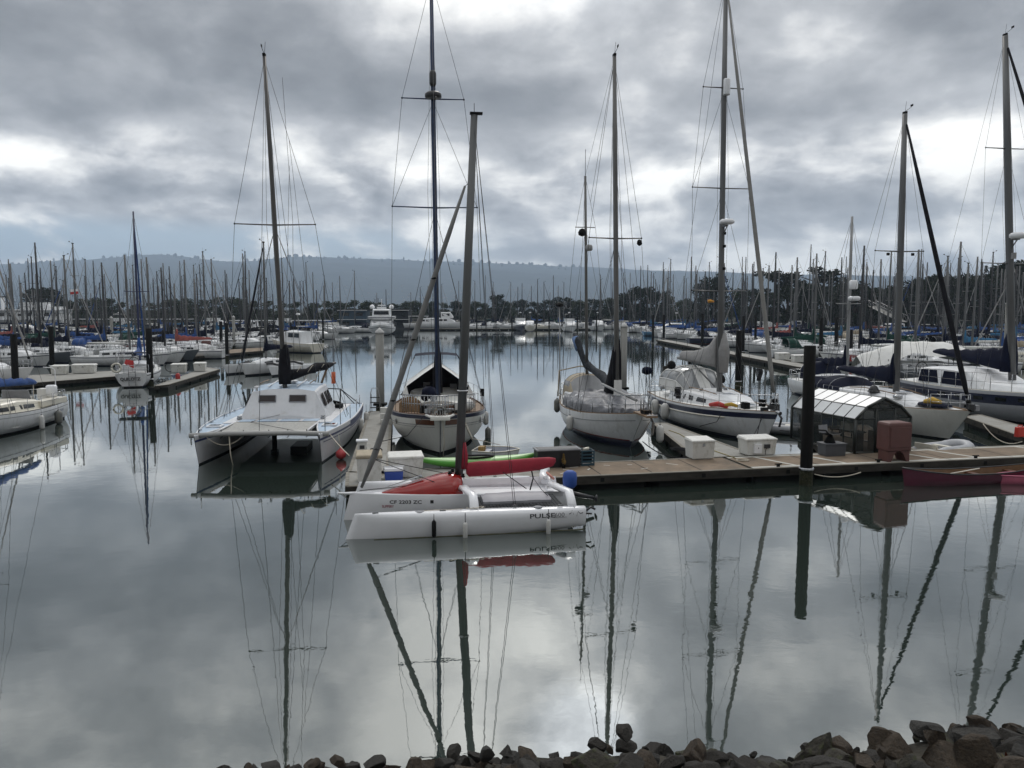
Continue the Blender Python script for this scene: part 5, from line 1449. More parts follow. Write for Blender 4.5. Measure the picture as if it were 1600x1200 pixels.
cabin(k1, [(-3.4, 1.1, 1.0, 1.25, 1.75), (-1, 1.3, 1.15, 1.25, 1.9), (1.6, 1.15, 1.0, 1.3, 1.85), (2.3, .9, .75, 1.35, 1.7)], CRW, wins=[(-2.4, -1.4, .35, .8), (-1.1, -.1, .35, .8), (.2, 1.1, .35, .8)])
# tall pulpit with many uprights
k = MB(); tp = []
for s_ in (1, -1):
    l = [h.sheer(t, s_, .72, .05) for t in (.80, .85, .90, .95, .985)]
    tp += l if s_ == 1 else l[::-1]
tp = tp[:5] + [Vector((5.95, .28, 2.36)), Vector((6.0, 0, 2.38)), Vector((5.95, -.28, 2.36))] + tp[5:]
k.tube(tp, .02, STEEL, 6); k.tube([p - Vector((0, 0, .32)) for p in tp], .015, STEEL, 5)
for a, b in zip(tp, tp[1:]):
    for f in (0, .33, .66):
        p = a.lerp(b, f); k.tube([p, p - Vector((.0, 0, .74))], .012, STEEL, 4)
k.build('pulpit', k1)
handrail(k1, h, .10, .80, 9, .70); pushpit(k1, h)
# weather cloth arch (tan board) on the starboard bow and bundles on deck
k = MB(); k.loft([[(3.2 + .02 * j, -1.55 + .9 * j / 8, 1.45 + z * (.62 * math.sin(math.pi * (j + 1) / 10) ** .5)) for j in range(9)] for z in (0, 1)], M('tan_board', (.24, .15, .08), .6, var=.2)); k.build('plywood_board', k1)
k = MB(); k.tube([(2.6, 1.3, 1.62), (3.2, 1.15, 1.7), (4.0, .75, 1.72)], [.16, .26, .18], CWHITE, 10); k.build('dinghy_bundle', k1)
k = MB(); k.tube([(2.4, -.55, 1.9), (2.7, -.45, 2.2), (3.0, -.3, 2.25), (3.3, -.2, 1.95)], [.16, .22, .2, .14], CNAVY, 10); k.build('sail_bag', k1)
k = MB()
for j in range(12):
    p = Vector((rnd.uniform(3.4, 5.2), rnd.uniform(-.7, .7), 1.62)); k.box(p, (rnd.uniform(.1, .35), rnd.uniform(.1, .3), rnd.uniform(.1, .35)), rnd.choice([STEEL, CGREY, RUBBER, BROWNW]), rz=rnd.uniform(0, 3))
k.lathe((4.9, 0, 1.58), [(.16, 0), (.16, .1), (.1, .14), (.1, .26), (.15, .3)], STEEL, 10); k.build('windlass', k1)
BLS = M('dark_blue_mast_sleeve', (.018, .035, .085), .7, var=.3, scale=6)
mt1 = k1.rotation_euler.to_matrix().transposed() @ (atY(673.5, -38, 32.0) - k1.location)
zsp = lambda py: atY(680, py, 32.0).z
rig(k1, (1.55, 0, 1.75), mt1, .10, BLS, spr=((zsp(325), 1.72, .1), (zsp(155), 1.24, .1)), chain=(1.3, 1.95, 1.3), fore=(5.9, 0, 1.7), back=(-5.5, 0, 1.4), inner=(.66, (4.4, 0, 1.6)))
radar(k1, Vector((1.55, 0, 1.75)).lerp(mt1, (zsp(158) - 1.75) / (mt1.z - 1.75)) + Vector((.36, 0, 0)), .33, .24, ALUD)
k = MB(); c = Vector((1.55, 0, 1.75)).lerp(mt1, (zsp(120) - 1.75) / (mt1.z - 1.75)); k.lathe(c + Vector((.12, 0, -.4)), [(.1, 0), (.14, .1), (.14, .5), (.1, .6)], ALUD, 8); k.build('radar_reflector', k1)
k = MB(); k.tube([(1.35, 0, 2.0), (1.32, 0, 2.8), (1.35, 0, 3.5), (1.38, 0, 4.1)], [.2, .2, .15, .07], CBLACK, 9); k.build('furled_main', k1)
# awning: ridge over the boom, white sides, black end sheet painting the shade inside
k = MB()
for s_ in (1, -1):
    k.loft([[(x, s_ * .06, zr), (x + .02, s_ * .6, zr - .36), (x + .05, s_ * 1.3, zr - .86), (x + .05, s_ * 1.5, zr - 1.25)] for x, zr in ((1.3, 3.16), (.2, 3.13), (-1.2, 3.1), (-2.6, 3.08))], CWHITE)
    k.poly([(1.36, s_ * 1.3, 2.3), (1.36, s_ * 1.5, 1.9), (1.6, s_ * 1.15, 1.72)], CWHITE)
k.build('awning', k1)
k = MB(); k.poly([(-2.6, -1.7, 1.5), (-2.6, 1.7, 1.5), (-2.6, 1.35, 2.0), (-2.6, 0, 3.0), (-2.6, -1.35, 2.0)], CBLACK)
for j in range(7): k.box((rnd.uniform(-1.8, .8), rnd.uniform(-1.0, 1.0), 1.95), (.3, .3, rnd.uniform(.1, .5)), rnd.choice([CBLACK, CNAVY, TEAK, CGREY]))
k.build('awning_inside_shade', k1)
k = MB(); k.loft([[(x, y, 3.34 + .08 * (1 - (y / 1.05) ** 2) - (.12 if abs(y) > 1 else 0)) for y in (-1.06, -1.0, -.5, 0, .5, 1.0, 1.06)] for x in (-2.0, -3.2, -4.3)], CNAVY); k.build('bimini', k1)
k = MB()
for x in (-2.2, -4.1):
    for s_ in (1, -1): k.tube([(-3.1, s_ * 1.6, 1.4), (x, s_ * 1.25, 2.8), (x, s_ * 1.0, 3.3)], .016, STEEL, 5)
k.build('bimini_frame', k1)
k = MB(); k.box((2.3, 1.78, 2.1), (.1, .16, .3), RUBBER); k.build('deck_lamp', k1)
pm = thing('mizzen', 'x', 'x') if False else None
k = MB(); k.tube([(4.6, .8, 1.5), (4.4, 1.05, .9), (3.9, 1.3, .35), (3.3, 1.5, -.05)], .016, ROPE, 5); k.tube([(4.5, .85, 1.5), (5.3, 1.2, .7), (5.6, 2.2, .5)], .014, ROPE, 5); k.tube([(5.0, -.6, 1.5), (5.0, -1.2, .8), (4.5, -2.3, .5)], .014, ROPED, 5); k.tube([(5.6, .1, 1.5), (5.5, .15, .6), (5.2, .1, -.1)], .018, ROPE, 5); k.build('dock_lines', k1)
for x, y, L_, m_, lab in ((-.6, 2.14, .62, FENDW, 'white fender hanging on the right side of the blue-masted sailboat'), (.9, 2.12, .60, FENDG, 'dark weathered fender low on the right side of the blue-masted sailboat')):
    p = W(k1, (x, y, .95 if m_ is FENDW else .45)); fender(p, L_, .13, m_, lab, top=.5)

# ================================================================ KETCH UNDER A GREY TARPAULIN
k2 = thing('sailing_ketch', 'white two-masted sailboat with grey tarpaulin over its deck and red waterline', 'sailboat')
L2 = 10.0
place(k2, (4.95, 28.9), L2, (.175, -.985))
h = Hull(L2, 3.3, 1.55, 1.12, 1.22, tr=.5, sm=.48, ob=1.5, os=.9, d=.6, pb=2.3, eb=1.3, em=3.0, es=2.4)
h.build(k2, WHITE, bottom=NAVY, boot=NAVY, s0=.02, s1=.06, deck=DECK, rail=TEAK, name='hull', boott=.30)
k = MB()
for s_ in (1, -1):
    T = [.03 + .95 * j / 22 for j in range(23)]
    k.loft([[h.p(t, h.z(t) - .31, s_, .012), h.p(t, h.z(t) - .285, s_, .012)] for t in T], CGREY)
k.loft([[h.p(t, .30, s_, .012), h.p(t, .345, s_, .012)] for t in T], REDB) if False else None
for s_ in (1, -1): k.loft([[h.p(t, .30, s_, .012), h.p(t, .345, s_, .012)] for t in T], REDB)
k.build('cove_line', k2, fix=True)
cabin(k2, [(-3.2, 1.1, 1.0, 1.1, 1.6), (0, 1.2, 1.05, 1.12, 1.72), (2.2, .95, .8, 1.2, 1.62)], WHITE, wins=[(-2.6, -1.8, .3, .75), (-1.5, -.6, .3, .75)])
# tarpaulin draped in folds over cabin and foredeck
TARP = M('grey_tarpaulin', (.15, .155, .172), .55, var=.2, scale=3, bump=.02, bscale=6, dirt=(.36, .36, .38, .6), dscale=3)
rows = []
for i in range(34):
    x = -1.75 + 5.75 * i / 33
    t = (x + L2 / 2) / L2; hw = min(1.5, h.b(t) - .06); zd = h.z(t)
    hgt = .58 * (1 - clamp((x - .8) / 3.6) ** 1.4 * .80) * clamp((x + 2.2) / .5)
    ring = []
    for j in range(29):
        a = math.pi * j / 28
        c, s_ = math.cos(a), math.sin(a)
        n = mnoise.noise(Vector((x * 1.5, j * .35, 2.2))) * .16 + abs(mnoise.noise(Vector((x * 2.6, j * .22, 8.1)))) * .34 - .06 + .16 * math.exp(-((x - .4) ** 2 + (j - 9) ** 2 * .03) * 2) + .14 * math.exp(-((x - 2.1) ** 2 + (j - 18) ** 2 * .03) * 2.5)
        ring.append((x, hw * math.copysign(abs(c) ** .8, c) * (1 + .05 * n), zd + .04 + hgt * s_ ** .62 + n * s_ ** .5))
    rows.append(ring)
k = MB(); k.loft(rows, TARP, caps=True); k.build('tarpaulin', k2)
canopy(k2, -3.7, -2.1, .98, 1.35, 2.42, CTAN, front=.6, glass=M('cloudy_vinyl', (.24, .245, .25), .25, var=.1))
k = MB(); k.tube([(-4.2, -1.1, 1.25), (-4.2, -1.05, 2.5), (-4.1, 0, 2.72), (-4.2, 1.05, 2.5), (-4.2, 1.1, 1.25)], .035, CTAN, 6); k.build('hood_bow', k2)
pulpit(k2, h, .86, .72, r=.026); pushpit(k2, h); handrail(k2, h, .15, .84, 8, .62)
k = MB(); k.box((5.2, 0, 1.55), (1.5, .42, .07), TEAK); k.tube([(5.9, .2, 1.58), (5.9, -.2, 1.58)], .05, STEEL, 6); k.tube([(5.9, 0, 1.5), (4.35, 0, .35)], .012, WIRE, 5); k.tube([(5.5, .05, 1.6), (5.75, .12, 1.3), (5.7, .1, .85)], .05, STEEL, 6); k.box((5.3, 0, 1.66), (.35, .3, .16), RUBBER); k.build('bowsprit', k2, bevel=.006)
k = MB(); k.tube([(1.4, -.55, 2.35), (4.9, -.25, 2.05)], .055, ALUW, 8); k.build('spinnaker_pole', k2)
mb2, mt2 = Vector((1.75, 0, 1.75)), k2.rotation_euler.to_matrix().transposed() @ (atY(960, 88, 32.2) - k2.location)
z2 = lambda py, Y: atY(960, py, Y).z
MAST2 = M('grey_mast', (.13, .127, .12), .45, metal=.2, var=.15, stretch=(1, 1, .1))
rig(k2, mb2, mt2, .10, MAST2, spr=((z2(373, 32.2), 1.12, .05),), chain=(1.4, 1.6, 1.2), fore=(5.7, 0, 1.6), back=(-2.6, 0, 10.4), inner=(.72, (4.2, 0, 1.5)))
k = MB(); c = mb2.lerp(mt2, (z2(373, 32.2) - mb2.z) / (mt2.z - mb2.z)); k.lathe(c + Vector((0, 1.02, -.28)), [(.03, 0), (.12, .08), (.1, .2), (.04, .26)], RUBBER, 8); k.build('spreader_lamp', k2)
mbz, mtz = Vector((-2.9, 0, 1.9)), k2.rotation_euler.to_matrix().transposed() @ (atY(914.5, 275, 36.4) - k2.location)
k = MB(); k.tube([mbz, mbz.lerp(mtz, .6), mtz], [.075, .07, .055], MAST2, 8); k.tube([mtz, mtz + Vector((0, 0, 1.2))], .012, WIRE, 4); k.build('mizzen_mast', k2)
zz = z2(355, 36.4); c = mbz.lerp(mtz, (zz - mbz.z) / (mtz.z - mbz.z)); k = MB(); k.tube([c + Vector((0, -.5, 0)), c + Vector((0, .45, 0))], .022, MAST2, 5); k.build('spreader', k2)
k = MB(); k.lathe(c + Vector((.05, -.18, -.42)), [(.04, 0), (.17, .06), (.19, .18), (.12, .32), (.04, .36)], RUBBER, 10); k.build('mizzen_lamp', k2)
radar(k2, mbz.lerp(mtz, (z2(392, 36.4) - mbz.z) / (mtz.z - mbz.z)) + Vector((.1, .12, 0)), .17, .28, ALUW, name='radar_reflector')
k = MB()
for s_ in (1, -1): k.tube([mtz, c + Vector((0, s_ * .47, 0)), (-3.2, s_ * 1.3, 1.2)], .007, WIRE, 4); k.tube([c, (-2.4, s_ * 1.35, 1.2)], .007, WIRE, 4)
k.tube([mtz, (-4.9, .0, 1.3)], .007, WIRE, 4); k.tube([mtz, mt2 - Vector((0, 0, .1))], .006, WIRE, 4); k.build('mizzen_rigging', k2)
# drooping sail bundle from the mizzen to the main mast cover
k = MB(); k.tube([(-4.1, -.3, 4.3), (-3.7, -.25, 3.9), (-3.3, -.15, 3.3), (-2.9, 0, 2.85), (-2.0, .1, 2.65), (-.9, .15, 2.5), (.2, .1, 2.2), (.9, .05, 2.0)], [.10, .17, .14, .20, .16, .21, .19, .15], M('slate_sail_bundle', (.03, .034, .04), .85, var=.4, bump=.03, bscale=8), 10); k.build('mizzen_sail', k2)
k = MB(); k.tube([(-3.95, -.31, 4.1), (-3.55, -.24, 3.55)], [.185, .16], M('pale_blue_canvas', (.10, .17, .32), .8, var=.2), 10); k.build('sail_tie', k2)
k = MB(); k.loft([[(1.72 - u[0], u[1], z) for u in pts] for z, pts in ((1.95, [(-.1, .16), (.5, .3), (1.25, .2), (1.3, 0), (1.25, -.2), (.5, -.3), (-.1, -.16)]), (2.8, [(-.1, .15), (.4, .24), (.8, .15), (.85, 0), (.8, -.15), (.4, -.24), (-.1, -.15)]), (3.7, [(-.12, .12), (.2, .16), (.42, .1), (.45, 0), (.42, -.1), (.2, -.16), (-.12, -.12)]), (4.25, [(-.1, .06), (.05, .08), (.12, .05), (.13, 0), (.12, -.05), (.05, -.08), (-.1, -.06)]))], CBLACK, closed=True, caps=True); k.build('mast_cover', k2)
k = MB(); k.box((1.75, 0, 2.1), (.3, .34, .9), CWHITE, taper=.9); k.build('mast_foot_cover', k2)
k = MB(); k.tube([(-4.6, -.9, 1.3), (-4.62, -.95, 5.6)], .03, ALUW, 6); k.lathe((-4.62, -.95, 5.6), [(.06, 0), (.2, .05), (.2, .15), (.06, .22)], RUBBER, 10); k.build('wind_generator', k2)
for x, lab, m_, z_ in ((.6, 'white fender with dark top, left side of tarpaulined sailboat', FENDW, .95), (-3.1, 'weathered grey fender high on the left stern of the tarpaulined sailboat', FENDG, 1.25)):
    t = (x + L2 / 2) / L2; p = W(k2, (x, -(h.b(t) + .10), z_)); fender(p, .66, .15, m_, lab, top=.4)
p = W(k2, (4.0, 1.05, .95)); fender(p, .7, .15, FENDW, 'white fender on the right bow of the tarpaulined sailboat above the pale finger', top=.5)

# ================================================================ NAVY-STRIPED YACHT
y1 = thing('sailing_yacht', 'white yacht with a broad navy stripe, glass dodger and grey furled mainsail', 'sailboat')
L3 = 11.2
place(y1, (10.55, 30.4), L3, (.19, -.982))
h = Hull(L3, 3.6, 1.42, 1.15, 1.12, tr=.68, sm=.45, ob=.95, os=.2, d=.55, pb=2.3, eb=1.35, em=3.2, es=2.8)
h.build(y1, WHITE, bottom=CBLACK, boot=NAVY, stripe=NAVY, s0=.10, s1=.32, deck=DECK, rail=TEAK, name='hull', boott=.12)
k = MB()
for s_ in (1, -1):
    T = [.05 + .75 * j / 22 for j in range(23)]
    k.tube([h.p(t, h.z(t) - .36, s_, .02) for t in T], .03, CREAM, 6)
k.build('rubbing_strake', y1)
cabin(y1, [(-2.6, 1.25, 1.1, 1.12, 1.62), (-.5, 1.3, 1.1, 1.14, 1.68), (1.8, 1.0, .85, 1.2, 1.58), (3.0, .6, .45, 1.28, 1.42)], WHITE, wins=[(-2.0, -1.1, .3, .78), (-.8, .1, .3, .78), (.4, 1.2, .3, .78)])
VINYL = M('clear_vinyl_window', (.22, .23, .235), .15, var=.15)
k = MB(); rows = []
for x, k_, w_ in ((-4.0, .92, 1.2), (-3.0, 1.0, 1.25), (-1.9, .95, 1.22), (-.8, .0, 1.05)):
    rows.append([(x, w_ * math.cos(a), 1.5 + 1.18 * k_ * math.sin(a) ** .6) for a in [math.pi * j / 12 for j in range(13)]])
k.loft(rows, lambda i, q: (VINYL if (1 <= q <= 4 or 7 <= q <= 10) and i >= 0 else CWHITE)); o = k.build('dodger', y1)
k = MB()
for r_ in rows: k.tube([Vector(p) + Vector((0, 0, .01)) for p in r_], .028, CWHITE, 5)
for q in (1, 3, 6, 9, 11): k.tube([Vector(r_[q]) + Vector((0, 0, .012)) for r_ in rows], .026, CWHITE, 5)
k.build('dodger_frame', o)
pulpit(y1, h, .86, .66); pushpit(y1, h); handrail(y1, h, .16, .85, 9, .64)
mb3 = Vector((.4, 0, 1.65)); mt3 = y1.rotation_euler.to_matrix().transposed() @ (atY(1134.5, -38, 35.4) - y1.location)
z3 = lambda py: atY(1138, py, 35.4).z
rig(y1, mb3, mt3, .12, ALU, spr=((z3(455), 1.35, .15), (z3(294), 1.38, .15), (z3(137), .95, .1)), chain=(.2, 1.7, 1.2), fore=(5.35, 0, 1.6), back=(-5.4, 0, 1.3), furl=(M('pale_furled_sail', (.20, .197, .187), .8, var=.12), .092))
c = mb3.lerp(mt3, (z3(352) - mb3.z) / (mt3.z - mb3.z)); k = MB(); k.lathe(c + Vector((.48, 0, 0)), [(.22, 0), (.33, .05), (.33, .15), (.25, .22)], CLEANW, 16); k.box(c + Vector((.25, 0, -.05)), (.4, .16, .06), ALU); k.tube([c + Vector((.1, 0, -.5)), c + Vector((.5, 0, -.08))], .025, ALU, 5); k.build('radar_dome', y1)
c = mb3.lerp(mt3, (z3(138) - mb3.z) / (mt3.z - mb3.z)); k = MB(); k.lathe(c + Vector((.25, 0, -.35)), [(.14, 0), (.15, .05), (.15, .65), (.13, .7)], CLEANW, 12); k.build('radar_reflector', y1)
k = MB()
for py in (365, 385, 420): 
    c = mb3.lerp(mt3, (z3(py) - mb3.z) / (mt3.z - mb3.z)); k.box(c + Vector((.2, .03, 0)), (.14, .1, .12), RUBBER)
k.build('mast_lamps', y1)
GSC = M('grey_sail', (.25, .247, .243), .85, var=.12, bump=.02, bscale=7)
k = MB(); g0 = Vector((.2, 0, 3.0))
rows = []
for u, hh, w_ in ((0, 1.35, .16), (.08, 1.2, .26), (.2, .85, .30), (.4, .55, .28), (.6, .42, .25), (.8, .36, .2), (.95, .28, .14), (1, .1, .06)):
    x = .15 - 4.3 * u
    rows.append([(x, w_ * math.cos(a) * (1 - .5 * clamp(math.sin(a))) + .03 * math.sin(u * 19 + j), 2.98 + .1 * u + (hh * math.sin(a) if math.sin(a) > 0 else .16 * math.sin(a))) for j, a in enumerate([6.2832 * j / 14 for j in range(14)])])
k.loft(rows, GSC, closed=True, caps=True); k.build('furled_main', y1)
k = MB(); k.tube([(.25, 0, 2.86), (-4.4, 0, 2.98)], .08, ALU, 8); k.tube([(-2.8, 0, 2.9), (-.1, 0, 1.9)], .04, ALU, 6); k.build('boom', y1)
k = MB(); k.tube([(.55, .1, 2.6), (.58, .1, 3.6), (.5, .1, 4.4)], [.2, .26, .1], GSC, 10); k.build('staysail_bag', y1)
k = MB(); k.box((-4.6, .1, 1.95), (.14, 1.7, 1.2), M('grey_weather_cloth', (.045, .042, .038), .8, var=.25)); k.box((-4.4, .55, 1.95), (.25, .7, .7), CGREY); k.build('weather_cloth', y1)
k = MB(); k.lathe((-5.3, -1.35, 2.05), [(.08, 0), (.27, .08), (.29, .2), (.25, .36), (.08, .42)], CNAVY, 12); k.build('barbecue_cover', y1)
k = MB()
for c in ((-2.4, -1.2, 2.55), (-1.3, 0.9, 1.9)): k.lathe(c, [(.05, 0), (.19, .06), (.22, .2), (.16, .36), (.05, .42)], RUBBER, 10)
k.box((-3.4, .2, 2.85), (.14, .14, .3), RUBBER); k.build('deck_gear', y1)
# rope bundles on lifelines, red and yellow deck cushion
k = MB(); k.tube([(1.9, -1.15, 1.30), (2.5, -1.05, 1.40), (3.0, -.9, 1.34)], [.08, .12, .08], M('signal_red_fabric', (.42, .03, .025), .7, var=.15), 10); k.build('life_bag', y1)
k = MB(); k.tube([(2.95, -.95, 1.42), (3.3, -.85, 1.48), (3.6, -.75, 1.44)], [.06, .09, .06], M('yellow_fabric', (.45, .28, .03), .7, var=.15), 8); k.build('throw_line', y1)
k = MB(); k.box((3.95, -.55, 1.5), (.3, .26, .28), RUBBER); k.build('deck_box', y1)
k = MB()
for c in ((-.9, -1.55, 1.55), (.9, 1.6, 2.5)):
    for j in range(7): k.tube([Vector(c) + Vector((.02 * j, .0, .0)) + Vector((.1 * math.cos(a), .05 * math.sin(a * 2) + .02 * j, .28 * math.sin(a))) for a in [6.2832 * q / 10 for q in range(11)]], .016, ROPED, 4)
k.build('rope_coils', y1)
k = MB()
for j in range(10): k.box((rnd.uniform(4.6, 5.5), rnd.uniform(-.3, .3), 1.45 + rnd.uniform(0, .35)), (rnd.uniform(.08, .3), .12, rnd.uniform(.08, .3)), rnd.choice([STEEL, RUBBER, ALUD, CGREY]), rz=rnd.uniform(0, 3))
k.tube([(5.1, 0, 1.45), (5.75, 0, 1.38)], .08, STEEL, 6); k.tube([(5.55, 0, 1.4), (5.85, 0, 1.2), (5.7, 0, .85)], .045, ALUD, 6); k.build('anchor', y1)
for x, yy in ((1.2, .0), (3.4, .0)):
    k = MB(); z_ = 1.62 if x < 2 else 1.36; k.box((x, yy, z_ + .06), (.55, .55, .05), CLEANW); k.box((x, yy, z_ + .088), (.44, .44, .012), GLASS); k.build('deck_hatch', y1, bevel=.006)
for x, yy in ((-3.2, 1.35), (-3.2, -1.35), (-.2, .6), (-.2, -.6)):
    k = MB(); k.lathe((x, yy, 1.5 if x < -1 else 1.68), [(.1, 0), (.1, .05), (.07, .1), (.09, .15)], STEEL, 10); k.build('winch', y1)
for s_ in (1, -1):
    k = MB(); k.tube([(-1.8, s_ * .8, 1.72), (-.8, s_ * .82, 1.80), (.4, s_ * .75, 1.78), (1.4, s_ * .62, 1.70)], .022, TEAK, 5); k.build('grab_rail', y1)
k = MB(); k.tube([(3.2, -1.15, 1.25), (3.0, -1.35, .7), (2.3, -1.8, .42)], .016, ROPED, 5); k.tube([(4.9, -.3, 1.35), (4.95, -.5, .6), (4.6, -.35, .05)], .014, ROPED, 5); k.build('dock_lines', y1)
for j, (x, lab) in enumerate(((-1.3, 'grey fender on the navy-striped yacht side, nearer its bow, over the pale finger'), (-2.9, 'grey fender on the navy-striped yacht side, farther from its bow'))):
    t = (x + L3 / 2) / L3; p = W(y1, (x, -(h.b(t) + .16), 1.02)); fender(p, .78, .2, FENDW, lab, top=.35)

# ================================================================ SMALL SLOOP AT THE LEFT EDGE
s1 = thing('sailing_sloop', 'small white sloop cut by the left edge, blue boom cover and stern rail', 'sailboat')
L4 = 9.0
place(s1, (-22.95, 29.6), L4, (.03, -1))
h = Hull(L4, 2.95, 1.15, .92, .92, tr=.62, sm=.45, ob=.7, os=-.28, d=.4, pb=2.2, eb=1.35, em=3.0, es=2.2)
h.build(s1, WHITE, bottom=CBLACK, stripe=WHITE, s0=.02, s1=.05, deck=CREAM, rail=ALUD, name='hull', boott=.09)
k = MB()
for s_ in (1, -1):
    T = [.01 + .97 * j / 22 for j in range(23)]
    k.loft([[h.p(t, h.z(t) - .17, s_, .01), h.p(t, h.z(t) - .145, s_, .01)] for t in T], CGREY)
k.build('cove_line', s1, fix=True)
cabin(s1, [(-1.9, 1.0, .88, .88, 1.28), (-.2, 1.1, .92, .9, 1.42), (1.8, .85, .7, .98, 1.35), (2.6, .5, .4, 1.02, 1.15)], CREAM, wins=[(-1.5, -.6, .25, .7), (-.5, .3, .25, .7), (.4, 1.2, .25, .7)])
for s_ in (1, -1):
    k = MB(); k.box((-3.0, s_ * .85, 1.05), (2.2, .5, .3), CREAM); k.build('cockpit_coaming', s1, bevel=.04)
k = MB(); k.slab([(-1.95, -.7, 1.0), (-1.95, .7, 1.0), (-1.75, .6, 1.75), (-1.75, -.6, 1.75)], .05, CGREY); k.build('companionway_board', s1)
k = MB(); k.lathe((-3.75, .55, 1.22), [(.19, 0), (.25, .06), (.25, .5), (.2, .56)], CLEANW, 14); k.box((-3.95, .1, 1.35), (.45, .5, .5), CWHITE); k.build('stern_seat', s1)
k = MB(); k.tube([(-3.95, .65, .98), (-3.95, .65, 2.5), (-3.9, .55, 2.62), (-3.75, .2, 2.66)], .024, CLEANW, 6); k.build('stern_davit', s1)
pushpit(s1, h, .2, .58); handrail(s1, h, .22, .85, 6, .58); pulpit(s1, h)
lettering(s1, 'REPRIEVE', .17, hull_text(h, 1, -3.15, .52, -1), M('faded_blue_lettering', (.13, .15, .24), .6, var=.1))
sail_cover(s1, (.9, 0, 2.15), (-3.3, 0, 1.95), .36, .20, .17, CBLUE, neck=.5, lump=.6)
rig(s1, (1.0, 0, 1.4), (1.0, 0, 12.5), .075, ALU, spr=((6.6, .8, .1),), chain=(.9, 1.3, .95), fore=(4.3, 0, 1.2), back=(-4.4, 0, 1.0))
k = MB(); k.tube([(-3.2, 0, 1.9), (-3.0, .1, 1.1)], .02, ROPE, 4); k.build('mainsheet', s1)
for x, r_, lab in ((-1.0, .11, 'slim white fender on the small sloop at the left edge'), (-2.75, .17, 'grey teardrop fender near the stern of the small sloop at the left edge')):
    t = (x + L4 / 2) / L4; p = W(s1, (x, h.b(t) + .1, .66)); fender(p, .68, r_, FENDW if r_ < .15 else FENDG, lab, top=.28)

# ================================================================ SLOOP BEHIND THE GREENHOUSE
s2 = thing('sailing_sloop', 'white sloop behind the greenhouse with navy boom cover and navy dodger', 'sailboat')
L5 = 10.4
place(s2, (18.55, 31.0), L5, (.17, -.985))
h = Hull(L5, 3.3, 1.38, 1.12, 1.08, tr=.66, sm=.44, ob=1.2, os=.3, d=.5, pb=2.2, eb=1.3, em=3.0, es=2.5)
h.build(s2, CRW, bottom=CBLACK, s0=.02, s1=.06, deck=DECK, rail=TEAK, name='hull', boott=.07)
cabin(s2, [(-2.4, 1.15, 1.0, 1.1, 1.62), (-.3, 1.2, 1.02, 1.12, 1.66), (1.7, .95, .8, 1.18, 1.56), (2.6, .6, .5, 1.24, 1.36)], WHITE, wins=[(-1.9, -1.0, .3, .75), (-.7, .2, .3, .75), (.5, 1.3, .3, .75)])
canopy(s2, -4.0, -1.9, 1.25, 1.2, 2.08, CNAVY, front=.8)
k = MB(); k.loft([[(x, y, z) for y, z in ((-1.15, 1.1), (-1.2, 1.6), (-.9, 1.98), (.9, 1.98), (1.2, 1.6), (1.15, 1.1))] for x in (-4.9, -3.9)], CNAVY, smooth=False); k.build('cockpit_cover', s2)
mb5 = Vector((.55, 0, 1.6)); mt5 = s2.rotation_euler.to_matrix().transposed() @ (atY(1414, 178, 35.5) - s2.location)
z5 = lambda py: atY(1410, py, 35.5).z
rig(s2, mb5, mt5, .125, ALU, spr=((z5(393), 1.22, .08),), chain=(.4, 1.55, 1.2), fore=(5.1, 0, 1.5), back=(-5.1, 0, 1.2), furl=(CBLACK, .105), inner=(.5, (2.6, 0, 1.4)))
k = MB()
for yy in (-.62, .62): k.box((mb5.lerp(mt5, (z5(393) - mb5.z) / (mt5.z - mb5.z))) + Vector((.0, yy, -.12)), (.1, .1, .12), RUBBER)
k.build('spreader_lamps', s2)
sail_cover(s2, (.35, 0, 2.15), (-4.0, 0, 2.45), .75, .16, .26, CNAVY, neck=.55, lump=.3, boom=ALUW, boomr=.085)
pulpit(s2, h, .86, .64); handrail(s2, h, .2, .85, 8, .62)
k = MB(); k.lathe((1.7, -.75, 1.5), [(.12, 0), (.2, .05), (.2, .16), (.1, .2)], STEEL, 12); k.lathe((.2, -.9, 1.62), [(.2, 0), (.28, .05), (.14, .3), (.05, .36)], ALUD, 12); k.build('deck_vents', s2)
k = MB(); k.tube([(2.9, -.35, 1.5), (3.2, -.2, 1.58), (3.5, 0, 1.5)], [.1, .17, .1], M('yellow_fabric', (0, 0, 0)), 8); k.build('throw_line', s2)
k = MB(); k.loft([[(3.1 + .9 * math.cos(a) * s_, .55 * math.sin(a) * s_, z) for a in [6.2832 * j / 14 for j in range(14)]] for s_, z in ((1, 1.36), (.9, 1.44), (.4, 1.48))], CNAVY, closed=True, caps=True); k.build('hatch_cover', s2)
for s_ in (1, -1):
    k = MB(); k.tube([(-1.8, s_ * .8, 1.70), (-.6, s_ * .8, 1.78), (.6, s_ * .7, 1.74), (1.5, s_ * .6, 1.66)], .022, TEAK, 5); k.build('grab_rail', s2)
k = MB(); k.box((1.1, 0, 1.72), (.5, .5, .05), CLEANW); k.box((1.1, 0, 1.748), (.4, .4, .012), GLASS); k.build('deck_hatch', s2)
k = MB()
for j in range(7): k.box((rnd.uniform(4.7, 5.4), rnd.uniform(-.2, .2), 1.42 + rnd.uniform(0, .2)), (rnd.uniform(.15, .35), .2, rnd.uniform(.1, .25)), rnd.choice([ALUD, RUBBER, CGREY]), rz=rnd.uniform(0, 3))
k.build('anchor', s2)

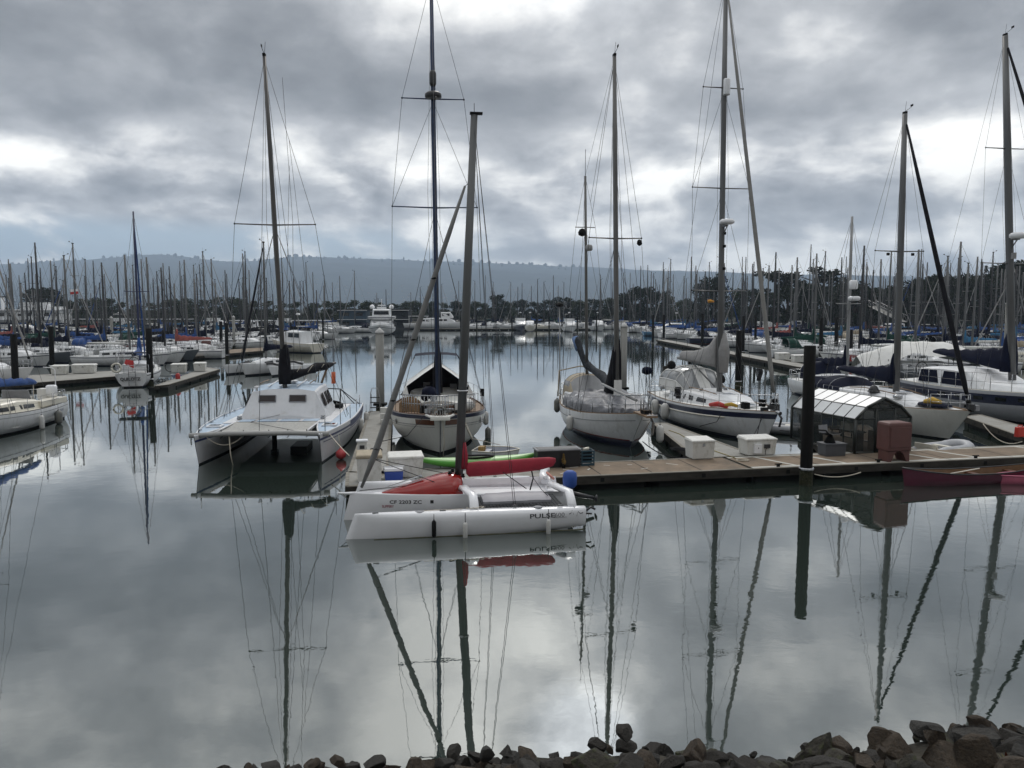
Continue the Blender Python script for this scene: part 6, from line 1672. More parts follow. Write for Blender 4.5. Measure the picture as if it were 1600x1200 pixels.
# ================================================================ LONG NAVY-STRIPED MOTORSAILER AT THE RIGHT
s3 = thing('motorsailer', 'long white and navy motorsailer at the right edge with big navy windows', 'sailboat')
L6 = 12.6
place(s3, (26.1, 33.1), L6, (.17, -.985))
h = Hull(L6, 4.0, 1.75, 1.45, 1.45, tr=.68, sm=.45, ob=1.3, os=.4, d=.6, pb=2.2, eb=1.3, em=3.0, es=2.6)
h.build(s3, M('pale_grey_hull', (.42, .43, .46), .35, var=.05), bottom=CBLACK, stripe=NAVY, s0=.16, s1=.62, deck=DECK, rail=CREAM, name='hull', boott=.1)
for j, t in enumerate((.35, .45, .55, .65, .74)):
    k = MB(); c0, c1 = h.p(t - .022, h.z(t) - .45, -1, .012), h.p(t + .022, h.z(t) - .45, -1, .012); k.slab([c0, c1, c1 + Vector((0, -.02, .17)), c0 + Vector((0, -.02, .17))], .012, GLASS); k.build('port_light', s3, fix=True)
cb = cabin(s3, [(-4.4, 1.45, 1.3, 1.42, 2.25), (-2.9, 1.5, 1.3, 1.42, 2.36), (-1.0, 1.48, 1.25, 1.45, 2.32), (.2, 1.4, 1.2, 1.48, 1.86), (2.6, 1.1, .95, 1.55, 1.8)], WHITE, crown=.06)
for x0, x1 in ((-4.3, -2.75), (-2.55, -.75)):
    k = MB()
    for s_ in (1, -1): k.slab([(x0, s_ * 1.49, 1.52), (x1, s_ * 1.485, 1.52), (x1 - .3, s_ * 1.36, 2.2), (x0 + .1, s_ * 1.38, 2.2)][::-s_], .03, CNAVY)
    k.build('window_cover', cb)
mb6 = Vector((.6, 0, 1.95)); mt6 = s3.rotation_euler.to_matrix().transposed() @ (atY(1570.5, 56, 38.6) - s3.location)
z6 = lambda py: atY(1560, py, 38.6).z
rig(s3, mb6, mt6, .145, ALU, spr=((z6(412), 1.5, .12), (z6(232), 1.12, .1)), chain=(.4, 1.85, 1.5), fore=(6.1, 0, 1.9), back=(-6.2, 0, 1.6), furl=(CBLACK, .12))
c = mb6.lerp(mt6, (z6(374) - mb6.z) / (mt6.z - mb6.z)); k = MB(); k.lathe(c + Vector((.52, 0, 0)), [(.28, 0), (.38, .06), (.38, .2), (.3, .28)], CLEANW, 16); k.tube([c + Vector((.1, 0, -.5)), c + Vector((.5, 0, -.04))], .03, ALU, 5); k.box(c + Vector((.3, 0, -.03)), (.5, .2, .06), ALU); k.build('radar_dome', s3)
k = MB(); k.box(mb6.lerp(mt6, (z6(400) - mb6.z) / (mt6.z - mb6.z)) + Vector((.25, 0, 0)), (.16, .16, .3), ALUW); k.build('mast_lamp', s3)
sail_cover(s3, (.3, 0, 2.45), (-4.9, 0, 3.1), 1.15, .22, .40, CNAVY, neck=.7, lump=.3, boomr=.1)
handrail(s3, h, .08, .86, 10, .85, r=.018); pushpit(s3, h, hh=.85); pulpit(s3, h, hh=.8)
k = MB(); k.tube([(-5.1, -.7 + .36 * math.cos(a), 2.15 + .36 * math.sin(a)) for a in [6.2832 * j / 16 for j in range(17)]], .025, RUBBER, 5); k.tube([(-5.1, -.7, 1.5), (-5.1, -.7, 2.15)], .05, CWHITE, 6)
for a in (0, 1.05, 2.1): k.tube([(-5.1, -.7 + .36 * math.cos(a), 2.15 + .36 * math.sin(a)), (-5.1, -.7 - .36 * math.cos(a), 2.15 - .36 * math.sin(a))], .012, STEEL, 4)
k.build('steering_wheel', s3)

# ================================================================ DINGHIES, KAYAKS, CANOE
def small_boat(name, label, catg, L, B, hz, mat, inner, tip, heading, tr=.8, ob=.15, d=.12, thwarts=2, rim=None, sheer=.06, sm=.45, pb=2.4, double=False, group=None, z=0.0):
    o = thing(name, label, catg, (0, 0, 0), 0, group)
    dd_ = place(o, tip, L, heading); o.location.z = z
    ts = [j / 20 for j in range(21)]
    def hb(t):
        if double: return max(.01, B / 2 * (1 - abs(2 * t - 1) ** pb))
        return max(.01, B / 2 * ((tr + (1 - tr) * math.sin(math.pi / 2 * min(1, t / sm))) if t < sm else (1 - ((t - sm) / (1 - sm)) ** pb)))
    def zs(t): return hz + sheer * (abs(2 * t - 1) ** 2.2 if double else clamp((t - .3) / .7) ** 2)
    m = MB(); rows = []; rin = []
    for t in ts:
        b, z_ = hb(t), zs(t); x = -L / 2 + L * t
        f = lambda k, zz: (x - ob * (1 - (zz + d) / (z_ + d)) * clamp((t - .7) / .3) ** 2 + (ob * (1 - (zz + d) / (z_ + d)) * clamp((.3 - t) / .3) ** 2 if double else 0), k * b, zz)
        rows.append([f(1, z_), f(.97, z_ * .5), f(.85, 0), f(.5, -d * .8), f(0, -d), f(-.5, -d * .8), f(-.85, 0), f(-.97, z_ * .5), f(-1, z_)])
        g_ = .90 if b > .05 else .3
        rin.append([f(g_, z_), f(.84, z_ * .55), f(.72, .03), f(0, -.02), f(-.72, .03), f(-.84, z_ * .55), f(-g_, z_)])
    m.loft(rows, mat); b0 = m.add(rows[0]); m.face([b0 + k for k in range(9)], mat); m.build('hull', o, fix=True)
    k = MB(); k.loft(rin, inner); b0 = k.add(rin[0]); k.face([b0 + q for q in range(7)], inner); k.build('interior', o, fix=False)
    k = MB(); k.tube([Vector(r[0]) + Vector((0, 0, .006)) for r in rows] + [Vector(r[8]) + Vector((0, 0, .006)) for r in rows[::-1]] + ([] if double else [Vector(rows[0][0]) + Vector((0, 0, .006))]), .022, rim or mat, 6); k.build('gunwale', o)
    for j in range(thwarts):
        t = .25 + .5 * j / max(1, thwarts - 1) if thwarts > 1 else .45
        k = MB(); k.box((-L / 2 + L * t, 0, zs(t) * .7), (.22, hb(t) * 1.72, .035), inner if not double else BROWNW); k.build('thwart', o)
    return o
PGREY = M('pale_grey_interior', (.36, .38, .43), .5, var=.08)
c0 = at(743, 701, .3); c1 = at(812, 704, .3)
d_ = (c1 - c0); dn_ = small_boat('rowing_dinghy', 'small white rowing dinghy floating behind the green kayak', 'dinghy', d_.length, 1.25, .30, WHITE, PGREY, (c1.x, c1.y), (d_.x, d_.y), rim=CREAM)
k = MB(); k.box((-d_.length / 2 + .25, .0, .32), (.2, .35, .16), M('mustard_box', (.28, .17, .05), .7, var=.2)); k.build('motor_pad', dn_)
GK_ = M('kayak_green', (.075, .30, .035), .4, var=.1); GK2 = M('kayak_pale_green', (.26, .46, .18), .4, var=.1)
ka = thing('kayak', 'bright green kayak lying on the main dock behind the red boom cover', 'kayak')
k0, k1_ = at(654, 726, DZ + .15), at(838, 718, DZ + .15)
dv_ = k1_ - k0; KL = dv_.length
ka.location = ((k0.x + k1_.x) / 2, (k0.y + k1_.y) / 2, DZ); ka.rotation_euler = (0, 0, math.atan2(dv_.y, dv_.x))
k = MB(); rows = []
for j in range(25):
    t = j / 24; b = .34 * max(.03, 1 - abs(2 * t - 1) ** 2.6); up_ = .16 * abs(2 * t - 1) ** 3
    rows.append([(-KL / 2 + KL * t, b * math.cos(a) , .17 + up_ + (.15 if math.sin(a) > 0 else .17) * math.sin(a) * (1 - .6 * abs(2 * t - 1) ** 3)) for a in [6.2832 * q / 12 for q in range(12)]])
k.loft(rows, lambda i, q: GK2 if 1 <= q <= 4 else GK_, closed=True, caps=True); k.build('hull', ka)
k = MB(); k.loft([[(-.1 + .62 * s_ * math.cos(a), .23 * s_ * math.sin(a), .325 + z) for a in [6.2832 * q / 16 for q in range(16)]] for s_, z in ((1, -.01), (1, .03), (.88, .03), (.84, -.06))], RUBBER, closed=True, caps=True); k.build('cockpit', ka)
CAN = M('maroon_canoe', (.075, .009, .026), .35, var=.15); CANI = M('canoe_wood_inside', (.15, .085, .04), .6, var=.25)
a0, a1 = at(1409, 744, .3), at(1640, 733, .3)
dv_ = a1 - a0
cn = small_boat('canoe', 'maroon canoe with a brown wooden inside afloat along the main dock', 'canoe', dv_.length, .95, .34, CAN, CANI, (a1.x, a1.y), (dv_.x, dv_.y), ob=.12, d=.1, thwarts=3, double=True, sheer=.22, pb=2.3, rim=BLACKP)
k = MB(); k.tube([(-1.4, -.3, .36), (.3, .25, .37)], .02, CREAM, 5); k.build('paddle', cn)
PK = M('pink_kayak', (.50, .13, .20), .4, var=.1); 
a0, a1 = at(1549, 750, .12), at(1680, 745, .12)
dv_ = a1 - a0
pk = small_boat('kayak', 'pink sit-on kayak at the right edge in front of the maroon canoe', 'kayak', dv_.length, .78, .26, PK, M('pink_kayak_inside', (.34, .06, .09), .5, var=.1), (a0.x, a0.y), (-dv_.x, -dv_.y), ob=.25, d=.06, thwarts=1, double=False, tr=.5, sheer=.02)
def inflatable(name, label, L, B, r_, tip, heading, mat, motor=False, z=0.0):
    o = thing(name, label, 'dinghy'); place(o, tip, L, heading); o.location.z = z
    pts = [(-L / 2, B / 2 - r_, r_)] + [(-L / 2 + L * f, B / 2 - r_, r_) for f in (.3, .6)] + [(L / 2 - r_ * 2.2 + math.cos(a) * (B / 2 - r_), math.sin(a) * (B / 2 - r_), r_ + .10 * math.cos(a)) for a in [math.pi / 2 - math.pi * j / 8 for j in range(9)]] + [(-L / 2 + L * f, -B / 2 + r_, r_) for f in (.6, .3)] + [(-L / 2, -B / 2 + r_, r_)]
    rr = [r_ * .35] + [r_] * (len(pts) - 2) + [r_ * .35]
    k = MB(); k.tube(pts, rr, mat, 12); k.build('tube', o)
    k = MB(); k.box((-.1, 0, .1), (L * .8, B - 2 * r_, .06), CGREY); k.box((-L / 2 + .25, 0, .28), (.05, B - 2 * r_, .4), CREAM); k.box((0, 0, .34), (.22, B - r_, .04), CREAM); k.build('floor_and_transom', o)
    k = MB(); k.tube([Vector(p) + Vector((0, (1 if p[1] > 0 else -1) * r_ * .98, 0)) for p in pts[1:3]], .015, ROPED, 5); k.build('grab_line', o)
    if motor:
        k = MB(); k.loft([[(-L / 2 + .1 + x * .22 * s_, y * .16 * s_, zz) for x, y in [(math.cos(a), math.sin(a)) for a in [6.2832 * j / 10 for j in range(10)]]] for s_, zz in ((.7, .52), (1, .62), (1, .82), (.7, .94))], BLACKP, closed=True, caps=True); k.box((-L / 2 + .1, 0, .25), (.12, .1, .6), BLACKP); k.tube([(-L / 2 + .25, 0, .62), (-L / 2 + .7, .05, .66)], .03, RUBBER, 6); k.build('outboard', o)
    return o
HYP = M('grey_inflatable', (.36, .37, .39), .5, var=.08, dirt=(.2, .2, .19, .3), dscale=3)
a0 = at(1229, 677, 0)
inflatable('inflatable_dinghy', 'grey inflatable dinghy with black outboard left of the tall black pile', 2.7, 1.4, .21, (a0.x - 1.2, a0.y + .55), (-.91, .41), HYP, motor=True)
a0, a1 = at(1430, 706, DZ), at(1508, 697, DZ)
inflatable('inflatable_dinghy', 'pale grey inflatable dinghy lying by the dock right of the red-brown cabinet', 2.3, 1.3, .2, (a1.x + .2, a1.y + .5), (a1.x - a0.x, a1.y - a0.y), HYP, z=.12)
# ================================================================ THE MOORED FLEET
HW = (WHITE, 'white'); HC = (CREAM, 'cream'); HN = (NAVY, 'dark blue'); HG = (M('slate_hull', (.10, .115, .13), .4, var=.1), 'slate grey'); HB = (M('sky_blue_hull', (.12, .26, .42), .4, var=.1), 'light blue'); HR = (M('dull_red_hull', (.17, .03, .03), .4, var=.1), 'dark red')
KV = {'blue': CBLUE, 'navy': CNAVY, 'black': CBLACK, 'green': CGREEN, 'tan': CTAN, 'faded red': CRED, 'bare': None, 'turquoise': M('turquoise_canvas', (.02, .12, .24), .8, var=.2)}
JIBS = {None: None, 'white': GSC, 'blue': CBLUE, 'black': CBLACK, 'grey': GSC}
MASTH = 12.0
def make_sail(hullc, cover, jib, mastm, hood, L=9.4, nspr=1):
    o = thing('moored_sailboat', 'x', 'sailboat')
    B = L * .315
    h = Hull(L, B, 1.25, .98, .98, tr=.64, sm=.45, ob=.9, os=.15, d=.4, pb=2.2, eb=1.35, em=3, es=2.5)
    hm = hullc[0]
    h.build(o, hm, bottom=CBLACK, boot=(NAVY if hm is not NAVY else REDB), stripe=(hm if hm is not WHITE or hood else NAVY), s0=.09, s1=.16, deck=DECK, rail=WHITE, n=14, boott=.1)
    cabin(o, [(-L * .2, B * .36, B * .32, .96, 1.45), (0, B * .38, B * .33, .98, 1.55), (L * .18, B * .30, B * .25, 1.03, 1.48), (L * .27, B * .17, B * .13, 1.08, 1.25)], WHITE if hm is not CREAM else CREAM,
          wins=[(-L * .17, -L * .09, .3, .78), (-L * .06, L * .03, .3, .78), (L * .06, L * .13, .3, .78)])
    if hood:
        canopy(o, -L * .30, -L * .12, B * .38, 1.15, 2.25, hood, front=.55)
    k = MB(); k.box((-L * .37, 0, 1.25), (.5, B * .5, .35), WHITE); k.tube([(-L * .36, 0, 1.0), (-L * .36, 0, 1.7)], .05, WHITE, 6); k.tube([(-L * .355, .34 * math.cos(a), 1.75 + .34 * math.sin(a)) for a in [6.2832 * j / 12 for j in range(13)]], .03, STEEL, 5); k.build('steering_console', o)
    rig(o, (L * .07, 0, 1.5), (L * .07 - .1, 0, MASTH), .085, mastm, spr=([(6.4, .85, .08)] if nspr == 1 else [(5.0, .95, .08), (8.6, .75, .06)]), chain=(L * .05, B * .45, 1.0), fore=(L * .47, 0, 1.35), back=(-L * .48, 0, 1.05), wr=.011, furl=((JIBS[jib], .065) if jib else None), seg=7, halyards=False, instruments=(nspr == 2))
    if KV[cover] is not None: sail_cover(o, (L * .05, 0, 2.1), (-L * .36, 0, 2.25), .58, .17, .2, KV[cover], neck=.7, lump=.5)
    else:
        k = MB(); k.tube([(L * .05, 0, 2.1), (-L * .37, 0, 2.2)], .06, ALU, 6); k.tube([(L * .02, 0, 2.22), (-L * .2, 0, 2.25), (-L * .36, 0, 2.26)], [.14, .1, .06], CWHITE, 7); k.build('boom', o)
    pulpit(o, h, .85, .6, r=.02); pushpit(o, h, .16, .6, r=.02); handrail(o, h, .2, .84, 5, .58, r=.017)
    return o
specs = [(HW, 'blue', None, ALU, None), (HW, 'navy', 'grey', ALU, CNAVY), (HW, 'blue', 'white', ALUD, CBLUE), (HW, 'black', 'black', ALUD, CBLACK), (HW, 'green', None, ALU, CGREEN), (HC, 'tan', 'white', ALUD, CTAN), (HW, 'bare', None, ALU, None),
         (HN, 'blue', 'blue', ALU, CNAVY), (HW, 'navy', None, ALUD, None), (HC, 'navy', None, ALUD, CNAVY), (HG, 'black', None, ALUD, None), (HW, 'turquoise', None, ALU, None), (HR, 'bare', None, ALUD, None), (HB, 'blue', 'grey', ALU, None), (HW, 'faded red', None, ALU, None)]
wts = [8, 8, 4, 5, 3, 2, 10, 2, 9, 4, 3, 4, 1, 1, 1]
PROTO = {}
def proto(i, nspr=1):
    """first call builds the boat, later calls copy it"""
    if i in PROTO: return dup(PROTO[i])
    PROTO[i] = make_sail(*specs[i], nspr=1 + (i % 2))
    return PROTO[i]
BOATS = []            # (x, y, half length along x, half width)
def free(x, y, hx=4.7, hy=1.7):
    for bx, by, bhx, bhy in BOATS:
        if abs(x - bx) < hx + bhx and abs(y - by) < hy + bhy: return False
    return True
def zone(x, y):
    if x < 0 and y < 222:
        lim = -37.5 if y < 160 else -34.5
        if x > lim - 0 or y < 70 or y > 214: return None
        if x > -45 and y < 76: return None
        return 'left'
    if 226 < y < 292 and -60 < x < 76: return 'far'
    if x > 33 and 66 < y < shore_y(x) - 10 and y < 226: return 'right'
    return None
LM = [(-9e9, 'the left edge'), (208, 'the named yacht mast'), (432, 'the catamaran mast'), (595, 'the concrete pile'), (681, 'the blue mast'), (735, 'the trimaran mast'), (915, 'the mizzen'), (963, 'the ketch mast'), (1139, 'the yacht mast'), (1263, 'the tall pile'), (1325, 'the radar-box mast'), (1410, 'the sloop mast'), (1560, 'the motorsailer mast'), (9e9, 'the right edge')]
FLEET = []
def put_sail(i, x, y, rz, h, lab=None):
    o = proto(i)
    o.location = (x, y, 0); o.rotation_euler = (0, 0, rz)
    k = h / MASTH
    for c in o.children:
        n = c.name.split('.')[0]
        if n in ('mast', 'rigging', 'furled_sail', 'masthead_gear', 'spreader'): c.scale = (1, 1, k)
    o['category'] = 'sailboat'; o['group'] = 'sailboats moored across the marina'
    FLEET.append((o, i, x, y, lab))
    return o
# photographed masts: (x, top y[, waterline y, kind])  - nearer ones carry their own waterline
masts = [(107, 400, 563, 1), (165, 410, 558, 2), (293, 406, 553, 0), (322, 394, 549, 1),
 (47, 379), (54, 402), (72, 407), (26, 430), (33, 426), (92, 417), (120, 381), (138, 406), (150, 407), (158, 428), (202, 415), (221, 402), (235, 437), (249, 411), (259, 416), (302, 429), (324, 406), (340, 437), (347, 422), (352, 441), (369, 437), (373, 396), (388, 394), (394, 422),
 (401, 407), (421, 435), (436, 405), (455, 435), (463, 440), (470, 440), (485, 425), (502, 446), (527, 431), (541, 397), (557, 424), (639, 456), (654, 449), (761, 430), (772, 449), (801, 442), (827, 420), (837, 437), (847, 441), (862, 430), (868, 420), (884, 442), (929, 417), (936, 437), (941, 430), (972, 427), (982, 426), (998, 415), (1004, 405), (1009, 414),
 (1034, 422), (1039, 435), (1048, 424), (1052, 406), (1065, 431), (1069, 436), (1076, 401), (1092, 415), (1097, 435), (1107, 425), (1121, 409), (1127, 411), (1130, 404), (1164, 431), (1167, 425), (1171, 412), (1195, 431), (1208, 416), (1219, 394), (1232, 414), (1253, 402), (1266, 406), (1269, 396), (1272, 382), (1284, 420), (1295, 394), (1310, 402), (1336, 407), (1344, 409), (1350, 409), (1369, 405), (1372, 422),
 (1385, 430), (1400, 392), (1426, 390), (1446, 389), (1454, 410), (1465, 415), (1489, 401), (1492, 404), (1497, 404), (1528, 405), (1536, 401), (1540, 409), (1546, 395), (1560, 420), (1577, 406), (1588, 415), (1595, 425), (8, 405), (240, 425), (280, 432), (410, 428), (510, 436), (600, 452), (745, 440), (812, 448), (875, 446), (955, 440), (1018, 428), (1085, 428), (1150, 422), (1188, 420), (1243, 420), (1320, 418), (1360, 416), (1412, 420), (1436, 412), (1478, 410), (1510, 416), (1565, 414)]
r6 = random.Random(11)
for k in range(62): masts.append((r6.uniform(960, 1640), r6.uniform(398, 445)))
for k in range(44): masts.append((r6.uniform(-30, 520), r6.uniform(402, 446)))
for k in range(14): masts.append((r6.uniform(620, 960), r6.uniform(435, 458)))
# boats with a fixed place
def excl(x, y, hx, hy): BOATS.append((x, y, hx, hy))
excl(-40, 60, 7, 5); excl(-28, 60, 4, 7); excl(-23, 70, 6, 6); excl(31.5, 61, 7, 5); excl(36, 79, 7, 3); excl(-33.5, 172, 6, 13); excl(-19, 236, 10, 5); excl(26, 100, 3, 40)
n_sail = 0
for e in masts:
    px, yt = e[0], e[1]
    ok = False
    kind = e[3] if len(e) > 3 else r6.choices(range(len(specs)), wts)[0]
    if len(e) > 2:
        p = at(px, e[2], 0); hgt = atY(px, yt, p.y).z
        rz = r6.uniform(-.12, .12)
        put_sail(kind, p.x - .5, p.y, rz, hgt); BOATS.append((p.x, p.y, 4.9, 1.9)); continue
    hs = [9.5 + .5 * q for q in range(17)]
    r6.shuffle(hs)
    hs.sort(key=lambda v: abs(v - 11.8) + r6.uniform(0, 2.2))
    for hgt in hs:
        d = ray(px, yt)
        t = (hgt - CAM_H) / d.z
        X, Y = d.x * t, d.y * t
        if zone(X, Y) and free(X, Y):
            ang = r6.choice([0, math.pi] if X > 0 else [0, 0, 0, math.pi]) + r6.uniform(-.16, .16) + (-.15 if X < 0 else .1)
            put_sail(kind, X, Y, ang, hgt); BOATS.append((X, Y, 4.7, 1.7)); n_sail += 1; ok = True
            break
for zn, x0, x1, y0, y1, want in (('right', 34, 92, 66, 150, 46), ('left', -78, -37, 72, 150, 22), ('left', -130, -60, 100, 200, 16), ('far', -50, 70, 228, 262, 14)):
    got = 0
    for tr_ in range(900):
        if got >= want: break
        X, Y = r6.uniform(x0, x1), r6.uniform(y0, y1)
        px, py = topx((X, Y, 1))
        if px < -30 or px > 1630 or zone(X, Y) != zn or not free(X, Y, 4.4, 1.5): continue
        put_sail(r6.choices(range(len(specs)), wts)[0], X, Y, r6.choice([0, math.pi]) + r6.uniform(-.2, .2), r6.uniform(8.5, 12.0)); BOATS.append((X, Y, 4.4, 1.5)); got += 1
    print(zn, got)
print(len(FLEET))
print('sailboats from masts', n_sail, 'of', len(masts))

# ---- particular boats
def put_custom(i, x, y, rz, h, lab):
    o = put_sail(i, x, y, rz, h, lab); FLEET.pop(); o['label'] = lab; return o
a = put_custom(1, -40.3, 58.2, R(-8), 14.5, 'white sailboat at the left edge with a furled blue headsail, bow at the dock')
b = at(205, 606, 0)
tb = make_sail(HW, 'blue', 'blue', M('dark_blue_mast', (.015, .02, .07), .5, var=.2), None, L=9.6)
tb['label'] = 'white yacht with its name across the transom facing the camera, blue mast'; tb['category'] = 'sailboat'
dd_ = Vector((-.34, .94, 0)).normalized()
tb.location = (b.x + dd_.x * 4.8 + .1, b.y + dd_.y * 4.8, 0); tb.rotation_euler = (0, 0, math.atan2(dd_.y, dd_.x))
for c in tb.children:
    if c.name.split('.')[0] in ('mast', 'rigging', 'furled_sail', 'masthead_gear', 'spreader'): c.scale = (1, 1, 12.9 / MASTH)
lettering(tb, 'QUILOTZ', .30, lambda u, v: (-4.815, .78 - u, .52 + v), KTXT, bold=.01)
k = MB()
for yy in (-.22, .22): k.tube([(-4.84, yy, .15), (-4.84, yy, 1.2), (-4.86, yy, 1.7)], .02, STEEL, 5)
for zz_ in (.2, .5, .8, 1.1): k.tube([(-4.84, -.22, zz_), (-4.84, .22, zz_)], .018, STEEL, 5)
k.build('stern_ladder', tb)
k = MB(); k.tube([(-4.95, .95 + .3 * math.cos(a_), 1.45 + .3 * math.sin(a_)) for a_ in [6.2832 * j / 14 for j in range(15)]], .075, CREAM, 6); k.build('life_ring', tb)
k = MB(); k.loft([[(x, y, 2.35 + .07 * (1 - (y / 1.1) ** 2)) for y in (-1.1, -.6, 0, .6, 1.1)] for x in (-4.2, -3.2, -2.2)], CNAVY)
for x in (-4.1, -2.3):
    for s_ in (1, -1): k.tube([(-3.2, s_ * 1.15, 1.0), (x, s_ * 1.08, 2.32)], .02, STEEL, 4)
k.build('bimini', tb)
k = MB(); k.slab([(-4.5, .5, 1.7), (-4.5, -.1, 1.35), (-4.4, -.1, 1.9), (-4.4, .4, 2.0)], .02, M('red_flag', (.45, .03, .03), .7, var=.1)); k.tube([(-4.5, .55, 1.0), (-4.5, .5, 2.3)], .015, ALUW, 4); k.build('ensign', tb, fix=True)
fender(Vector((b.x + 2.2, b.y + 2.6, .85)), .62, .17, M('red_fender', (.35, .03, .03), .5, var=.1), 'red fender at the quarter of the white yacht with the named transom', group='fenders on the nearer boats')
# small folded trimaran beyond the catamaran
ft = thing('trimaran', 'small white trimaran with folded floats beyond the catamaran', 'trimaran')
p0 = at(400, 584, 0); place(ft, (p0.x - .3, p0.y - 3), 7.6, (-.38, -.92))
hh = Hull(7.6, 1.9, 1.05, .9, .8, tr=.6, sm=.45, ob=.6, os=.1, d=.3); hh.build(ft, WHITE, deck=DECK, name='main_hull', n=14)
cabin(ft, [(-1.2, .7, .6, .85, 1.2), (.4, .75, .6, .88, 1.35), (2.2, .4, .25, .95, 1.1)], WHITE, wins=[(-.8, .2, .3, .75), (.5, 1.4, .3, .75)])
for s_ in (1, -1):
    f_ = Hull(6.4, .62, .85, .72, .66, tr=.3, sm=.5, ob=.5, os=.1, d=.2, y0=s_ * 2.35); f_.build(ft, WHITE, deck=CWHITE, name='float_hull', n=12)
    for x in (-1.4, 1.4):
        k = MB(); k.tube([(x, s_ * .7, .95), (x + .1, s_ * 1.5, .98), (x, s_ * 2.3, .78)], .1, ALUD, 7); k.build('crossbeam', ft)
rig(ft, (.6, 0, 1.35), (.5, 0, 11.2), .08, ALU, spr=((6, .7, .05),), chain=(.3, .9, .9), fore=(3.6, 0, 1.15), back=(-3.7, 0, .9), furl=(CBLACK, .1))
sail_cover(ft, (.5, 0, 2.1), (-2.9, 0, 2.2), .5, .16, .2, CNAVY, neck=.6)
# the sailboat with radar boxes on a bare mast, behind the greenhouse sloop
rb = make_sail(HW, 'navy', None, ALUW, CNAVY, L=9.0)
rb['label'] = 'sailboat behind the tall black pile, two white radar boxes on its pale mast'; rb['category'] = 'sailboat'
pb_ = atY(1324, 560, 46.0); dd_ = Vector((.17, -.985, 0)); rb.rotation_euler = (0, 0, math.atan2(dd_.y, dd_.x)); rb.location = (pb_.x - dd_.x * .63, 46 - dd_.y * .63, 0)
tz = atY(1324, 338, 46).z
for c in rb.children:
    if c.name.split('.')[0] in ('mast', 'rigging', 'masthead_gear', 'spreader'): c.scale = (1, 1, tz / MASTH)
k = MB(); k.lathe((.95, 0, atY(1324, 452, 46).z), [(.2, 0), (.24, .06), (.24, .45), (.18, .52)], CLEANW, 12); k.build('radar_reflector', rb)
k = MB(); k.lathe((1.05, 0, atY(1324, 470, 46).z), [(.24, 0), (.34, .05), (.34, .2), (.26, .26)], CLEANW, 14); k.box((.85, 0, atY(1324, 471, 46).z), (.4, .12, .06), ALU); k.build('radar_dome', rb)
excl(pb_.x, 46, 3, 6)
# boat under a white tarpaulin
wt = thing('covered_boat', 'boat under a big sagging white tarpaulin on the right', 'sailboat', (32.0, 60.5, 0), R(4))
hh = Hull(10, 3.1, 1.2, .95, .95, tr=.65, d=.4); hh.build(wt, HG[0], deck=DECK, n=14)
cabin(wt, [(-2, 1.0, .9, .95, 1.5), (1.5, .9, .7, 1.0, 1.45)], WHITE, wins=[(-1.6, -.5, .3, .75), (-.2, 1.0, .3, .75)])
rows = []
for i in range(25):
    x = -5.2 + 10.4 * i / 24; u = i / 24
    rz_ = 1.9 + 1.25 * math.sin(math.pi * clamp(u * 1.0)) ** .8 - .12 * abs(math.sin(u * 9))
    rows.append([(x, yy * (1.75 - .7 * abs(2 * u - 1) ** 3), rz_ - (abs(yy) ** 1.25) * (.95 + .16 * math.sin(u * 17 + yy)) + .03 * math.sin(u * 40)) for yy in [-1 + q / 6 for q in range(13)]])
k = MB(); k.loft(rows, CWHITE); k.build('tarpaulin', wt)
k = MB()
for x in (-3.4, -1, 1.4, 3.6):
    for s_ in (1, -1): k.tube([(x, s_ * 1.35, 1.0), (x, s_ * 1.35, 1.75)], .03, ALU, 5)
k.build('cover_posts', wt)
# long white hull with red number plates
nb = put_custom(8, 36.2, 79.2, R(176), 12.0, 'white sailboat with red number plates on its side, behind the tarpaulin boat')
RPL = M('red_number_plate', (.30, .02, .015), .5, var=.1)
for x in (-2.4, 1.6):
    k = MB(); k.slab([(x - .48, 1.49, .36), (x + .48, 1.49, .36), (x + .48, 1.52, .98), (x - .48, 1.52, .98)][::-1], .03, RPL); k.build('number_plate', nb, fix=True)
    lettering(nb, '1/2', .55, lambda u, v, x=x: (x + .42 - u, 1.56, .47 + v), CLEANW, bold=.005)

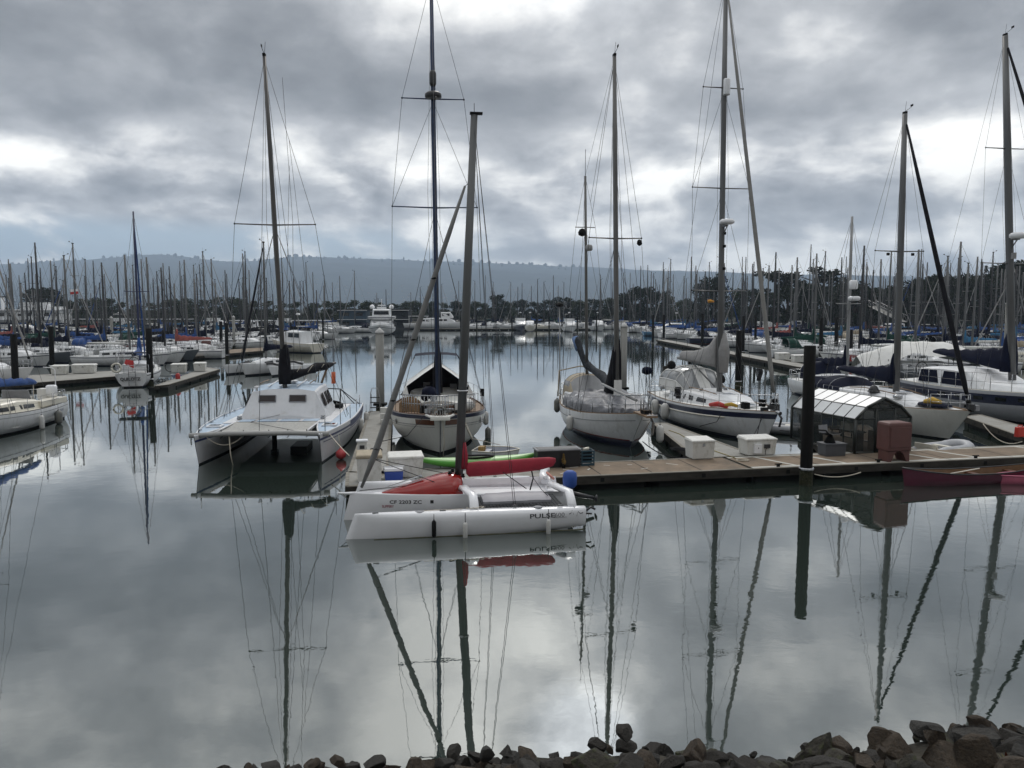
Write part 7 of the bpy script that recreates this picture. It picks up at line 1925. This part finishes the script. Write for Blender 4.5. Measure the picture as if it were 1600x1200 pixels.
# ---- motor boats
def make_motor(L=10.5, fly=True, hullm=WHITE, cover=None):
    o = thing('moored_motorboat', 'x', 'motorboat')
    B = L * .33
    h = Hull(L, B, 1.75, 1.35, 1.2, tr=.9, sm=.4, ob=1.1, os=.1, d=.4, pb=2.5, eb=1.2, em=2.4, es=2.4)
    h.build(o, hullm, bottom=CBLACK, boot=NAVY, stripe=NAVY if hullm is WHITE else WHITE, s0=.22, s1=.30, deck=DECK, rail=WHITE, n=14)
    cb_ = cabin(o, [(-L * .28, B * .40, B * .36, 1.25, 2.75), (L * .02, B * .41, B * .36, 1.35, 2.8), (L * .12, B * .40, B * .35, 1.42, 2.65), (L * .27, B * .30, B * .24, 1.6, 1.85)], WHITE, wins=[(-L * .25, -L * .14, .5, .9), (-L * .12, -.1, .5, .9)])
    k = MB(); k.slab([(L * .13, -B * .33, 2.5), (L * .13, B * .33, 2.5), (L * .235, B * .25, 2.03), (L * .235, -B * .25, 2.03)][::-1], .02, GLASS); k.build('windscreen', cb_, fix=True)
    if fly:
        k = MB(); k.loft([[(x * s_, y * B * .34 * s_, z) for x, y in ((-L * .24, -1), (L * .02, -1), (L * .07, -.5), (L * .07, .5), (L * .02, 1), (-L * .24, 1))] for s_, z in ((1, 2.86), (1.04, 3.45), (.98, 3.45), (.95, 3.0))], WHITE, closed=True, caps=True, smooth=False); k.build('flybridge', o)
        k = MB()
        for s_ in (1, -1):
            k.tube([(-L * .2, s_ * B * .32, 3.3), (-L * .17, s_ * B * .3, 4.5)], .03, STEEL, 5); k.tube([(0, s_ * B * .32, 3.3), (-L * .03, s_ * B * .3, 4.5)], .03, STEEL, 5)
        k.loft([[(x, y * B * .33, 4.55 + .08 * (1 - y * y)) for y in (-1, -.5, 0, .5, 1)] for x in (-L * .22, -L * .1, L * .0)], cover or CWHITE); k.build('bimini', o)
    k = MB(); k.tube([(-L * .1, 0, 2.8), (-L * .1, 0, 5.3)], .03, ALUW, 5); k.lathe((-L * .1, 0, 4.9), [(.2, 0), (.3, .05), (.3, .16), (.2, .2)], CLEANW, 10); k.build('radar_mast', o)
    pulpit(o, h, .6, .65, r=.02); return o
MOT = [make_motor(), make_motor(9.0, False, WHITE), make_motor(12, True, HN[0], CNAVY), make_motor(8.5, False, HC[0])]
MOTC = ['white flybridge', 'white low', 'navy-hulled flybridge', 'cream low']
used_m = set(); MF = []
for px, yw, i, rz in ((292, 528, 0, 3.3), (188, 522, 0, .1), (135, 528, 1, .2), (262, 545, 3, .1), (205, 535, 1, .3), (420, 530, 1, -.4), (455, 522, 0, 2.9), (350, 520, 2, .1), (395, 523, 1, 3.2), (60, 528, 3, .2), (470, 545, 3, 2.6), (1452, 512, 0, 3.1), (1500, 510, 2, .2), (1070, 530, 1, 3.2), (1180, 525, 3, .1), (1215, 540, 1, 3.0), (1290, 528, 0, .2), (1390, 526, 1, 3.1), (1340, 535, 3, .2), (1545, 532, 1, 3.0), (1590, 545, 0, 2.9), (1010, 524, 0, -1.4), (1115, 540, 1, .1), (870, 514, 0, -1.5), (848, 514, 3, -1.6), (935, 517, 1, -1.4), (805, 514, 2, -1.5), (1425, 545, 1, .1), (1480, 555, 3, 3.1), (1245, 522, 1, 3.1), (1160, 538, 1, .1), (1320, 515, 0, .1)):
    p = at(px, yw, 0)
    for tr_ in range(14):
        if free(p.x, p.y, 4.6, 2.0): break
        p = at(px + r6.uniform(-22, 22), yw + r6.uniform(-6, 6), 0)
    else: continue
    o = MOT[i]
    if i in used_m: o = dup(o)
    used_m.add(i); o.location = (p.x, p.y, 0); o.rotation_euler = (0, 0, rz); o['group'] = 'motorboats moored across the marina'
    BOATS.append((p.x, p.y, 4.6, 2.0)); MF.append((o, i, p.x, p.y, None))
for i in range(4):
    if i not in used_m:
        for c in list(MOT[i].children_recursive): bpy.data.objects.remove(c)
        bpy.data.objects.remove(MOT[i])
# motor yacht bow-on at the end of the fairway
my = thing('motor_yacht', 'tall white motor yacht bow-on at the end of the fairway', 'motor yacht')
place(my, (-28.6, 168, 0), 19, (.12, -.99))
h = Hull(19, 6.4, 3.0, 2.2, 1.9, tr=.9, sm=.45, ob=2.2, os=.2, d=.6, pb=2.4, eb=1.2, em=2.6, es=2.6); h.build(my, WHITE, bottom=CBLACK, stripe=NAVY, s0=.55, s1=.72, rail=WHITE)
cabin(my, [(-6.5, 2.7, 2.5, 2.0, 4.4), (2.2, 2.7, 2.4, 2.3, 4.4), (4.2, 2.3, 1.6, 2.6, 3.2)], WHITE, wins=[(-5.5, -3.5, .45, .85), (-3, -1, .45, .85), (-.5, 1.6, .45, .85)])
k = MB(); k.slab([(2.5, -2.1, 4.15), (2.5, 2.1, 4.15), (3.7, 1.7, 3.5), (3.7, -1.7, 3.5)][::-1], .03, GLASS); k.build('windscreen', my, fix=True)
k = MB(); k.loft([[(x, y * 3.0 * s_, z) for x, y in ((-6, -1), (2.6, -1), (3.5, -.6), (3.5, .6), (2.6, 1), (-6, 1))] for s_, z in ((.95, 4.45), (1.05, 4.6), (1.05, 5.3), (.9, 5.3))], WHITE, closed=True, caps=True, smooth=False); k.build('upper_deck', my)
k = MB(); k.loft([[(x, y * 3.17, z) for x, y in ((2.7, -1), (3.56, -.6), (3.56, .6), (2.7, 1))] for z in (4.8, 5.0)], NAVY, smooth=False); k.build('navy_stripe', my)
w_ = cabin(my, [(-4, 2.2, 2.1, 5.3, 7.3), (1.5, 2.2, 2.0, 5.3, 7.3), (2.2, 2.0, 1.8, 5.3, 7.1)], WHITE, name='wheelhouse')
k = MB(); k.slab([(2.28, -1.75, 5.75), (2.28, 1.75, 5.75), (2.16, 1.7, 6.8), (2.16, -1.7, 6.8)], .04, GLASS); k.build('windscreen', w_, fix=True)
k = MB(); k.tube([(0, 0, 7.3), (0, 0, 10.2)], .08, WHITE, 6); k.box((0, 0, 8.4), (.4, 1.8, .3), WHITE); k.box((.3, 0, 7.7), (1.2, 2.2, .5), WHITE); k.build('radar_mast', my)
for s_ in (1, -1):
    k = MB(); k.lathe((-1, s_ * 2.3, 7.4), [(.3, 0), (.6, .25), (.6, .7), (.4, 1.05), (.1, 1.2)], CLEANW, 12); k.build('satellite_dome', my)
pulpit(my, h, .6, .9, r=.03)
my.scale = (1, .95, .8)
# long low yacht side-on
ly = thing('motor_yacht', 'long low white motor yacht side-on at the far dock', 'motor yacht', (-22.5, 233, 0), R(4))
h = Hull(20, 4.6, 2.3, 1.8, 1.8, tr=.8, d=.5); h.build(ly, HW[0], bottom=CBLACK, boot=CBLACK, boott=.3, rail=WHITE, n=14)
cabin(ly, [(-5, 1.8, 1.7, 1.8, 3.2), (3.5, 1.8, 1.6, 1.9, 3.4), (5.5, 1.3, 1, 2, 2.4)], WHITE, wins=[(-4.5 + 1.3 * j, -3.5 + 1.3 * j, .4, .8) for j in range(6)])
cabin(ly, [(1.2, 1.5, 1.4, 3.3, 5.0), (4.0, 1.5, 1.3, 3.3, 5.0), (4.9, 1.2, 1.0, 3.3, 3.8)], WHITE, name='wheelhouse', wins=[(1.6, 2.6, .4, .85), (2.8, 3.8, .4, .85)])
k = MB(); k.box((-5.5, 0, 3.9), (6, 3.4, .12), WHITE)
for x in (-8.3, -5.5, -3): 
    for s_ in (1, -1): k.tube([(x, s_ * 1.6, 1.9), (x, s_ * 1.6, 3.85)], .05, WHITE, 5)
k.build('aft_awning', ly)
k = MB(); k.tube([(0, 0, 3.3), (0, 0, 7.5)], .07, ALUW, 5); k.tube([(2, 0, 5), (2, 0, 8.5)], .05, ALUW, 5); k.box((2, 0, 6), (.2, 1.4, .15), WHITE); k.build('radar_mast', ly)
# houseboats, white two-deck boat, sheds
DKW = M('dark_stained_wall', (.035, .038, .042), .8, var=.25, scale=1); DKR = M('dark_flat_roof', (.05, .05, .052), .9, var=.2, scale=1); BLW = M('dull_blue_wall', (.04, .07, .10), .8, var=.2, scale=1)
def house(name, label, c, w, d, storeys, wall, roof, rz=0.0, hh=2.7, nwin=4, catg='houseboat', z0=.3, gable=False, trim=WHITE):
    o = thing(name, label, catg, c, rz)
    k = MB(); k.box((0, 0, z0 + storeys * hh / 2), (w, d, storeys * hh), wall); k.build('walls', o)
    k = MB(); k.box((0, 0, z0 - .2), (w + 1.2, d + 1.2, .5), DKR); k.build('base', o)
    for s in range(storeys):
        for j in range(nwin):
            x = -w / 2 + w * (j + .5) / nwin
            f = MB(); f.box((x, -d / 2 - .03, z0 + s * hh + hh * .55), (w / nwin * .5, .08, hh * .36), GLASS); f.build('window', o)
        k = MB(); k.box((0, -d / 2 - .5, z0 + (s + 1) * hh - .06), (w + .6, 1.1, .12), trim); k.build('eave', o)
    k = MB(); zt = z0 + storeys * hh
    if gable:
        b = k.add([(-w / 2 - .4, -d / 2 - .5, zt), (w / 2 + .4, -d / 2 - .5, zt), (w / 2 + .4, d / 2 + .5, zt), (-w / 2 - .4, d / 2 + .5, zt), (-w / 2 - .4, 0, zt + d * .28), (w / 2 + .4, 0, zt + d * .28)])
        k.face((b, b + 1, b + 5, b + 4), roof); k.face((b + 2, b + 3, b + 4, b + 5), roof); k.face((b + 1, b + 2, b + 5), wall); k.face((b + 3, b, b + 4), wall)
    else: k.box((0, 0, zt + .1), (w + .7, d + .7, .2), roof)
    k.build('roof', o); return o
house('houseboat', 'dark two-storey houseboat right of the tall motor yacht', (-37.5 + 2.5, 234, 0), 8.2, 6, 2, DKW, DKR, nwin=3)
house('houseboat', 'dull blue houseboat left of the tall motor yacht', (-47, 232, 0), 8, 6, 2, BLW, DKR, nwin=2)
wb = house('excursion_boat', 'white two-deck excursion boat with rows of windows at the far left', (-140, 222, 0), 24, 7, 2, HW[0], WHITE, nwin=10, catg='boat', rz=.1)
k = MB(); k.box((4, 0, 6.9), (7, 4, 2.0), WHITE); k.box((9, 0, 6.3), (5, 5, .8), WHITE); k.build('wheelhouse', wb)
k = MB(); k.tube([(-5, 0, 5.7), (-5, 0, 9.3)], .5, CLEANW, 10); k.tube([(-5, 0, 9.3), (-5, 0, 9.6)], .6, BLACKP, 10); k.build('funnel', wb)
k = MB(); k.tube([(3, 0, 7.8), (3, 0, 11.5)], .1, ALUW, 6); k.tube([(3, -1.5, 10), (3, 1.5, 10)], .06, ALUW, 5); k.build('flag_mast', wb)
p = atY(1500, 470, 190)
house('clubhouse', 'dark low building with pale eaves among the trees on the right', (p.x, 193, 1.6), 26, 10, 2, DKW, DKR, nwin=8, catg='building', z0=0, hh=3.0, trim=M('grey_eave', (.22, .22, .21), .8))
p = atY(1418, 478, 188)
house('shed', 'grey flat-roofed shed among the trees on the right', (p.x, 196, 1.6), 12, 7, 1, M('grey_wall', (.10, .10, .10), .8), DKR, nwin=4, catg='building', z0=0, hh=3.4)
p = atY(905, 458, 330)
house('warehouse', 'pale far-off warehouse left of the tall ketch mast', (p.x - 2, 350, 2.2), 15, 10, 2, M('pale_far_wall', (.40, .41, .42), .7), M('pale_metal_roof', (.5, .5, .5), .5), nwin=6, catg='building', z0=0, hh=3.6)
p = atY(150, 500, 228)
for px, wd, lab in ((210, 30, 'long white-roofed covered berth on the left, nearer the excursion boat'), (440, 22, 'long white-roofed covered berth near the catamaran mast')):
    p = atY(px, 512, 205 if px < 300 else 175)
    o = thing('boat_shelter', lab, 'shelter', (p.x, p.y, 0), .04)
    k = MB(); k.box((0, 0, 3.3), (wd, 3.5, .16), CLEANW); k.build('roof', o)
    for j in range(6):
        for s_ in (1, -1):
            k = MB(); k.tube([(-wd / 2 + 1 + (wd - 2) * j / 5, s_ * 1.5, -.5), (-wd / 2 + 1 + (wd - 2) * j / 5, s_ * 1.5, 3.25)], .1, ALUW, 6); k.build('post', o)
# gangway
gp0, gp1 = atY(1362, 478, 150), atY(1412, 503, 140)
gw = thing('gangway', 'white truss gangway sloping down to the right-hand docks', 'gangway', gp0)
dv_ = gp1 - gp0; sd_ = Vector((dv_.y, -dv_.x, 0)).normalized() * .7
k = MB()
for s_ in (1, -1):
    o_ = sd_ * s_
    k.tube([o_, dv_ + o_], .06, ALUW, 5); k.tube([o_ + Vector((0, 0, 1.1)), dv_ + o_ + Vector((0, 0, 1.1))], .06, ALUW, 5)
    for j in range(9):
        a_ = dv_ * (j / 8) + o_; k.tube([a_, a_ + Vector((0, 0, 1.1))], .04, ALUW, 4)
        if j < 8: k.tube([a_ + Vector((0, 0, 1.1)), dv_ * ((j + 1) / 8) + o_], .035, ALUW, 4)
k.build('truss', gw)
k = MB(); k.slab([sd_, -sd_, dv_ - sd_, dv_ + sd_], .05, DOCKC); k.build('walkway', gw)
k = MB(); k.tube([(0, 0, -gp0.z), (0, 0, 0)], .3, PILE, 8); k.build('support', gw)
# flag and orange windsock
fl = thing('flag', 'red and white flag at a mast on the left', 'flag', atY(112, 508, 110))
k = MB(); k.tube([(0, 0, 0), (0, 0, 5.2)], .04, ALUW, 5); k.build('pole', fl)
k = MB(); k.loft([[(x, .1 * math.sin(x * 5), 4.3 + z + .1 * x) for x in (0, .3, .6, .9, 1.2)] for z in (0, .35, .7)], lambda i, q: M('red_flag', (0, 0, 0)) if i == 0 else CLEANW); k.build('cloth', fl)
wsk = thing('windsock', 'orange fabric windsock high in the rigging left of the yacht mast', 'windsock', atY(1106, 471, 100))
k = MB(); k.tube([(0, 0, 0), (.35, 0, .05), (.8, 0, -.02)], [.22, .2, .1], M('orange_fabric', (.55, .24, .02), .7), 8); k.build('cloth', wsk)
k = MB(); k.tube([(0, 0, -4.0), (0, 0, .4)], .03, ALU, 5); k.build('pole', wsk)

# ---- labels: look first, then where between landmarks the mast stands
ORD = ['first', 'second', 'third', 'fourth', 'fifth', 'sixth', 'seventh', 'eighth', 'ninth', 'tenth', 'eleventh', 'twelfth', 'thirteenth', 'fourteenth', 'fifteenth', 'sixteenth', 'seventeenth', 'eighteenth', 'nineteenth', 'twentieth']
def label_fleet(F, namer):
    groups = {}
    for o, i, x, y, lab in F:
        px = topx((x, y, 3))[0]
        for a_, b_ in zip(LM, LM[1:]):
            if a_[0] <= px < b_[0]: key = (i, a_[1], b_[1]); break
        groups.setdefault(key, []).append((px, o))
    for (i, la, lb), l in groups.items():
        l.sort(key=lambda q: q[0])
        for j, (px, o) in enumerate(l):
            w = namer(i)
            place_ = 'between %s and %s' % (la, lb)
            if len(l) == 1: s = '%s %s' % (w, place_)
            elif j == 0: s = '%s, leftmost such %s' % (w, place_)
            else: s = '%s, %s from left %s' % (w, ORD[min(j, len(ORD) - 1)], place_)
            o['label'] = s
SN = ['white blue-covered sailboat', 'white navy-hooded sailboat', 'white blue-hooded sailboat', 'white black-covered sailboat', 'white green-covered sailboat', 'cream tan-covered sailboat', 'white bare-boomed sailboat', 'dark blue sailboat', 'white navy-covered sailboat', 'cream navy-covered sailboat', 'slate grey sailboat', 'white turquoise-covered sailboat', 'dark red sailboat', 'light blue sailboat', 'white red-covered sailboat']
def sname2(i): return SN[i]
label_fleet(FLEET, sname2)
label_fleet(MF, lambda i: MOTC[i] + ' motorboat')
# ================================================================ HAZE
def haze():
    m = bpy.data.materials.new('haze_air'); m.use_nodes = True
    q = NG(m.node_tree); q.N.clear()
    v = q.n('ShaderNodeVolumePrincipled', None, Color=(.64, .80, 1.0, 1), Density=.000135, Anisotropy=.0)
    o = q.n('ShaderNodeOutputMaterial'); q.L.new(v.outputs[0], o.inputs['Volume'])
    mb = MB(); mb.box((0, 4100, 325), (22000, 8600, 656), m)
    return tag(mb.build('haze'), 'pale blue-grey haze over the harbour and the hills', 'haze', kind='stuff')
haze()
